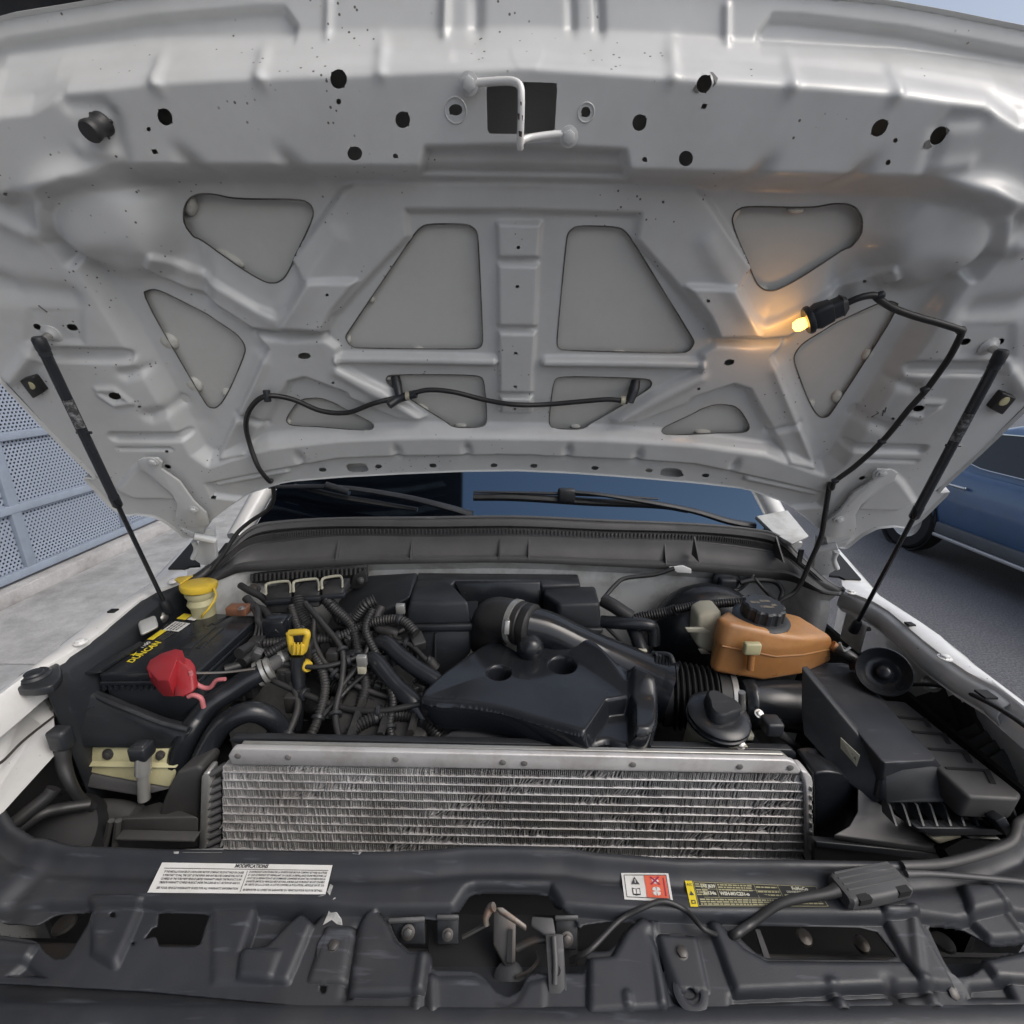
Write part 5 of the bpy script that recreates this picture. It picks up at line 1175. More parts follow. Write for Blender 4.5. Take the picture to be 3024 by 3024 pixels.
# ================================================================ charge-air cooler
YC = 0.70
M_['rust2'] = mat('dull_rivet', (0.25, 0.24, 0.235), 0.5, metal=0.4, vary=0.2)
ic = empty('intercooler', aty((1512, 2300), YC), truck); tag(ic, 'weathered aluminium intercooler with horizontal tubes and bent fins')
tlc, trc = aty(J(1235, 300), YC), aty(L_(705, 352), YC)
blc, brc = aty(J(1235, 860), YC), aty(L_(720, 900), YC)
rowsL = [340, 386, 433, 480, 526, 573, 620, 667, 716, 768, 818]; rowsR = [400, 449, 497, 546, 592, 638, 685, 732, 780, 828, 876]
fins = Bag(); prev = (aty(J(1245, 305), YC), aty(L_(700, 352), YC))
bright = Bag()
for yl, yr in zip(rowsL, rowsR):
    a, b = aty(J(1240, yl), YC), aty(L_(705, yr), YC)
    V, Fc = boxv((a + b) / 2 + Vector((0, 0.003, 0)), (b - a).length, 0.008, 0.0028, X=(b - a).normalized())
    make('tube', V, Fc, M_['alu'], ic, bevel=0.0010)
    pa, pb = prev; N_ = 290
    phase = rnd.random() * 10
    for i in range(N_):
        u = (i + 0.5) / N_
        t_ = pa.lerp(pb, u); q = a.lerp(b, u); hgt = (t_ - q).length - 0.004
        c = (t_ + q) / 2
        bend = math.sin(u * 31 + phase) * math.sin(u * 7.3 + phase * 2) 
        tilt = rnd.gauss(0.06, 0.04) + max(0, bend - 0.25) * rnd.gauss(0.6, 0.35)
        dep = rnd.uniform(-0.002, 0.001) - max(0, bend) * 0.0015
        zx = Vector((math.sin(tilt), 0, math.cos(tilt))); yx = Vector((0.15 + max(0, bend) * rnd.uniform(0, 1.2), 1, 0)).normalized(); xx = yx.cross(zx).normalized()
        wdt = 0.0011
        (bright if (bend > 0.4 and rnd.random() < 0.5) else fins).add(boxv(c + Vector((0, 0.011 + dep, 0)), wdt, 0.020, hgt, X=xx, Y=yx, Z=zx))
    prev = (a, b)
o = fins.build('fins', M_['fin'], ic, smooth=0); o['kind'] = 'stuff'
o = bright.build('bent_fins', M_['alu'], ic, smooth=0); o['kind'] = 'stuff'
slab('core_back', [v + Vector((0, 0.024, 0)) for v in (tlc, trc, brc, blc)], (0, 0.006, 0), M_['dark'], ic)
# header bars
p1 = [J(1270, 250), J(1295, 212), J(1320, 208), L_(620, 275), L_(660, 290), L_(690, 335), L_(680, 352), J(1290, 300)]
slab('front_bar', [aty(p, YC - 0.004) for p in p1], (0, 0.012, 0), M_['alu'], ic, bevel=0.0025)
p2 = [J(1330, 205), J(1345, 183), L_(590, 240), L_(625, 268)]
slab('rear_bar', [aty(p, YC + 0.018) for p in p2], (0, 0.010, 0), M_['silver'], ic, bevel=0.002)
p3 = [J(1270, 168), J(1290, 148), J(1400, 150), L_(560, 212), L_(640, 214), L_(665, 235), L_(665, 300), L_(590, 245), J(1340, 190)]
slab('radiator_lid', [aty(p, YC + 0.045) for p in p3], (0, 0.02, -0.004), M_['plast'], ic, bevel=0.003)
for p in (J(1325, 250), J(1605, 258), K(318, 268), K(915, 285), K(1035, 290), K(1640, 298), L_(348, 310), L_(630, 316)):
    lathe('rivet', [(0.006, 0), (0.006, 0.001), (0.003, 0.002)], aty(p, YC - 0.0045), (0, -1, 0), M_['rust2'], ic, segs=12)
for p in (J(1640, 210), K(332, 228), K(915, 240), K(1035, 245), K(1618, 258), L_(310, 262), L_(582, 268)):
    lathe('clip_hole', [(0.006, 0), (0.006, 0.0015)], aty(p, YC + 0.017), (0, -1, 0), M_['dark'], ic, segs=12)
# end plates
p4 = [J(1118, 372), J(1135, 345), J(1165, 345), J(1168, 420), J(1150, 772), J(1105, 772)]
slab('end_plate', [aty(p, YC - 0.006) for p in p4], (0, 0.03, 0), M_['silver'], ic, bevel=0.004)
for i in range(11):
    y0 = 360 + i * 41
    a, b = aty(J(1160, y0 + 12), YC), aty(J(1238, y0 - 25), YC + 0.01)
    if i == 0: a, b = aty(J(1175, 350), YC), aty(J(1260, 300), YC + 0.01)
    tube('end_rib', [a, b], 0.0062, M_['grey'], ic, segs=8, n=3)
make('end_web', [aty(p, YC + 0.012) for p in (J(1165, 345), J(1280, 290), J(1245, 330), J(1240, 780), J(1150, 780))], [(0, 1, 2, 3, 4)], M_['iron'], ic, smooth=0)
p5 = [L_(690, 335), L_(722, 340), L_(752, 372), L_(758, 400), L_(752, 560), L_(762, 640), L_(768, 745), L_(760, 838), L_(718, 838), L_(712, 420), L_(700, 380)]
slab('end_plate', [aty(p, YC - 0.006) for p in p5], (0, 0.03, 0), M_['alu'], ic, bevel=0.003)
for i in range(8):
    tube('solder_bead', [aty(L_(745, 420 + i * 50), YC - 0.007), aty(L_(748, 445 + i * 50), YC - 0.007)], 0.0022, M_['silver'], ic, segs=6, n=3)
# ---- plastic tank on the battery side
tk = empty('intercooler_tank', aty(J(950, 550), YC), truck); tag(tk, 'dusty grey plastic end tank left of the intercooler')
p = [J(905, 505), J(950, 400), J(985, 340), J(1100, 305), J(1130, 330), J(1105, 390), J(1100, 600), J(880, 590)]
slab('tank', [aty(q, YC + 0.01) for q in p], (0, 0.06, -0.01), M_['cowl'], tk, bevel=0.008, seg=3)
ruled('duct', [aty(q, y) for q, y in ((J(890, 500), 0.74), (J(1110, 590), 0.69), (J(660, 600), 0.69), (J(700, 560), 0.74))], [aty(q, y) for q, y in ((J(890, 640), 0.76), (J(1105, 760), 0.70), (J(640, 800), 0.70), (J(690, 620), 0.76))], M_['cowl'], tk, bevel=0.004)
for q in ((J(665, 690), J(1100, 700)),):
    a, b = aty(q[0], 0.683), aty(q[1], 0.683); V, Fc = boxv((a + b) / 2, (b - a).length, 0.02, 0.006, X=(b - a).normalized()); make('shelf', V, Fc, M_['cowl'], tk, bevel=0.002)
for q in ((J(620, 610), J(580, 770)), (J(660, 610), J(640, 770))):
    tube('web', [aty(q[0], 0.685), aty(q[1], 0.68)], 0.006, M_['cowl'], tk, segs=6, n=3)
tube('pipe', [aty(J(460, 620), 0.74), aty(J(520, 560), 0.74), aty(J(640, 560), 0.73), aty(J(760, 590), 0.72)], 0.022, M_['cowl'], tk, segs=12)
slab('deflector', [aty(q, y) for q, y in ((J(220, 620), 0.74), (J(240, 598), 0.74), (J(430, 590), 0.73), (J(560, 700), 0.69), (J(540, 750), 0.68), (J(410, 620), 0.72))], (0, 0.01, -0.006), M_['plast'], tk, bevel=0.002)
# ---- duct on the other side
td = empty('intercooler_duct', aty(L_(900, 550), YC), truck); tag(td, 'black moulded air duct right of the intercooler')
p = [L_(755, 345), L_(830, 335), L_(920, 345), L_(965, 385), L_(1000, 420), L_(1008, 480), L_(990, 600), L_(940, 670), L_(880, 700), L_(770, 722), L_(765, 420)]
slab('tank', [aty(q, YC - 0.004) for q in smooth_poly(p, 1, 0.2)], (0, 0.06, 0.0), M_['smooth'], td, bevel=0.010, seg=3)
ruled('deflector', [aty(q, y) for q, y in ((L_(1005, 430), 0.685), (L_(1240, 595), 0.655), (L_(1490, 775), 0.63), (L_(870, 690), 0.635), (L_(960, 640), 0.65), (L_(1005, 560), 0.665))], [aty(q, y) for q, y in ((L_(1005, 450), 0.70), (L_(1240, 625), 0.67), (L_(1485, 815), 0.635), (L_(870, 712), 0.64), (L_(960, 665), 0.66), (L_(1005, 590), 0.68))], M_['grey'], td, bevel=0.002)
slab('rail', [aty(q, 0.632) for q in (L_(770, 725), L_(1480, 795), L_(1490, 840), L_(770, 760))], (0, 0.02, -0.01), M_['plast'], td, bevel=0.003)
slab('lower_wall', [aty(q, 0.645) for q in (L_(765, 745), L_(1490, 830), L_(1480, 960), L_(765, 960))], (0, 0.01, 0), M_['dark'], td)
# ================================================================ engine bay
# ---- battery
ZB = -0.61
bt = empty('battery', atz(G(1000, 950), ZB - 0.2), truck); tag(bt, 'black battery with yellow lettering and a red terminal cover')
lid = [G(1020, 765), G(1450, 788), G(1100, 1100), G(545, 1112)]
P4 = [atz(p, ZB) for p in lid]; cen = sum(P4, Vector()) / 4
slab('lid', P4, (0, 0, -0.022), M_['smooth'], bt, bevel=0.005, seg=3)
case = [cen.lerp(v, 0.965) + Vector((0, 0, -0.024)) for v in P4]
slab('case', case, (0, 0, -0.17), M_['plast'], bt, bevel=0.006)
bl_, br_ = P4[3] + Vector((0, 0, -0.022)), P4[2] + Vector((0, 0, -0.022))
slab('rim', [cen.lerp(v, 1.012) + Vector((0, 0, -0.020)) for v in P4], (0, 0, -0.010), M_['smooth'], bt, bevel=0.002)
for i in range(16):
    p = bl_.lerp(br_, (i + 0.5) / 16) + Vector((0, -0.001, -0.012)); box('rim_tooth', p, 0.004, 0.006, 0.010, M_['smooth'], bt)
for q in ([G(1110, 850), G(1205, 850), G(1060, 970), G(975, 970)], [G(1180, 830), G(1290, 770), G(1300, 775), G(1195, 838)], [G(1220, 858), G(1250, 855), G(1120, 970), G(1090, 970)]):
    slab('vent_cover', [atz(p, ZB + 0.002) for p in q], (0, 0, -0.004), M_['smooth'], bt, bevel=0.001)
tube('lid_groove', [atz(p, ZB + 0.0006) for p in (G(1180, 832), G(960, 990))], 0.0012, M_['dark'], bt, segs=6, n=2)
c4 = [atz(p, ZB) for p in (G(590, 1080), G(1035, 768), G(712, 1082), G(1140, 785))]
M_['blab'] = mat('battery_label_sheet', (0.022, 0.022, 0.023), 0.32)
bs = Sticker('label_sheet', c4, M_['blab'], bt, 'black battery label with yellow and white lettering', 0.0008)
# the sheet is a part of the battery; its print is joined into it as sub-objects of the battery
bs.o.parent = bt; _keep = bs.o; bs.o = bt
def tri(lines, m, name): return bs.text(lines, m, 1, name)
tri([('DUNCAN', 0.25, 0.74, 0.34, 'CENTER', 0.03, 0.25, 0.36)], M_['ylab'], 'lettering')
tri([('1100', 0.36, 0.33, 0.20, 'CENTER', 0.03, 0.15, 0.14)], M_['paper'], 'lettering')
bs.poly('star', [(0.17, 0.50), (0.195, 0.43), (0.19, 0.26), (0.215, 0.40), (0.255, 0.36), (0.222, 0.46), (0.225, 0.58), (0.205, 0.50)], M_['ylab'])
bs.rect('yellow_bar', 0.45, 0.06, 0.63, 0.36, M_['ylab']); bs.rect('yellow_bar', 0.85, 0.05, 0.96, 0.50, M_['ylab'])
bs.rect('white_field', 0.63, 0.15, 0.80, 0.95, M_['paper']); bs.rect('white_field', 0.86, 0.55, 0.98, 0.95, M_['paper'])
print_rows(bs, [(0.645, 0.785, v_, 0.07) for v_ in (0.30, 0.45, 0.60, 0.75)], M_['ink'], 2, 'small_print', 2)
print_rows(bs, [(0.47, 0.61, v_, 0.05) for v_ in (0.50, 0.60, 0.70, 0.80)] + [(0.58, 0.64, 0.55, 0.09)], M_['cowl'], 1, 'small_print', 3)
# red terminal cover
zc = ZB + 0.05
top = [(G(815, 1080), 0.02), (G(835, 1035), 0.03), (G(900, 1000), 0.045), (G(975, 973), 0.05), (G(1015, 980), 0.05), (G(1035, 1040), 0.045), (G(1030, 1055), 0.04), (G(985, 1035), 0.045), (G(940, 1150), 0.03), (G(880, 1150), 0.02)]
topv = [atz(p, ZB + z) for p, z in top]; botv = [v + Vector((0.0, 0.004, -0.04)) for v in topv]
ruled('terminal_cover', topv, botv, M_['red'], bt, bevel=0.004, seg=3, label='red plastic terminal cover')
f1 = [aty(p, y) for p, y in ((G(935, 1130), 0.80), (G(985, 1040), 0.80), (G(1035, 1060), 0.80), (G(1060, 1095), 0.79), (G(1080, 1215), 0.77), (G(1010, 1252), 0.76), (G(985, 1235), 0.76), (G(965, 1180), 0.78), (G(830, 1140), 0.80), (G(815, 1095), 0.80))]
slab('terminal_cover', f1, (0.0, 0.018, 0.0), M_['red'], bt, bevel=0.005, seg=3)
tube('red_cable', [aty(p, 0.79) for p in (G(1062, 1100), G(1075, 1150), G(1120, 1185), G(1170, 1190), G(1205, 1150), G(1255, 1142))], [0.004, 0.0045, 0.0045, 0.0045, 0.004, 0.004], M_['pinkwire'], bt, segs=8)
tube('red_cable', [aty(p, 0.77) for p in (G(1050, 1240), G(1080, 1232), G(1120, 1250), G(1135, 1300))], 0.0045, M_['pinkwire'], bt, segs=8)
tube('hold_down_rod', [aty(G(1060, 1110), 0.80), aty(G(1250, 1105), 0.83), aty(G(1420, 1085), 0.87)], 0.003, M_['iron'], bt, segs=6)
box('terminal_lug', atz(G(1330, 755), ZB + 0.02), 0.05, 0.03, 0.022, M_['tan'], bt, bevel=0.003); inst('bolt', BOLT, mat_at(atz(G(1345, 750), ZB + 0.032), (0, 0, 1), 1.0), bt)
tube('cable', [atz(G(1370, 745), ZB + 0.02), atz(G(1430, 745), ZB + 0.02), atz(G(1440, 830), ZB), atz(G(1440, 930), ZB - 0.03), atz(G(1400, 1000), ZB - 0.04)], 0.008, M_['rubber'], bt, segs=8)
# ---- battery tray and the black box in front of it
trp = empty('battery_tray', aty(J(650, 60), 0.78), truck); tag(trp, 'black plastic battery tray wall with ribbed corner')
slab('front_wall', [aty(p, y) for p, y in ((G(250, 1215), 0.80), (G(400, 1190), 0.805), (G(600, 1272), 0.80), (G(760, 1338), 0.79), (G(900, 1392), 0.785), (G(1040, 1430), 0.78), (J(1045, 130), 0.77), (J(1000, 215), 0.78), (J(430, 205), 0.76), (J(310, 115), 0.76))], (0, 0.02, 0), M_['plast'], trp, bevel=0.004)
tube('rim', [aty(p, y) for p, y in ((G(230, 1185), 0.84), (G(330, 1150), 0.85), (G(420, 1175), 0.83), (G(600, 1265), 0.80), (G(760, 1330), 0.785), (G(900, 1385), 0.78), (G(1050, 1425), 0.775))], [0.010, 0.010, 0.006, 0.006, 0.006, 0.006, 0.006], M_['plast'], trp, segs=8)
for i in range(5):
    a, b = aty(G(255 + i * 14, 1200 + i * 28), 0.83 - i * 0.01), aty(G(560 - i * 30, 1290 + i * 9), 0.80 - i * 0.004)
    tube('rib', [a, b], 0.005, M_['plast'], trp, segs=6, n=3)
slab('corner_gusset', [aty(p, y) for p, y in ((G(230, 1190), 0.86), (G(420, 1180), 0.84), (G(620, 1300), 0.82), (G(300, 1325), 0.82))], (0, 0.01, -0.01), M_['plast'], trp, bevel=0.003)
slab('side_flap', [atz(p, ZB + 0.01) for p in (G(440, 1110), G(750, 950), G(780, 930), G(800, 940), G(560, 1095))], (0, 0, -0.005), M_['smooth'], trp)
# ---- small reservoir bracket left of the battery
ruled('grey_module', [atz(p, ZB + 0.03) for p in (G(765, 825), G(865, 785), G(885, 850), G(785, 900))], [atz(p, ZB - 0.03) for p in (G(765, 835), G(865, 795), G(885, 860), G(785, 910))], M_['pale2'] if 'pale2' in M_ else M_['wall'], truck, bevel=0.006, seg=3)
# ---- washer filler
wf = empty('washer_filler', aty(G(1110, 700), 1.05), truck); tag(wf, 'yellow washer fluid cap on a cream filler neck')
b0 = aty(G(1108, 622), 1.06)
lathe('cap', [(0.0, 0.008), (0.034, 0.009), (0.040, 0.006), (0.041, -0.002), (0.038, -0.010), (0.030, -0.014)], b0, (0.04, 0.10, 1), M_['yellow'], wf, segs=28)
slab('cap_tab', [b0 + Vector(v) for v in ((-0.03, -0.02, 0.010), (-0.062, 0.005, 0.010), (-0.062, 0.02, 0.010), (-0.03, 0.03, 0.010))], (0, 0, 0.005), M_['yellow'], wf, bevel=0.003)
lathe('neck', [(0.033, -0.012), (0.034, -0.02), (0.028, -0.032), (0.033, -0.045), (0.027, -0.058), (0.026, -0.11)], b0, (0, 0, 1), M_['cream'], wf, segs=24)
tube('tether', [b0 + Vector(v) for v in ((0.044, -0.012, 0.0), (0.047, -0.014, -0.02), (0.036, -0.03, -0.045), (0.022, -0.035, -0.060), (0.014, -0.03, -0.07))], 0.0028, M_['yellow'], wf, segs=6)
# ---- dark electronic connectors on the firewall
cn = empty('control_module', aty(G(1650, 680), 1.12), truck); tag(cn, 'black engine control module with three latched connectors')
slab('heat_sink', [aty(p, 1.22) for p in (G(1395, 560), G(1930, 525), H(150, 515), H(160, 575), H(100, 620), G(1400, 610))], (0, 0.02, 0), M_['dirty'], cn, bevel=0.004)
for i in range(26):
    a = aty(G(1405 + i * 25, 558 - i * 1.6), 1.212); tube('fin', [a, aty(G(1405 + i * 25, 596 - i * 1.6), 1.208)], 0.0045, M_['dirty'], cn, segs=6, n=2)
slab('bracket', [aty(p, 1.2) for p in (H(80, 570), H(150, 530), H(160, 600), H(120, 640), H(60, 640))], (0, 0.01, 0), M_['dirty'], cn, bevel=0.002)
inst('bolt', BOLTK, mat_at(aty(H(122, 593), 1.195), (0, -1, 0.3), 1.2), cn); inst('bolt', BOLTK, mat_at(aty(G(1420, 640), 1.19), (0, -1, 0.3), 2.0), cn)
for (x0, x1, y0, y1) in ((1478, 1622, 605, 780), (1632, 1780, 592, 745), (1790, 1912, 575, 690)):
    blk = [aty(p, y) for p, y in ((G(x0, y0 + 65), 1.10), (G(x1, y0 + 55), 1.10), (G(x1, y1), 1.08), (G(x0, y1), 1.08))]
    slab('connector', blk, (0, 0.06, 0.0), M_['dirty'], cn, bevel=0.005)
    tp = [aty(p, y) for p, y in ((G(x0 + 4, y0 + 20), 1.17), (G(x1 - 4, y0 + 8), 1.17), (G(x1, y0 + 55), 1.10), (G(x0, y0 + 65), 1.10))]
    slab('connector_top', tp, (0, 0.012, -0.012), M_['dirty'], cn, bevel=0.003)
    tube('latch', [aty(G(x0 + 4, y0 + 62), 1.093), aty(G(x0 + 2, y0 + 25), 1.13), aty(G(x0 + 18, y0 + 4), 1.14), aty(G(x1 - 30, y0 - 8), 1.14), aty(G(x1 - 8, y0 + 5), 1.13), aty(G(x1 - 4, y0 + 52), 1.093)], 0.0035, M_['pale'], cn, segs=8, flat=0.7)
    slab('connector_lip', [aty(p, 1.08) for p in (G(x0 - 6, y0 + 105), G(x1 + 6, y0 + 95), G(x1 + 6, y0 + 120), G(x0 - 6, y0 + 130))], (0, 0.02, 0), M_['plast'], cn, bevel=0.003)
# ---- hoses and harnesses
def hose(name, pts, r, m='rubber', y=None, corr=None, label=None, segs=12, n=36):
    P = [aty(p, yy) for p, yy in pts]; return tube(name, P, r, M_[m], truck, segs=segs, n=n, corr=corr, label=label)
hose('wiring_harness', [(G(1660, 690), 1.08), (G(1680, 780), 1.05), (G(1735, 880), 1.02), (G(1755, 1030), 0.98), (G(1830, 1160), 0.95), (G(1930, 1200), 0.94), (H(60, 1130), 0.95)], 0.0165, 'rubber', corr=(0.007, 0.10))
hose('wiring_harness', [(G(1820, 700), 1.09), (G(1880, 770), 1.07), (H(20, 812), 1.05), (H(90, 800), 1.04), (H(150, 730), 1.04), (H(205, 700), 1.05)], 0.0145, 'rubber', corr=(0.007, 0.09))
hose('wiring_harness', [(G(1480, 1010), 0.94), (G(1560, 960), 0.96), (G(1650, 900), 1.0), (G(1700, 840), 1.02)], 0.011, 'rubber', corr=(0.006, 0.10))
hose('wiring_harness', [(G(1340, 620), 1.15), (G(1390, 650), 1.13), (G(1450, 680), 1.12), (G(1500, 720), 1.11)], 0.009)
hose('wiring_harness', [(G(1370, 690), 1.10), (G(1420, 740), 1.08), (G(1470, 760), 1.07), (G(1500, 820), 1.04), (G(1450, 960), 0.98), (G(1420, 1010), 0.95)], 0.010)
hose('wiring_harness', [(G(1500, 840), 1.03), (G(1520, 920), 1.0), (G(1460, 1000), 0.95), (G(1380, 1050), 0.92), (G(1250, 1090), 0.89)], 0.010)
hose('wiring_harness', [(G(1330, 1000), 0.90), (G(1400, 960), 0.94), (G(1410, 1000), 0.93), (G(1350, 1050), 0.90)], 0.012)
for k in range(7):
    hose('engine_wire', [(G(1380 + 18 * k, 700 + 20 * k), 1.09), (G(1430 + 14 * k, 820 + 8 * k), 1.02 - 0.004 * k), (G(1400 + 25 * k, 940 + 10 * k), 0.97), (G(1300 + 40 * k, 1060 + 8 * k), 0.92)], 0.0035, 'rubber', segs=6)
box('relay', aty(G(1545, 860), 1.0), 0.05, 0.04, 0.06, M_['smooth'], truck, bevel=0.005)
box('relay', aty(G(1590, 830), 1.02), 0.035, 0.03, 0.04, M_['smooth'], truck, bevel=0.004)
up_ = hose('upper_radiator_hose', [(G(1470, 1100), 0.90), (G(1390, 1140), 0.885), (G(1290, 1205), 0.865), (G(1180, 1275), 0.84), (G(1110, 1360), 0.82), (J(1060, 110), 0.80), (J(1010, 230), 0.785), (J(985, 350), 0.78)], 0.0235, 'smooth', segs=18)
hose('coolant_pipe', [(G(1600, 1020), 0.95), (G(1550, 1040), 0.935), (G(1480, 1085), 0.905)], 0.016, 'grey', segs=14)
hc = empty('hose_clamp', aty(G(1465, 1095), 0.90), truck); tag(hc, 'silver spring clamps on the upper radiator hose')
ax = (aty(G(1390, 1140), 0.885) - aty(G(1470, 1100), 0.90)).normalized()
for p, r in ((G(1498, 1082), 0.0215), (G(1470, 1098), 0.0245), (G(1442, 1114), 0.0252)):
    lathe('band', [(r, -0.005), (r + 0.003, -0.004), (r + 0.003, 0.004), (r, 0.005)], aty(p, 0.90), ax, M_['silver'], hc, segs=24)
lathe('band', [(0.016, -0.006), (0.0195, -0.005), (0.0195, 0.005), (0.016, 0.006)], aty(G(1575, 1028), 0.945), ax, M_['silver'], hc, segs=20)
hose('lower_hose', [(J(1120, 290), 0.76), (J(1160, 200), 0.775), (J(1230, 90), 0.79), (J(1330, 20), 0.80), (J(1430, 5), 0.81), (J(1520, 50), 0.82), (J(1575, 130), 0.83), (J(1590, 230), 0.84)], 0.021, 'smooth', segs=16)
hose('heater_hose', [(H(160, 1060), 0.93), (H(180, 1030), 0.94), (H(215, 1050), 0.93), (H(270, 1120), 0.91), (H(330, 1190), 0.89), (H(410, 1270), 0.87), (H(480, 1370), 0.85)], [0.015, 0.018, 0.019, 0.019, 0.019, 0.023, 0.023], 'smooth', segs=14)
hose('heater_hose', [(H(205, 990), 0.97), (H(220, 945), 0.98), (H(270, 945), 0.97), (H(340, 1010), 0.95), (H(430, 1080), 0.93), (H(540, 1150), 0.91), (H(660, 1240), 0.89)], [0.016, 0.018, 0.0185, 0.0185, 0.0185, 0.0185, 0.0185], 'smooth', segs=14)
hose('engine_wire', [(H(170, 940), 0.97), (H(150, 1000), 0.95), (H(100, 1080), 0.92), (H(20, 1180), 0.89), (G(1880, 1250), 0.87), (G(1760, 1400), 0.83)], 0.006, 'rubber', segs=8)
hose('engine_wire', [(H(390, 850), 1.06), (H(300, 900), 1.03), (H(180, 960), 0.99), (H(120, 1050), 0.95), (H(60, 1130), 0.92), (G(1900, 1240), 0.89)], 0.007, 'rubber', segs=8)
hose('engine_wire', [(G(1720, 1450), 0.82), (G(1780, 1360), 0.84), (G(1900, 1240), 0.87), (H(60, 1190), 0.89), (H(150, 1110), 0.91)], 0.0045, 'rubber', segs=8)
hose('engine_pipe', [(H(330, 890), 1.02), (H(290, 880), 1.02), (H(230, 860), 1.03), (H(210, 800), 1.05), (H(240, 740), 1.07)], 0.014, 'dirty', segs=12)
for k, (p, s_, m_) in enumerate(((H(130, 1085), 0.018, 'pale'), (H(130, 1040), 0.022, 'silver'), (H(345, 750), 0.022, 'silver'), (G(1610, 1340), 0.0, 'silver'), (J(1290, 10), 0.022, 'pale'), (J(1105, 270), 0.018, 'pale'))):
    if s_: box('clip', aty(p, 0.90 if p[1] > 1900 else 1.05), s_, 0.012, s_ * 1.2, M_[m_], truck, bevel=0.002)
tube('white_wire', [aty(p, 0.86) for p in (K(320, 90), K(330, 60), K(325, 45))], 0.003, M_['silver'], truck, segs=6, n=6)
tube('white_wire', [aty(p, 0.85) for p in (K(300, 100), K(350, 78), K(400, 78), K(430, 84))], 0.002, M_['silver'], truck, segs=6, n=8)
for k, (p_, y_, an_) in enumerate(((G(1530, 880), 0.99, 0.6), (G(1430, 1010), 0.92, 1.0), (H(60, 1010), 0.96, 0.3), (G(1840, 1080), 0.97, -0.4), (H(260, 905), 1.02, 0.2))):
    X_ = Vector((math.cos(an_), -0.2, math.sin(an_))).normalized(); Z_ = X_.cross(Vector((0, 1, 0.3))).normalized(); Y_ = Z_.cross(X_)
    box('wire_plug', aty(p_, y_), 0.036, 0.018, 0.018, M_['grey'] if k % 2 else M_['smooth'], truck, bevel=0.002, X=X_, Y=Y_, Z=Z_)
# ---- dipstick
dp = empty('dipstick', aty(G(1660, 1020), 0.93), truck); tag(dp, 'yellow ring-handled dipstick in a black tube')
ringp = [G(1612, 885), G(1660, 880), G(1710, 884), G(1705, 930), G(1690, 985), G(1660, 990), G(1632, 985), G(1618, 930), G(1612, 885)]
tube('handle', [aty(p, 0.93) for p in ringp], 0.0075, M_['yellow'], dp, segs=8, n=40)
ruled('grip', [aty(p, y) for p, y in ((G(1624, 948), 0.915), (G(1698, 948), 0.915), (G(1698, 948), 0.945), (G(1624, 948), 0.945))], [aty(p, y) for p, y in ((G(1620, 1010), 0.918), (G(1695, 1010), 0.918), (G(1695, 1010), 0.942), (G(1620, 1010), 0.942))], M_['yellow'], dp, bevel=0.003)
for k in range(3): tube('grip_rib', [aty(G(1640 + k * 20, 940), 0.917), aty(G(1636 + k * 22, 1005), 0.915)], 0.0022, M_['yellow'], dp, segs=6, n=2)
tube('tube', [aty(p, y) for p, y in ((G(1660, 1015), 0.93), (G(1660, 1100), 0.92), (G(1668, 1250), 0.90), (G(1660, 1420), 0.88))], [0.017, 0.016, 0.013, 0.011], M_['smooth'], dp, segs=12)
lathe('lower_cap', [(0.012, -0.010), (0.016, 0), (0.012, 0.012)], aty(G(1700, 1068), 0.93), (1, -0.6, 0.2), M_['yellow'], dp, segs=16)
# ---- grimy engine blocks under the hoses
eng = empty('engine', aty((1150, 2050), 1.0), truck); tag(eng, 'grimy black engine castings under the hoses')
R2 = random.Random(3)
slab('valve_cover', [aty(p, y) for p, y in ((H(-40, 1350), 0.84), (H(60, 1180), 0.92), (H(330, 1190), 0.92), (H(520, 1250), 0.90), (K(530, 60), 0.84), (K(480, 170), 0.80), (K(0, 180), 0.78))], (0, 0.03, -0.05), M_['dirty'], eng, bevel=0.012, seg=3)
for k in range(3):
    tube('cover_rib', [aty(K(60 + k * 170, 150 - 14 * k), 0.775 + 0.006 * k), aty(H(150 + k * 150, 1215 + 16 * k), 0.905)], 0.009, M_['dirty'], eng, segs=6, n=4)
slab('valve_cover', [aty(p, y) for p, y in ((G(1580, 980), 1.05), (G(1850, 880), 1.10), (H(200, 880), 1.10), (H(60, 1050), 1.0), (G(1750, 1330), 0.90), (G(1600, 1300), 0.92))], (0, 0.03, -0.06), M_['dirty'], eng, bevel=0.012, seg=3)
slab('engine_cover', [aty(p, y) for p, y in ((H(160, 560), 1.24), (H(440, 545), 1.24), (H(400, 680), 1.12), (H(190, 800), 1.10), (G(1930, 850), 1.10), (G(1800, 880), 1.12), (H(0, 700), 1.20))], (0, 0.02, -0.05), M_['plast'], eng, bevel=0.008)
for k in range(80):
    px = R2.uniform(985, 1290); py = R2.uniform(1880, 2200); y = 0.99 - (py - 1880) / 310 * 0.19
    s_ = R2.uniform(0.010, 0.030)
    c = aty((px, py), y + 0.02)
    an = R2.uniform(0, 3); X = Vector((math.cos(an), math.sin(an), R2.uniform(-.4, .4))).normalized(); Zv = X.cross(Vector((0, 0, 1))).normalized(); Yv = Zv.cross(X)
    if k % 3: box('engine_bracket', c, s_ * R2.uniform(0.6, 1.5), s_, s_ * R2.uniform(0.5, 1.2), M_['dirty'], eng, bevel=0.003, X=X, Y=Yv, Z=Zv)
    else: lathe('engine_boss', [(s_ * 0.5, -s_), (s_ * 0.5, 0), (s_ * 0.35, 0.004), (s_ * 0.35, s_ * 0.4)], c, X + Vector((0, -0.5, 1)), M_['dirty'], eng, segs=12)
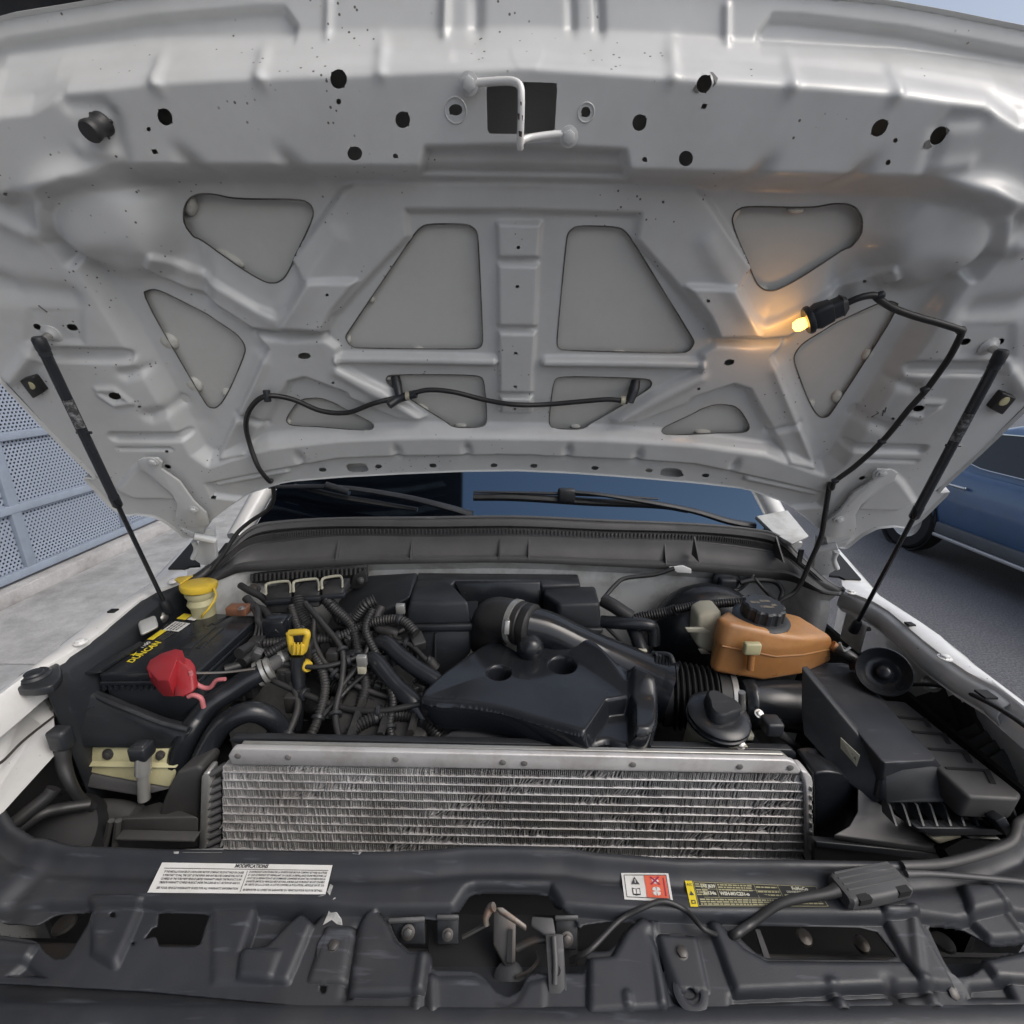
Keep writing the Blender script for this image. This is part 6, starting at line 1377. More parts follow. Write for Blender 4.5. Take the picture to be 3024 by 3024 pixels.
runs = [[(860, 1790), (880, 1850), (930, 1930), (960, 2020), (940, 2120), (900, 2210)], [(900, 1780), (960, 1850), (1010, 1920), (1010, 2010), (990, 2110), (1010, 2215)],
        [(980, 1790), (1040, 1850), (1060, 1930), (1080, 2020), (1060, 2120), (1100, 2220)], [(760, 1830), (800, 1900), (850, 1990), (880, 2080), (850, 2170), (820, 2230)],
        [(1100, 1800), (1080, 1860), (1120, 1950), (1160, 2060), (1150, 2150), (1180, 2225)], [(840, 1960), (940, 1970), (1030, 1950), (1120, 1910), (1200, 1900), (1260, 1950)],
        [(780, 1900), (900, 1890), (1000, 1880), (1090, 1840), (1180, 1830), (1230, 1870)], [(700, 1930), (790, 2000), (900, 2050), (1010, 2090), (1120, 2100), (1240, 2080)],
        [(1010, 2215), (1050, 2150), (1110, 2120), (1180, 2110), (1250, 2130), (1300, 2180)], [(930, 1810), (930, 1900), (990, 1990), (1090, 2040), (1170, 2060), (1270, 2050)]]
for k, run in enumerate(runs):
    yy = lambda q: 1.07 - (q[1] - 1750) / 430 * 0.27 + 0.012 * math.sin(k * 1.7 + q[0] * 0.01)
    hose('engine_loom', [(q, yy(q)) for q in run], (0.010, 0.007, 0.012, 0.008, 0.009, 0.006, 0.011, 0.007, 0.013, 0.006)[k], 'rubber' if k % 3 else 'dirty', segs=10, n=40, corr=(0.007, 0.10) if k % 2 == 0 else None)
    for t_ in (2, 4):
        q = run[t_]; d_ = aty(run[t_ + 1 if t_ < 5 else t_], yy(run[min(5, t_ + 1)])) - aty(run[t_ - 1], yy(run[t_ - 1]))
        lathe('loom_tie', [(0.0135, -0.004), (0.0145, -0.003), (0.0145, 0.003), (0.0135, 0.004)], aty(q, yy(q)), d_, M_['plast'], truck, segs=12)
for k in range(14):
    px = R2.uniform(700, 1000); py = R2.uniform(1850, 2080); y = 0.96 - (py - 1850) / 230 * 0.10
    s_ = R2.uniform(0.015, 0.035); box('engine_bracket', aty((px, py), y + 0.03), s_, s_, s_ * 1.3, M_['dirty'], eng, bevel=0.003)
# fan shroud in front of the engine
V = []
arc = [(K(480, 190), 0.80), (K(520, 100), 0.83), (K(700, 40), 0.85), (K(900, 20), 0.86), (K(1100, 60), 0.85), (K(1300, 120), 0.83), (K(1420, 190), 0.80)]
slab('fan_shroud', [aty(p, y) for p, y in arc] + [aty(K(1420, 260), 0.77), aty(K(480, 260), 0.77)], (0, 0.02, -0.02), M_['cowl'], truck, bevel=0.006, label='grey fan shroud behind the intercooler')
slab('fan_shroud_ring', [aty(p, y) for p, y in ((K(560, 190), 0.785), (K(640, 140), 0.80), (K(800, 115), 0.81), (K(1000, 130), 0.80), (K(1130, 190), 0.785))], (0, 0.01, 0.008), M_['plast'], truck, bevel=0.003)
# ---- twin-lobed engine air plenum at the firewall
pl = empty('air_plenum', aty(H(800, 700), 1.15), truck); tag(pl, 'black plastic air plenum with two box lobes under the cowl')
def lobe(tb, tf, drop, y0, y1, nm='lobe'):
    pass
def hexa(name, top, bot, m, par, bevel=0.006, seg=3): return ruled(name, top, bot, m, par, bevel=bevel, seg=seg)
# bridge
t4 = [aty(p, y) for p, y in ((H(440, 548), 1.26), (H(1335, 555), 1.26), (H(1350, 615), 1.20), (H(1130, 625), 1.18), (H(1120, 598), 1.19), (H(650, 595), 1.19), (H(600, 640), 1.16), (H(430, 600), 1.20))]
slab('bridge', t4, (0, 0.01, -0.10), M_['plast'], pl, bevel=0.008, seg=3)
slab('bridge_face', [aty(p, y) for p, y in ((H(640, 602), 1.185), (H(1125, 602), 1.185), (H(1130, 760), 1.165), (H(720, 760), 1.165))], (0, 0.02, 0), M_['smooth'], pl, bevel=0.005)
tl_ = [(H(430, 590), 1.21), (H(600, 585), 1.21), (H(725, 708), 1.06), (H(395, 708), 1.06)]
bl2 = [(H(375, 700), 1.22), (H(700, 690), 1.22), (H(745, 840), 1.05), (H(370, 845), 1.05)]
hexa('left_lobe', [aty(p, y) for p, y in tl_], [aty(p, y) for p, y in bl2], M_['plast'], pl, 0.010, 4)
slab('lobe_rim', [aty(p, y) for p, y in ((H(358, 848), 1.047), (H(758, 838), 1.047), (H(755, 870), 1.045), (H(740, 878), 1.045), (H(380, 878), 1.045), (H(360, 870), 1.045))], (0, 0.14, 0.0), M_['plast'], pl, bevel=0.004)
slab('lobe_base', [aty(p, y) for p, y in ((H(385, 875), 1.055), (H(735, 872), 1.055), (H(735, 1000), 1.045), (H(600, 1130), 1.03), (H(440, 1120), 1.03), (H(390, 1000), 1.045))], (0, 0.12, 0.0), M_['plast'], pl, bevel=0.006)
for x in (440, 540): tube('base_rib', [aty(H(x, 885), 1.052), aty(H(x - 4, 1110), 1.027)], 0.004, M_['plast'], pl, segs=6, n=3)
tr_ = [(H(1145, 625), 1.21), (H(1430, 622), 1.21), (H(1455, 715), 1.08), (H(1225, 720), 1.08), (H(1140, 660), 1.15)]
br2 = [(H(1145, 720), 1.22), (H(1440, 720), 1.22), (H(1465, 865), 1.07), (H(1225, 862), 1.07), (H(1140, 800), 1.15)]
hexa('right_lobe', [aty(p, y) for p, y in tr_], [aty(p, y) for p, y in br2], M_['plast'], pl, 0.010, 4)
slab('lobe_rim', [aty(p, y) for p, y in ((H(1225, 862), 1.068), (H(1475, 862), 1.068), (H(1472, 890), 1.066), (H(1380, 895), 1.066), (H(1225, 880), 1.066))], (0, 0.12, 0), M_['plast'], pl, bevel=0.004)
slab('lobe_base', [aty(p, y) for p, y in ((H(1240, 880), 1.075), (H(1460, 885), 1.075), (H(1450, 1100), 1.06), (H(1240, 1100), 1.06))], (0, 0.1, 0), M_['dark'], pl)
slab('hood_seal_arch', [aty(p, 1.285) for p in (H(560, 520), H(700, 505), H(1000, 505), H(1250, 520), H(1440, 560), H(1440, 600), H(560, 560))], (0, 0.02, 0), M_['dark'], pl)
# ---- intake elbow, tube and resonator
it = empty('intake_elbow', aty(H(900, 800), 1.03), truck); tag(it, 'black rubber intake elbow with a steel band clamp')
EP = [aty(p, y) for p, y in ((H(835, 960), 1.075), (H(838, 880), 1.07), (H(868, 812), 1.06), (H(930, 806), 1.045), (H(1000, 826), 1.03))]
tube('elbow', EP, [0.046, 0.050, 0.054, 0.052, 0.050], M_['rubber'], it, segs=28, n=28)
axd = (aty(H(1090, 850), 1.005) - aty(H(930, 806), 1.045)).normalized()
cpos = aty(H(985, 822), 1.034)
lathe('band_clamp', [(0.050, -0.007), (0.0555, -0.006), (0.0555, 0.006), (0.050, 0.007)], cpos, axd, M_['silver'], it, segs=40)
box('clamp_screw', aty(H(937, 850), 0.985), 0.013, 0.012, 0.032, M_['steel'], it, bevel=0.002, Z=(0.05, 0.3, 1))
lathe('cuff', [(0.048, 0.006), (0.0535, 0.010), (0.0535, 0.022), (0.050, 0.025), (0.0535, 0.030), (0.0535, 0.046), (0.046, 0.052)], cpos, axd, M_['rubber'], it, segs=40)
iv = empty('air_intake', aty(H(1200, 1150), 0.9), truck); tag(iv, 'large black moulded intake resonator with two round dimples')
tube('intake_tube', [aty(p, y) for p, y in ((H(1040, 838), 1.02), (H(1160, 868), 1.02), (H(1300, 935), 1.015), (H(1450, 1010), 1.005), (H(1620, 1100), 0.985), (H(1760, 1180), 0.96), (H(1845, 1218), 0.945))], [0.046, 0.046, 0.046, 0.050, 0.060, 0.070, 0.074], M_['gloss'], iv, segs=28, n=40)
bmp = aty(H(1065, 945), 0.965)
lathe('tube_boss', [(0.034, -0.05), (0.032, -0.012), (0.028, 0.002), (0.018, 0.013), (0.008, 0.017), (0.0, 0.0175)], bmp, (-0.1, -0.5, 1), M_['smooth'], iv, segs=24)
# resonator body: height field lid plus skirt
ZR = -0.652
def rz(p): v = atz(p, ZR); return (v.x, v.y)
rp = [H(452, 1235), H(470, 1195), H(560, 1110), H(700, 1010), H(815, 935), H(880, 915), H(940, 945), H(1030, 1000), H(1090, 1000), H(1160, 940), H(1240, 905), H(1330, 930), H(1450, 1010), H(1600, 1120), H(1700, 1180), H(1770, 1200), H(1778, 1290), H(1778, 1400), H(1740, 1445), K(1690, 130), H(1560, 1430), H(1500, 1400), H(1400, 1445), H(1340, 1440), H(1100, 1370), H(900, 1310), H(700, 1280), H(520, 1275), H(460, 1255)]
RP = smooth_poly([rz(p) for p in rp], 2, 0.22)
rf = Field(min(p[0] for p in RP) - 0.01, max(p[0] for p in RP) + 0.01, min(p[1] for p in RP) - 0.01, max(p[1] for p in RP) + 0.01, 240, 170)
dd = SDF(RP, rf.X, rf.Y)
# rounded shoulder
r_ = 0.013; t_ = np.clip(-dd / r_, 0, 1); rf.h = -r_ * (1 - np.sqrt(np.clip(1 - (1 - t_) ** 2, 0, 1)))
rf.h += 0.004 * sstep(SDF(RP, rf.X, rf.Y) + 0.06, 0.10)
for p, rr in ((H(895, 1112), 0.021), (H(1245, 1072), 0.026)):
    c = rz(p); d = np.hypot(rf.X - c[0], rf.Y - c[1]); rf.h -= 0.045 * sstep(d - rr, 0.014)
# valley towards the bellows and step at the front corner
val = [rz(p) for p in (H(1180, 905), H(1400, 960), H(1560, 1080), H(1640, 1130), H(1600, 1180), H(1440, 1000))]
rf.raise_(val, -0.012, 0.02, both=False)
stp_ = [rz(p) for p in (H(1620, 1100), H(1780, 1190), H(1790, 1450), H(1640, 1450))]
rf.raise_(stp_, 0.009, 0.016, both=False)
rec = [rz(p) for p in (H(1370, 1460), H(1500, 1270), H(1610, 1260), H(1640, 1300), H(1640, 1460), H(1500, 1500))]
rf.raise_(rec, -0.034, 0.014, both=False)
_d = LINE([rz(p) for p in (H(1190, 935), H(1330, 965), H(1470, 1040), H(1600, 1120), H(1700, 1190))], rf.X, rf.Y)
rf.h += 0.034 * np.exp(-(_d / 0.042) ** 2)
rf.blur(2)
ro = rf.build('resonator_lid', lambda X, Y, h: np.stack([X, Y, CZ + ZR + h], -1), M_['gloss'], iv, RP)
n = len(RP)
V = []
for x, y in RP:
    h = rf.sample(x, y); V += [(x, y, CZ + ZR + h), (x, y, CZ + ZR + h - 0.006)]
cx_, cy_ = sum(p[0] for p in RP) / n, sum(p[1] for p in RP) / n
for x, y in RP: V += [(cx_ + (x - cx_) * 0.985, cy_ + (y - cy_) * 0.985, CZ + ZR - 0.045), (cx_ + (x - cx_) * 0.93, cy_ + (y - cy_) * 0.93, CZ + ZR - 0.068)]
Fc = []
for i in range(n):
    j = (i + 1) % n; Fc += [(2 * i, 2 * j, 2 * j + 1, 2 * i + 1), (2 * i + 1, 2 * j + 1, 2 * n + 2 * j, 2 * n + 2 * i), (2 * n + 2 * i, 2 * n + 2 * j, 2 * n + 2 * j + 1, 2 * n + 2 * i + 1)]
make('resonator_skirt', V, Fc, M_['gloss'], iv, smooth=60)
# ---- bellows, clamps and the flow-meter tube
bel = empty('intake_bellows', aty(I_(100, 1220), 0.83), truck); tag(bel, 'black corrugated rubber bellows between resonator and air filter box')
b0, b1 = aty(H(1850, 1225), 0.945), aty(I_(310, 1262), 0.915)
KB = 1.0
ax = (b1 - b0).normalized(); Lb = (b1 - b0).length
prof = [(0.052, -0.02), (0.056, -0.018), (0.056, 0.0)]
NB = 8
for i in range(NB):
    s0 = (i + 0.15) / NB * Lb * 0.74; prof += [(0.0495, s0), (0.060, s0 + Lb * 0.74 / NB * 0.30), (0.0615, s0 + Lb * 0.74 / NB * 0.45), (0.060, s0 + Lb * 0.74 / NB * 0.6), (0.0495, s0 + Lb * 0.74 / NB * 0.85)]
prof += [(0.055, Lb * 0.76), (0.055, Lb * 1.0)]
prof = [(a_ * (1.30 - 0.22 * min(1, max(0, h_ / Lb))), h_) for a_, h_ in prof]
lathe('corrugation', prof, b0, ax, M_['rubber'], bel, segs=40, smooth=60)
lathe('band_clamp', [(0.0590, Lb * 0.93), (0.0625, Lb * 0.935), (0.0625, Lb * 1.02), (0.0590, Lb * 1.025)], b0, ax, M_['silver'], bel, segs=40)
tube('clamp_screw', [aty(I_(360, 1215), 0.810), aty(I_(362, 1310), 0.812)], 0.007, M_['steel'], bel, segs=10, n=3)
tube('clamp_ring', [aty(p, y) for p, y in ((H(1750, 1000), 0.90), (H(1840, 1010), 0.88), (H(1865, 1060), 0.86))], 0.006, M_['plast'], bel, segs=8)
for k in range(5): box('clamp_tooth', aty(H(1770 + k * 18, 1025 + k * 4), 0.885), 0.005, 0.012, 0.02, M_['plast'], bel)
m0, m1 = aty(I_(370, 1268), 0.91), aty(I_(850, 1310), 0.89)
mt = empty('flow_meter_tube', m0, truck); tag(mt, 'smooth black flow-meter tube entering the air filter box')
ax2 = (m1 - m0).normalized(); Lm = (m1 - m0).length
lathe('tube', [(0.054, -0.01), (0.058, 0.0), (0.060, 0.006), (0.060, 0.014), (0.056, 0.018), (0.056, Lm * 0.5), (0.058, Lm * 0.8), (0.064, Lm * 1.05)], m0, ax2, M_['smooth'], mt, segs=36, smooth=60)
inst('bolt', BOLT, mat_at(aty(I_(455, 1335), 0.80), (0, -0.6, 0.8), 1.1), mt)
slab('sensor_plate', [aty(p, 0.80) for p in (I_(440, 1330), I_(540, 1345), I_(590, 1370), I_(560, 1380), I_(470, 1370))], (0, 0.01, -0.008), M_['plast'], mt, bevel=0.002)
box('sensor_plug', aty(I_(525, 1400), 0.78), 0.034, 0.034, 0.03, M_['plast'], mt, bevel=0.005)
tube('sensor_lead', [aty(p, y) for p, y in ((I_(530, 1420), 0.78), (L_(560, 120), 0.78), (L_(640, 180), 0.78), (L_(690, 230), 0.78), (L_(715, 300), 0.78))], [0.012, 0.011, 0.007, 0.006, 0.006], M_['rubber'], mt, segs=8)
# ---- air filter box
ab = empty('air_filter_box', aty(L_(1300, 300), 0.70), truck); tag(ab, 'large grey-black air filter box with chevron grooves on its lid')
ZA = -0.655
top = [I_(690, 1062), I_(705, 1050), I_(925, 1052), I_(975, 1080), L_(1435, 255), L_(1425, 275), L_(1155, 288), L_(1135, 275)]
topv = [atz(p, ZA) for p in top]
lowp = [(L_(600, -60), -0.74), (L_(720, -120), -0.74), (I_(960, 1060), -0.69), (I_(1010, 1120), -0.685), (L_(1490, 330), -0.685), (L_(1420, 395), -0.73), (L_(1135, 510), -0.76), (L_(1105, 500), -0.76)]
ruled('lid', topv, [atz(p, z) for p, z in lowp], M_['shield'], ab, bevel=0.010, seg=4)
# lower shelf with grooves
sh = [I_(1010, 1120), I_(1160, 1255), I_(1270, 1265), L_(1925, 462), L_(1905, 492), L_(1630, 478), L_(1590, 450), L_(1420, 290)]
shv = [atz(p, -0.676) for p in sh]
slab('shelf', shv, (0, 0.004, -0.05), M_['cowl'], ab, bevel=0.006, seg=3)
for (x0, y0) in ((1222, 28), (1305, 110), (1395, 205), (1490, 312)):
    sc = 1 + (y0 - 28) / 600
    q = [(x0, y0), (x0 + 160 * sc, y0 + 18), (x0 + 175 * sc, y0 + 26), (x0 + 205 * sc, y0 + 70 * sc), (x0 + 235 * sc, y0 + 70 * sc), (x0 + 195 * sc, y0 + 6), (x0 + 160 * sc, y0 + 0)]
    top_ = [atz(L_(*p), -0.6752) for p in ((x0, y0), (x0 + 168 * sc, y0 + 14), (x0 + 195 * sc, y0 + 72 * sc * 0.9), (x0 + 172 * sc, y0 + 68 * sc * 0.9), (x0 + 150 * sc, y0 + 26), (x0 + 12, y0 + 12))]
    slab('groove', top_, (0, 0, 0.0012), M_['dark'], ab, smooth=0)
slab('front_face', [aty(p, y) for p, y in ((L_(1108, 490), 0.665), (L_(1150, 300), 0.682), (L_(1430, 290), 0.682), (L_(1600, 455), 0.66), (L_(1640, 475), 0.655), (L_(1905, 490), 0.655), (L_(1905, 520), 0.65), (L_(1170, 505), 0.65))], (0, 0.03, -0.004), M_['plast'], ab, bevel=0.004)
slab('side_face', [aty(p, y) for p, y in ((I_(690, 1070), 0.86), (L_(1135, 285), 0.69), (L_(1110, 520), 0.665), (L_(930, 390), 0.70), (L_(700, 130), 0.76), (L_(690, 0), 0.80))], (0.02, 0.01, -0.004), M_['plast'], ab, bevel=0.004)
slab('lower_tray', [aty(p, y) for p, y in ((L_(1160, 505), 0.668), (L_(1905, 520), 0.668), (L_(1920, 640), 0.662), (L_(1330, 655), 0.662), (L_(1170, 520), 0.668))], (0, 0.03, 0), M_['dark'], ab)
for i in range(10):
    x = 1175 + i * 76
    a, b = aty(L_(x + 4, 524), 0.646), aty(L_(x + 42, 640), 0.618)
    slab('tray_fin', [a, a + Vector((0, 0.02, 0)), b + Vector((0, 0.03, -0.004)), b], (0.0035, 0, 0), M_['plast'], ab)
slab('tray_shelf', [aty(p, y) for p, y in ((L_(1270, 605), 0.65), (L_(1780, 640), 0.65), (L_(1800, 660), 0.622), (L_(1350, 660), 0.622))], (0, 0, -0.006), M_['plast'], ab)
slab('tray_edge', [aty(p, 0.616) for p in (L_(1330, 652), L_(1840, 655), L_(1850, 690), L_(1420, 700))], (0, 0.02, -0.004), M_['plast'], ab, bevel=0.002)
c4 = [aty(p, y) for p, y in ((L_(915, 140), 0.722), (L_(1022, 240), 0.697), (L_(915, 200), 0.722), (L_(1005, 302), 0.697))]
tg = Sticker('paper_tag', c4, M_['pale'], truck, 'small yellowed paper tag with numbers on the air filter box side', 0.004)
tg.text([('EA', 0.76, 0.55, 0.34, 'CENTER', 0.01, 0, 0.3), ('FA', 0.45, 0.55, 0.30, 'CENTER', 0.01, 0, 0.25)], M_['ink'])
# pieces in front of the filter box
slab('bracket_arm', [aty(p, 0.62) for p in (L_(1410, 710), L_(1560, 690), L_(1600, 705), L_(1460, 745))], (0, 0.02, -0.006), M_['pale'], truck, bevel=0.004)
slab('bracket_arm', [aty(p, 0.62) for p in (L_(1620, 705), L_(1790, 702), L_(1825, 730), L_(1650, 728))], (0, 0.02, -0.006), M_['silver'], truck, bevel=0.004)
slab('bracket_arm', [aty(p, 0.615) for p in (L_(1490, 770), L_(1600, 710), L_(1830, 732), L_(1790, 780), L_(1530, 840))], (0, 0.02, -0.02), M_['dark'], truck)
slab('wing_seal', [aty(p, 0.60) for p in (L_(1775, 615), L_(1830, 590), L_(1890, 690), L_(1840, 705))], (0, 0.02, -0.006), M_['plast'], truck, bevel=0.002)
tube('edge_trim', [onsh(L_(x, y), 0.006) for x, y in ((1250, 872), (1480, 858), (1680, 808), (1840, 750), (1880, 700), (1895, 640), (1960, 600))] , 0.007, M_['cowl'], truck, segs=8)
# ---- power steering reservoir
ps = empty('steering_reservoir', aty(L_(240, 100), 0.72), truck); tag(ps, 'round reservoir with broad black cap beside the intercooler')
c = aty(L_(232, 18), 0.80); axp = Vector((0.03, -0.16, 1)).normalized()
lathe('cap', [(0.0, 0.008), (0.036, 0.008), (0.056, 0.004), (0.061, 0.0), (0.061, -0.006), (0.058, -0.008), (0.062, -0.011), (0.062, -0.017), (0.056, -0.020)], c, axp, M_['smooth'], ps, segs=40)
k0 = c + axp * 0.008
x, y, z = frame_from(axp, (0, 1, 0))
ring0, ring1, ring2 = [], [], []
for i in range(36):
    a = 2 * math.pi * i / 36; r = 0.031 + 0.005 * math.cos(3 * a + 0.4)
    ring0.append(k0 + (x * math.cos(a) + y * math.sin(a)) * (r + 0.002)); ring1.append(k0 + (x * math.cos(a) + y * math.sin(a)) * r + z * 0.022); ring2.append(k0 + (x * math.cos(a) + y * math.sin(a)) * (r - 0.004) + z * 0.026)
loft('knob', [ring0, ring1, ring2], M_['plast'], ps, smooth=40)
lathe('body', [(0.051, -0.018), (0.052, -0.03), (0.050, -0.10)], c, axp, M_['pale'], ps, segs=32)
box('body_lug', c + Vector((0.055, -0.01, -0.04)), 0.03, 0.02, 0.016, M_['pale'], ps, bevel=0.004); inst('bolt', BOLT, mat_at(aty(L_(350, 188), 0.75), (0, -0.7, 0.7), 1.2), ps)
slab('front_tab', [aty(p, 0.745) for p in (L_(230, 175), L_(330, 172), L_(400, 205), L_(300, 212))], (0, 0.01, 0), M_['pale'], ps, bevel=0.002)
# ---- coolant bottle
cb_ = empty('coolant_bottle', aty(I_(500, 950), 0.95), truck); tag(cb_, 'amber stained translucent coolant bottle with black screw cap')
def ring(z_, pts): return [atz(p, z_) for p in pts]
front = 0.93
topp = [(I_(222, 792), 0.955), (I_(262, 764), 1.02), (I_(590, 762), 1.03), (I_(680, 778), 1.02), (I_(872, 905), 0.965), (I_(700, 905), 0.925), (I_(600, 895), 0.92), (I_(300, 830), 0.93)]
botp = [(I_(172, 1068), 0.94), (I_(260, 1010), 1.02), (I_(600, 1000), 1.04), (I_(700, 1000), 1.02), (I_(866, 1050), 0.96), (I_(700, 1125), 0.925), (I_(480, 1160), 0.90), (I_(195, 1110), 0.915)]
mid = [(aty(a[0], a[1]).lerp(aty(b[0], b[1]), 0.45)) for a, b in zip(topp, botp)]
cenm = sum(mid, Vector()) / 8
tp, bp_ = [aty(p, y) for p, y in topp], [aty(p, y) for p, y in botp]
seam_u = [a.lerp(b, 0.42) for a, b in zip(tp, bp_)]; seam_l = [a.lerp(b, 0.47) for a, b in zip(tp, bp_)]
def grow(L, k): c_ = sum(L, Vector()) / len(L); return [c_ + (v - c_) * k for v in L]
V = tp + grow(seam_u, 1.015) + grow(seam_l, 1.0) + bp_; Fc = []
for r in range(3):
    for i in range(8): Fc.append((r * 8 + i, r * 8 + (i + 1) % 8, (r + 1) * 8 + (i + 1) % 8, (r + 1) * 8 + i))
Fc += [tuple(range(8)), tuple(range(31, 23, -1))]
FLUID.inputs[1].default_value = (tp[7].z + bp_[7].z) / 2 + 0.012; FLUID.inputs[2].default_value = (tp[7].z + bp_[7].z) / 2 + 0.002
o = make('bottle', V, Fc, M_['amber'], cb_, smooth=60, bevel=0.014, seg=5)
sm = grow([a.lerp(b, 0.45) for a, b in zip(tp, bp_)], 1.012)
for i_, j_ in ((7, 6), (6, 5), (5, 4)): tube('seam', [sm[i_], sm[i_].lerp(sm[j_], 0.5), sm[j_]], 0.0022, M_['amber'], cb_, segs=6, n=6)
cc_ = aty(I_(465, 800), 0.985); axc = Vector((0.02, -0.10, 1)).normalized()
lathe('neck', [(0.045, -0.02), (0.045, 0.0)], cc_, axc, M_['amber'], cb_, segs=24)
lathe('cap_flange', [(0.045, -0.008), (0.060, -0.006), (0.062, 0.002), (0.056, 0.006), (0.05, 0.008)], cc_, axc, M_['plast'], cb_, segs=40)
x, y, z = frame_from(axc, (0, 1, 0)); r0, r1, r2 = [], [], []
for i in range(72):
    a = 2 * math.pi * i / 72; r = 0.0435 + 0.0022 * (1 if (i // 3) % 2 else -0.5)
    d_ = x * math.cos(a) + y * math.sin(a); r0.append(cc_ + d_ * (r + 0.001) + z * 0.006); r1.append(cc_ + d_ * r + z * 0.034); r2.append(cc_ + d_ * (r - 0.004) + z * 0.038)
loft('cap', [r0, r1, r2], M_['plast'], cb_, smooth=30)
M_['capprint'] = mat('faded_cap_print', (0.22, 0.19, 0.14), 0.5, dirt=(0.02, 0.02, 0.02), dirt_amt=1.0, dirt_scale=140)
for (a, b, w_) in ((-0.02, 0.006, 0.02), (0.006, 0.012, 0.024), (0.0, -0.012, 0.03), (0.02, -0.004, 0.012)):
    make('cap_print', [cc_ + x * (a + u) + y * (b + v) + z * 0.0385 for u, v in ((-w_ / 2, -0.004), (w_ / 2, -0.004), (w_ / 2, 0.004), (-w_ / 2, 0.004))], [(0, 1, 2, 3)], M_['capprint'], cb_, smooth=0)
box('level_tab', aty(I_(415, 970), 0.90), 0.036, 0.016, 0.028, M_['cream'], cb_, bevel=0.004); tube('level_stem', [aty(I_(415, 990), 0.905), aty(I_(405, 1090), 0.898)], 0.008, M_['amber'], cb_, segs=8, n=3)
tube('outlet', [aty(p, y) for p, y in ((I_(860, 950), 0.96), (I_(895, 980), 0.955))], 0.011, M_['amber'], cb_, segs=10, n=3)
tube('hose', [aty(p, y) for p, y in ((I_(890, 975), 0.955), (I_(940, 1005), 0.94), (I_(985, 1040), 0.93), (I_(1000, 1090), 0.92))], 0.0135, M_['rubber'], cb_, segs=12)
tube('hose_clip', [aty(p, 0.935) for p in (I_(905, 940), I_(915, 965), I_(930, 985), I_(965, 965))], 0.003, M_['silver'], cb_, segs=6)
# ---- brake booster and its reservoir
bb = empty('brake_booster', aty(I_(120, 850), 1.15), truck); tag(bb, 'black round brake booster behind the coolant bottle')
lathe('drum', [(0.155, 0.0), (0.16, 0.02), (0.157, 0.05), (0.148, 0.065), (0.11, 0.085), (0.06, 0.095), (0.0, 0.097)], aty(I_(150, 900), 1.20), (-0.12, -1, 0.18), M_['smooth'], bb, segs=48)
slab('reservoir', [aty(p, y) for p, y in ((I_(120, 790), 1.02), (I_(170, 762), 1.03), (I_(250, 760), 1.03), (I_(250, 1000), 0.99), (I_(150, 995), 0.99), (I_(108, 960), 1.0))], (0, 0.06, 0), M_['pale'], bb, bevel=0.010, seg=3)
for yv in (872, 992): slab('reservoir_tab', [aty(p, 0.985) for p in (I_(45 if yv < 900 else 120, yv - 12), I_(150, yv - 12), I_(190, yv + 14), I_(60 if yv < 900 else 135, yv + 12))], (0, 0.008, 0), M_['pale'], bb, bevel=0.002)
# ---- hoses and wires on the road side
hose('vacuum_hose', [(I_(-10, 755), 1.10), (I_(100, 735), 1.09), (I_(250, 720), 1.08), (I_(370, 715), 1.07)], 0.011, 'rubber', corr=(0.006, 0.08))
hose('vacuum_hose', [(H(1640, 810), 1.12), (H(1720, 790), 1.12), (H(1830, 770), 1.11), (I_(-10, 755), 1.10)], 0.013, 'rubber', corr=(0.007, 0.10))
lathe('hose_ring', [(0.012, -0.006), (0.015, -0.005), (0.015, 0.005), (0.012, 0.006)], aty(I_(375, 715), 1.068), (1, 0, 0), M_['silver'], truck, segs=16)
hose('heater_hose', [(H(1470, 700), 1.12), (H(1540, 740), 1.10), (H(1630, 800), 1.08)], 0.018, 'rubber')
hose('heater_hose', [(H(1465, 822), 1.09), (H(1580, 830), 1.07), (H(1700, 838), 1.06), (H(1750, 860), 1.06), (H(1755, 950), 1.05)], 0.0165, 'smooth')
hose('heater_hose', [(H(1640, 860), 1.08), (H(1665, 920), 1.05), (H(1690, 1000), 1.02), (H(1690, 1060), 1.0)], 0.018, 'smooth')
hose('engine_wire', [(H(1490, 850), 1.08), (H(1560, 920), 1.05), (H(1620, 985), 1.02)], 0.005)
hose('engine_wire', [(H(1470, 700), 1.16), (H(1540, 620), 1.20), (H(1600, 580), 1.22), (H(1760, 560), 1.22), (H(1870, 525), 1.22)], 0.006)
box('clip', aty(H(1690, 1005), 1.0), 0.022, 0.01, 0.03, M_['pale'], truck, bevel=0.003)
lathe('grommet', [(0.038, 0.0), (0.038, 0.008), (0.03, 0.014), (0.0, 0.015)], aty(I_(268, 588), 1.245), (0, -1, 0.15), M_['plast'], truck, segs=24)
slab('grommet_plate', [aty(p, 1.242) for p in (I_(195, 580), I_(220, 555), I_(320, 552), I_(345, 580), I_(320, 615), I_(225, 618))], (0, 0.006, 0), M_['plast'], truck, bevel=0.003)
box('connector', aty(I_(275, 605), 1.225), 0.045, 0.03, 0.03, M_['plast'], truck, bevel=0.005)
hose('engine_wire', [(I_(290, 640), 1.22), (I_(340, 645), 1.22), (I_(390, 605), 1.22), (I_(420, 570), 1.225), (I_(420, 560), 1.23)], 0.005)
hose('engine_wire', [(I_(350, 605), 1.22), (I_(430, 590), 1.22), (I_(540, 600), 1.21), (I_(585, 650), 1.18), (I_(575, 700), 1.16)], 0.007)
hose('engine_wire', [(I_(430, 580), 1.22), (I_(480, 640), 1.20), (I_(540, 700), 1.17)], 0.005)
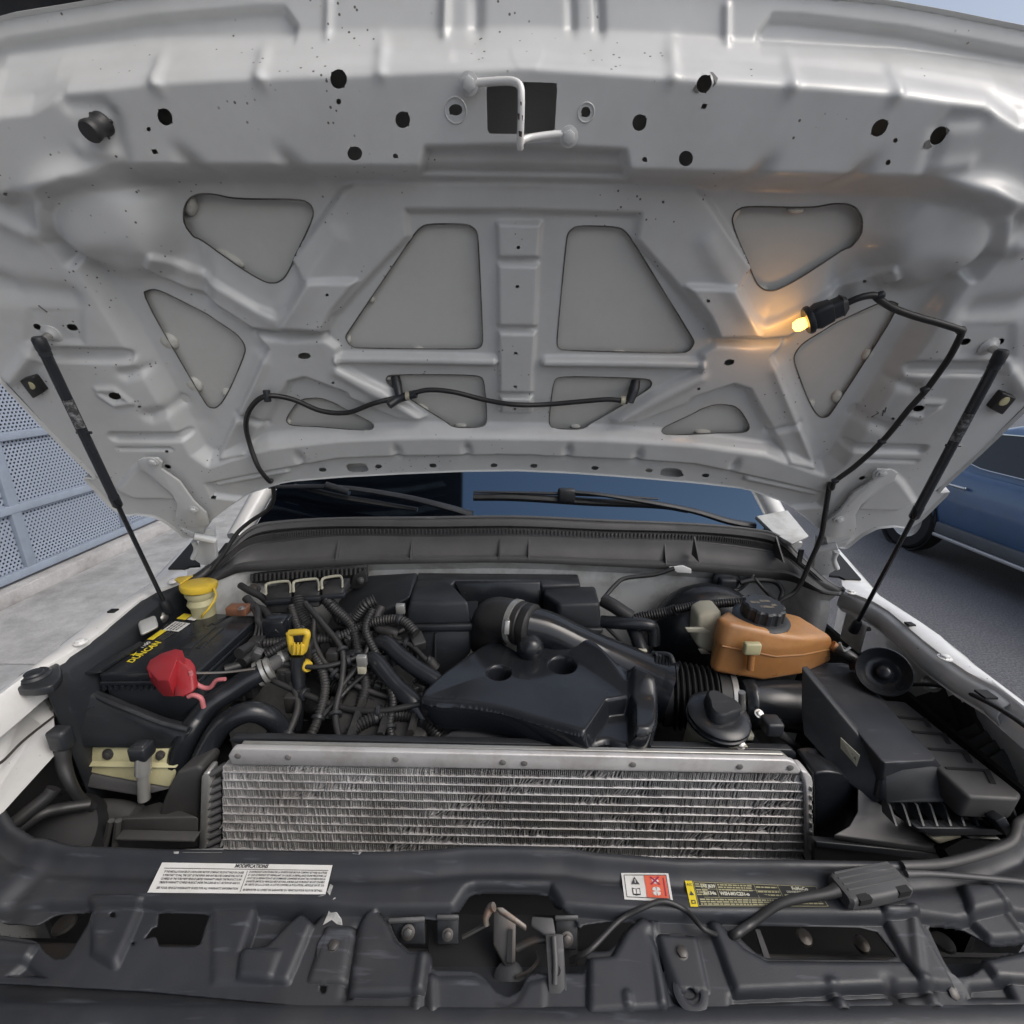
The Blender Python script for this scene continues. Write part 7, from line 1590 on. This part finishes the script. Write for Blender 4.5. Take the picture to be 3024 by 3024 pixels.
slab('fuse_link', [aty(p, 1.20) for p in (I_(760, 685), I_(800, 682), I_(812, 700), I_(790, 722), I_(765, 715))], (0, 0.006, 0), M_['red'], truck)
slab('cowl_end', [aty(p, y) for p, y in ((I_(690, 590), 1.19), (I_(760, 580), 1.19), (I_(915, 650), 1.12), (I_(912, 682), 1.11), (I_(790, 680), 1.15), (I_(690, 640), 1.18))], (0, 0.02, 0.0), M_['cowl'], truck, bevel=0.004)
slab('tag_bracket', [aty(p, 1.23) for p in (H(1840, 520), H(1920, 510), I_(80, 530), I_(80, 555), I_(0, 550))], (0, 0.006, 0), M_['body'], truck, bevel=0.002)
# ---- horn
hn = empty('horn', aty(I_(1150, 1100), 0.90), truck); tag(hn, 'black round horn dish with a domed centre')
hcn = aty(I_(1150, 1100), 0.86); hax = (Vector((0, 0, CZ)) - hcn).normalized() + Vector((-0.05, 0, 0.15))
lathe('dish', [(0.044, -0.04), (0.048, -0.010), (0.050, 0.0), (0.048, 0.002), (0.044, -0.003), (0.034, -0.016), (0.023, -0.022), (0.016, -0.021)], hcn, hax, M_['smooth'], hn, segs=48, smooth=60)
lathe('dome', [(0.017, -0.022), (0.016, -0.014), (0.013, -0.008), (0.007, -0.005), (0.0, -0.0045)], hcn, hax, M_['smooth'], hn, segs=32, smooth=70)
# ---- louvred splash guard between horn and fender
lg = empty('splash_guard', atz(I_(1500, 1350), -0.75), truck); tag(lg, 'black louvred splash guard beside the air filter box')
for i in range(8):
    t0 = i / 8 * 0.86
    a = atz((I_(1330 + 0, 1240)[0] + (L_(1850, 380)[0] - I_(1330, 1240)[0]) * t0, I_(1330, 1240)[1] + (L_(1850, 380)[1] - I_(1330, 1240)[1]) * t0), -0.73)
    b = atz((I_(1480, 1190)[0] + (L_(2160, 170)[0] - I_(1480, 1190)[0]) * t0, I_(1480, 1190)[1] + (L_(2160, 170)[1] - I_(1480, 1190)[1]) * t0), -0.66)
    slab('slat', [a, b, b + Vector((0.0, -0.045, -0.045)), a + Vector((0, -0.045, -0.035))], (0, -0.004, 0.004), M_['cowl'], lg)
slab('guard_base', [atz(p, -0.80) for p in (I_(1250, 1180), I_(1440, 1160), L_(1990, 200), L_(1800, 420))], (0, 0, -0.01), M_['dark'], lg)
inst('bolt', BOLT, mat_at(atz(I_(1415, 1170), -0.66), (-0.6, -0.5, 0.8), 2.2), lg)
tube('release_cable', [atz(p, z_) for p, z_ in ((I_(1280, 1172), -0.66), (I_(1400, 1172), -0.63), (I_(1550, 1195), -0.60), (I_(1700, 1255), -0.575), (I_(1850, 1340), -0.56), (I_(1990, 1440), -0.55))], 0.0045, M_['rubber'], truck, segs=8)
# ---- cream headlamp bracket and release pin
hb = empty('headlamp_bracket', aty(J(700, 300), 0.77), truck); tag(hb, 'cream plastic headlamp bracket with black bolts')
slab('plate', [aty(p, y) for p, y in ((J(432, 235), 0.775), (J(465, 202), 0.775), (J(1000, 212), 0.775), (J(985, 330), 0.76), (J(940, 432), 0.745), (J(560, 362), 0.755), (J(440, 335), 0.76))], (0, 0.02, 0), M_['cream'], hb, bevel=0.005, seg=3)
slab('step', [aty(p, y) for p, y in ((J(435, 275), 0.768), (J(1000, 285), 0.766), (J(980, 320), 0.755), (J(440, 312), 0.757))], (0, 0.01, 0), M_['cream'], hb, bevel=0.003)
slab('lower_edge', [aty(p, y) for p, y in ((J(440, 345), 0.757), (J(940, 440), 0.742), (J(780, 478), 0.735), (J(450, 425), 0.742))], (0, 0.02, 0), M_['grey'], hb, bevel=0.004)
for p in (J(485, 240), J(603, 240), J(898, 248)): inst('bolt', BOLTK, mat_at(aty(p, 0.772), (0, -1, 0.3), 1.4), hb)
for p in (J(662, 238), J(985, 242)): lathe('hole', [(0.007, 0), (0.007, 0.001)], aty(p, 0.773), (0, -1, 0.3), M_['dark'], hb, segs=10)
pin = empty('headlamp_pin', aty(J(800, 400), 0.73), truck); tag(pin, 'steel headlamp release pin with black square head')
tube('shaft', [aty(J(797, 250), 0.735), aty(J(797, 345), 0.73)], 0.0135, M_['silver'], pin, segs=18, n=3)
tube('shaft', [aty(J(797, 345), 0.73), aty(J(803, 490), 0.725)], 0.0105, M_['silver'], pin, segs=18, n=3)
box('head', aty(J(790, 220), 0.737), 0.033, 0.030, 0.030, M_['plast'], pin, bevel=0.004); box('head', aty(J(790, 192), 0.738), 0.022, 0.022, 0.014, M_['plast'], pin, bevel=0.004)
hose('side_harness', [(J(300, 170), 0.72), (J(345, 210), 0.71), (J(355, 300), 0.70), (J(390, 400), 0.69), (J(440, 480), 0.69), (J(520, 540), 0.70)], [0.014, 0.013, 0.012, 0.010, 0.009, 0.008], 'rubber')
box('side_plug', aty(J(340, 150), 0.70), 0.032, 0.026, 0.042, M_['plast'], truck, bevel=0.006)
hose('side_harness', [(J(60, 640), 0.62), (J(160, 560), 0.64), (J(260, 480), 0.66), (J(300, 430), 0.67)], 0.012, 'rubber')
hose('side_harness', [(J(120, 650), 0.63), (J(240, 570), 0.65), (J(360, 540), 0.67), (J(500, 520), 0.69)], 0.010, 'rubber')
lathe('blower_housing', [(0.0, 0.03), (0.05, 0.025), (0.075, 0.005), (0.08, -0.03)], aty(J(290, 720), 0.66), (0.1, -0.6, 0.8), M_['dark'], truck, segs=28)
# ================================================================ parts on the hood underside
# striker: bent painted rod with two flattened, bolted ends
sk_ = [onhood(B(700, 465), 0.010), onhood(B(760, 462), 0.010), onhood(B(860, 455), 0.016), onhood(B(960, 452), 0.022), onhood(B(1005, 470), 0.026), onhood(B(1018, 520), 0.030), onhood(B(1016, 640), 0.034), onhood(B(1012, 760), 0.034), onhood(B(1010, 800), 0.032)]
stp2 = hp(*st(B(1016, 600), 0.09), 0.09)
def hfree(p, h): return hp(*st(p, h), h)
h0 = hf.sample(*st(B(700, 465), 0.06))
tube('striker', [hfree(B(690, 465), h0 + 0.006), hfree(B(760, 462), h0 + 0.008), hfree(B(900, 452), h0 + 0.016), hfree(B(975, 455), h0 + 0.022), hfree(B(1012, 485), h0 + 0.028), hfree(B(1018, 560), h0 + 0.034), hfree(B(1015, 700), h0 + 0.036), hfree(B(1011, 790), h0 + 0.034), hfree(B(1012, 825), h0 + 0.03)], 0.0046, M_['body'], hood, segs=12, n=60, label='white painted bent striker rod with chipped paint')
tube('striker', [hfree(B(1014, 800), h0 + 0.030), hfree(B(1030, 780), h0 + 0.026), hfree(B(1080, 765), h0 + 0.018), hfree(B(1200, 750), h0 + 0.010), hfree(B(1320, 748), h0 + 0.006)], [0.0042, 0.0044, 0.0044, 0.0046, 0.0046], M_['body'], hood, segs=12, n=30)
for p, q in ((B(725, 465), (B(668, 432), B(700, 425), B(770, 432), B(800, 455), B(770, 485), B(690, 490), B(670, 480))), (B(1283, 762), (B(1200, 745), B(1240, 735), B(1300, 730), B(1330, 740), B(1325, 770), B(1250, 778)))):
    slab('striker_foot', [hfree(x, h0 + 0.010) for x in q], -HN * 0.006, M_['body'], hood, bevel=0.001)
    inst('bolt', BOLTP, mat_at(hfree(p, h0 + 0.010), HN, 1.5), hood)
M_['chip'] = mat('bare_chip', (0.06, 0.045, 0.04), 0.6)
for x, y0, y1, w in ((1016, 565, 590, 10), (1003, 630, 670, 12), (1024, 640, 675, 6), (1012, 728, 765, 20)):
    V = [hfree(B(x - w / 2, y0), h0 + 0.0408), hfree(B(x + w / 2, y0 + 5), h0 + 0.0408), hfree(B(x + w / 2 - 2, y1), h0 + 0.0408), hfree(B(x - w / 2 + 2, y1 - 6), h0 + 0.0408)]
    make('paint_chip', V, [(0, 1, 2, 3)], M_['chip'], hood, smooth=0)
# rings round two of the holes
for p, r in ((B(652, 615), 0.0140), (B(1379, 626), 0.0105)):
    c = onhood(p); V, Fc = [], []
    tube('hole_ring', [c + HN * 0.0005 + (Vector((1, 0, 0)) * math.cos(a) + HD * math.sin(a) * 0.95) * r for a in np.linspace(0, 2 * math.pi, 33)], 0.0010, M_['paint'], hood, segs=6, straight=True)
# rubber bump stop
c = hfree(A(570, 690), h0 - 0.002)
lathe('bump_stop', [(0.0135, -0.002), (0.0135, 0.003), (0.0115, 0.006), (0.0110, 0.014), (0.0125, 0.020), (0.0130, 0.026), (0.0115, 0.029), (0.0, 0.030)], c, HN + Vector((-0.15, 0, -0.25)), M_['rubber'], hood, segs=28, label='black rubber bump stop')
for a in (0.2, 2.3): box('bump_stop_tab', c + (Vector((1, 0, 0)) * math.cos(a) + HD * math.sin(a)) * 0.0125, 0.006, 0.006, 0.006, M_['rubber'], hood, bevel=0.003)
# rust patches round open holes
M_['patch'] = mat('bare_patch', (0.16, 0.155, 0.15), 0.6, vary=0.2)
for pts in ([C_(85, 500), C_(105, 470), C_(130, 420), C_(170, 396), C_(200, 405), C_(225, 435), C_(215, 465), C_(190, 490), C_(150, 515), C_(105, 515)], [C_(1370, 820), C_(1385, 780), C_(1410, 765), C_(1500, 715), C_(1515, 730), C_(1495, 760), C_(1450, 790), C_(1400, 825)], [C_(1145, 920), C_(1160, 885), C_(1210, 870), C_(1213, 885), C_(1185, 910)]):
    Pn = []
    for q in pts: s_, t_ = st(q, 0.06); Pn.append(hp(s_, t_, hf.sample(s_, t_) + 0.0012))
    fan = Pn
for pts in ([C_(198, 402), C_(226, 435), C_(216, 466), C_(196, 486), C_(204, 440), C_(182, 400)], [C_(84, 500), C_(104, 466), C_(108, 498), C_(122, 520), C_(100, 516)], [C_(1370, 822), C_(1384, 785), C_(1404, 775), C_(1408, 800), C_(1420, 818), C_(1396, 828)], [C_(1494, 705), C_(1516, 725), C_(1500, 752), C_(1496, 730)]):
    Pn = [onhood(q, 0.0012) for q in pts]; make('bare_patch', Pn, [tuple(range(len(Pn)))], M_['patch'], hood, smooth=0)
# square edge bumpers with yellow dots
def edge_bumper(poly, dot):
    o = slab('edge_bumper', [onhood(p, 0.012) for p in poly], -HN * 0.016, M_['rubber'], hood, bevel=0.003, label='black square rubber edge bumper with a yellow centre')
    q = onhood(dot, 0.012); lathe('bumper_stud', [(0.0095, 0), (0.009, 0.0015), (0.006, 0.002), (0, 0.0022)], q, HN, M_['cream'], hood, segs=18)
edge_bumper([D(130, 785), D(210, 760), D(272, 845), D(205, 885)], D(190, 805))
edge_bumper([F_(1790, 848), F_(1870, 880), F_(1790, 975), F_(1718, 938)], F_(1800, 895))
# thin dark line along each opening: gap shade put into its colour, with grime
M_['edge'] = mat('shade_grime_line', (0.075, 0.07, 0.062), 0.7, vary=0.3, dirt=(0.3, 0.29, 0.27), dirt_amt=0.9, dirt_scale=14)
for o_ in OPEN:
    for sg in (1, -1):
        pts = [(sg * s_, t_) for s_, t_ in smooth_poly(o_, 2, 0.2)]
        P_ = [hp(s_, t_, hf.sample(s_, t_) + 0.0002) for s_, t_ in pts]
        tube('gap_shade_line', P_ + [P_[0]], 0.0012, M_['edge'], hood, segs=5, straight=True)
# sealant pads between the skins, peeping out at the openings
def blob(p, rx, ry, an=0):
    s_, t_ = st(p, -0.01); c_ = hp(s_, t_, -0.009)
    V, Fc = lathe_mesh([(0.0, 0.013), (0.5, 0.012), (0.85, 0.008), (1.0, 0.0), (0.95, -0.01)], (0, 0, 0), (0, 0, 1), 16)
    d = (c_ - Vector((0, 0, CZ))).length / F * 1.05
    ex = Vector((1, 0, 0)) * math.cos(an) + HD * math.sin(an); ey = HN.cross(ex)
    make('sealant_pad', [c_ + ex * (v.x * rx * d * 0.8) + ey * (v.y * ry * d * 0.8) + HN * (v.z * 0.55) for v in V], Fc, M_['seal'], hood, smooth=60)
for p, rx, ry, an in ((A(1050, 1140), 20, 26, -.3), (D(1280, 115), 40, 15, -.6), (D(945, 580), 24, 24, 0), (D(1085, 820), 22, 24, 0), (D(1268, 865), 16, 14, .8), (D(1608, 1028), 10, 13, 0), (E(278, 780), 12, 9, 0), (E(468, 950), 22, 12, -.6), (E(680, 1048), 22, 8, 0), (E(52, 572), 11, 17, -.5), (E(178, 340), 13, 15, .9), (E(445, 622), 18, 8, 0),
                      (E(1205, 300), 14, 24, 0), (E(1178, 790), 16, 12, .3), (E(1146, 1025), 13, 14, 0), (E(1195, 632), 14, 8, 0), (E(1562, 640), 20, 7, 0), (E(1320, 1052), 18, 6, 0), (C_(300, 1200), 16, 30, -.5), (F_(462, 285), 22, 10, 0), (F_(660, 612), 14, 18, .3), (F_(890, 885), 15, 22, .5), (F_(727, 935), 16, 20, -.5), (F_(140, 1085), 26, 10, 0), (F_(180, 938), 14, 5, 0), (F_(1060, 650), 14, 18, .3), (F_(1045, 395), 28, 10, .5), (C_(660, 1168), 22, 8, 0)):
    blob(p, rx, ry, an)
# ---- washer hose
wh = empty('washer_hose', onhood(D(1500, 855), 0.02), truck); tag(wh, 'thin black washer hose clipped across the hood underside')
tube('hose', [onhood(E(345, 862), 0.020), onhood(E(200, 905), 0.016), onhood(E(60, 955), 0.016), onhood(D(1800, 945), 0.016), onhood(D(1640, 880), 0.016), onhood(D(1500, 860), 0.018), onhood(D(1420, 920), 0.018), onhood(D(1390, 1010), 0.018), onhood(D(1405, 1120), 0.016), onhood(D(1455, 1250), 0.018), hfree(D(1500, 1360), 0.05), aty(G(1515, 40), 1.10), aty(G(1525, 130), 1.12), aty(G(1490, 200), 1.15), aty(G(1400, 260), 1.17), aty(G(1320, 330), 1.16), aty(G(1250, 440), 1.14), aty(G(1180, 530), 1.12)], 0.0052, M_['rubber'], wh, segs=10, n=110)
tube('hose', [onhood(E(400, 850), 0.020), onhood(E(500, 830), 0.016), onhood(E(640, 840), 0.016), onhood(E(820, 885), 0.016), onhood(E(980, 910), 0.016), onhood(E(1150, 910), 0.016), onhood(E(1350, 890), 0.018), onhood(E(1500, 876), 0.020), onhood(E(1600, 886), 0.022)], 0.0052, M_['rubber'], wh, segs=10, n=60)
tube('tee', [onhood(E(300, 880), 0.020), onhood(E(350, 868), 0.022), onhood(E(440, 845), 0.020)], 0.0085, M_['plast'], wh, segs=10, n=8)
tube('nozzle', [onhood(E(350, 868), 0.020), hfree(E(325, 820), 0.0), hfree(E(315, 775), -0.008)], [0.008, 0.010, 0.009], M_['plast'], wh, segs=10, n=8)
tube('nozzle', [onhood(E(1610, 888), 0.022), hfree(E(1645, 850), 0.006), hfree(E(1655, 800), -0.006)], [0.009, 0.011, 0.009], M_['plast'], wh, segs=10, n=8)
for p, m_ in ((E(395, 855), 'silver'), (E(1575, 880), 'silver')): tube('hose_band', [onhood((p[0] - 6, p[1]), 0.021), onhood((p[0] + 6, p[1]), 0.021)], 0.009, M_['pale'], wh, segs=12, n=2)
box('hose_clip', onhood(D(1505, 862), 0.016), 0.010, 0.014, 0.024, M_['plast'], wh, bevel=0.002)
tube('hose', [aty(p, y) for p, y in ((G(1180, 520), 1.15), (G(1110, 575), 1.12), (G(1060, 600), 1.10))], 0.012, M_['rubber'], wh, segs=10, n=8)
# ---- lit under-hood lamp with its lead
lp = empty('hood_lamp', onhood(F_(830, 430), 0.03), truck); tag(lp, 'lit under-hood lamp glowing amber in a black socket')
a, b = hfree(F_(715, 470), 0.050), hfree(F_(945, 370), 0.050)
ax = (b - a).normalized(); sd2 = ax.cross(HN).normalized()
loft('socket', [rrect(a.lerp(b, t_), sd2, HN, w_, h_, 0.008) for t_, w_, h_ in ((0.0, 0.036, 0.026), (0.06, 0.042, 0.030), (0.14, 0.042, 0.030), (0.16, 0.036, 0.026), (0.30, 0.042, 0.030), (0.62, 0.036, 0.028), (0.64, 0.032, 0.025), (0.86, 0.032, 0.025), (0.88, 0.038, 0.022), (1.0, 0.024, 0.016))], M_['plast'], lp, smooth=30)
lathe('collar', [(0.022, 0.0), (0.024, 0.003), (0.024, 0.008), (0.020, 0.011)], a, ax, M_['plast'], lp, segs=20)
lathe('bulb', [(0.008, 0.004), (0.010, -0.004), (0.0105, -0.010), (0.008, -0.017), (0.0, -0.020)], a - HD * 0.002, ax, M_['bulb'], lp, segs=16, label='glowing amber bulb')
tube('lead', [b - ax * 0.01, hfree(F_(1010, 340), 0.055), hfree(F_(1090, 325), 0.055), hfree(F_(1120, 345), 0.055), hfree(F_(1200, 395), 0.05), hfree(F_(1320, 440), 0.05), hfree(F_(1460, 480), 0.055), hfree(F_(1570, 515), 0.06), hfree(F_(1585, 530), 0.06), hfree(F_(1560, 590), 0.06), hfree(F_(1510, 680), 0.058), hfree(F_(1440, 780), 0.055), hfree(F_(1380, 860), 0.055), hfree(F_(1290, 960), 0.055), hfree(F_(1150, 1130), 0.055), hfree(F_(1000, 1270), 0.055), hfree(F_(880, 1360), 0.055), hfree(F_(862, 1400), 0.055), aty(I_(850, 60), 1.05), aty(I_(825, 210), 1.06), aty(I_(800, 350), 1.07), aty(I_(740, 490), 1.08), aty(I_(670, 640), 1.09), aty(I_(590, 695), 1.09), aty(I_(560, 715), 1.09)], 0.0056, M_['rubber'], lp, segs=10, n=140)
for p in (F_(1130, 325), F_(1580, 520), F_(1380, 850), F_(1140, 1140), F_(880, 1358)):
    c = hfree(p, 0.056); box('lead_clip', c, 0.014, 0.011, 0.012, M_['plast'], lp, bevel=0.004, X=ax, Y=sd2, Z=HN)
ld = bpy.data.lights.new('lamp_light', 'POINT'); ld.energy = 0.06; ld.color = (1.0, 0.48, 0.12); ld.shadow_soft_size = 0.012
lo = bpy.data.objects.new('lamp_light', ld); place(lo, lp, a - ax * 0.045 + HN * 0.004)
# raised rings at the strut plates and small rust scratches
M_['scratch'] = mat('scratch_mark', (0.10, 0.09, 0.085), 0.6)
for q in ((F_(1075, 995), F_(1120, 975)), (F_(1105, 955), F_(1130, 945)), (F_(1120, 940), F_(1140, 925)), (D(215, 380), D(265, 418))):
    tube('scratch', [onhood(q[0], 0.0005), onhood(q[1], 0.0005)], 0.0012, M_['scratch'], hood, segs=5, n=4)
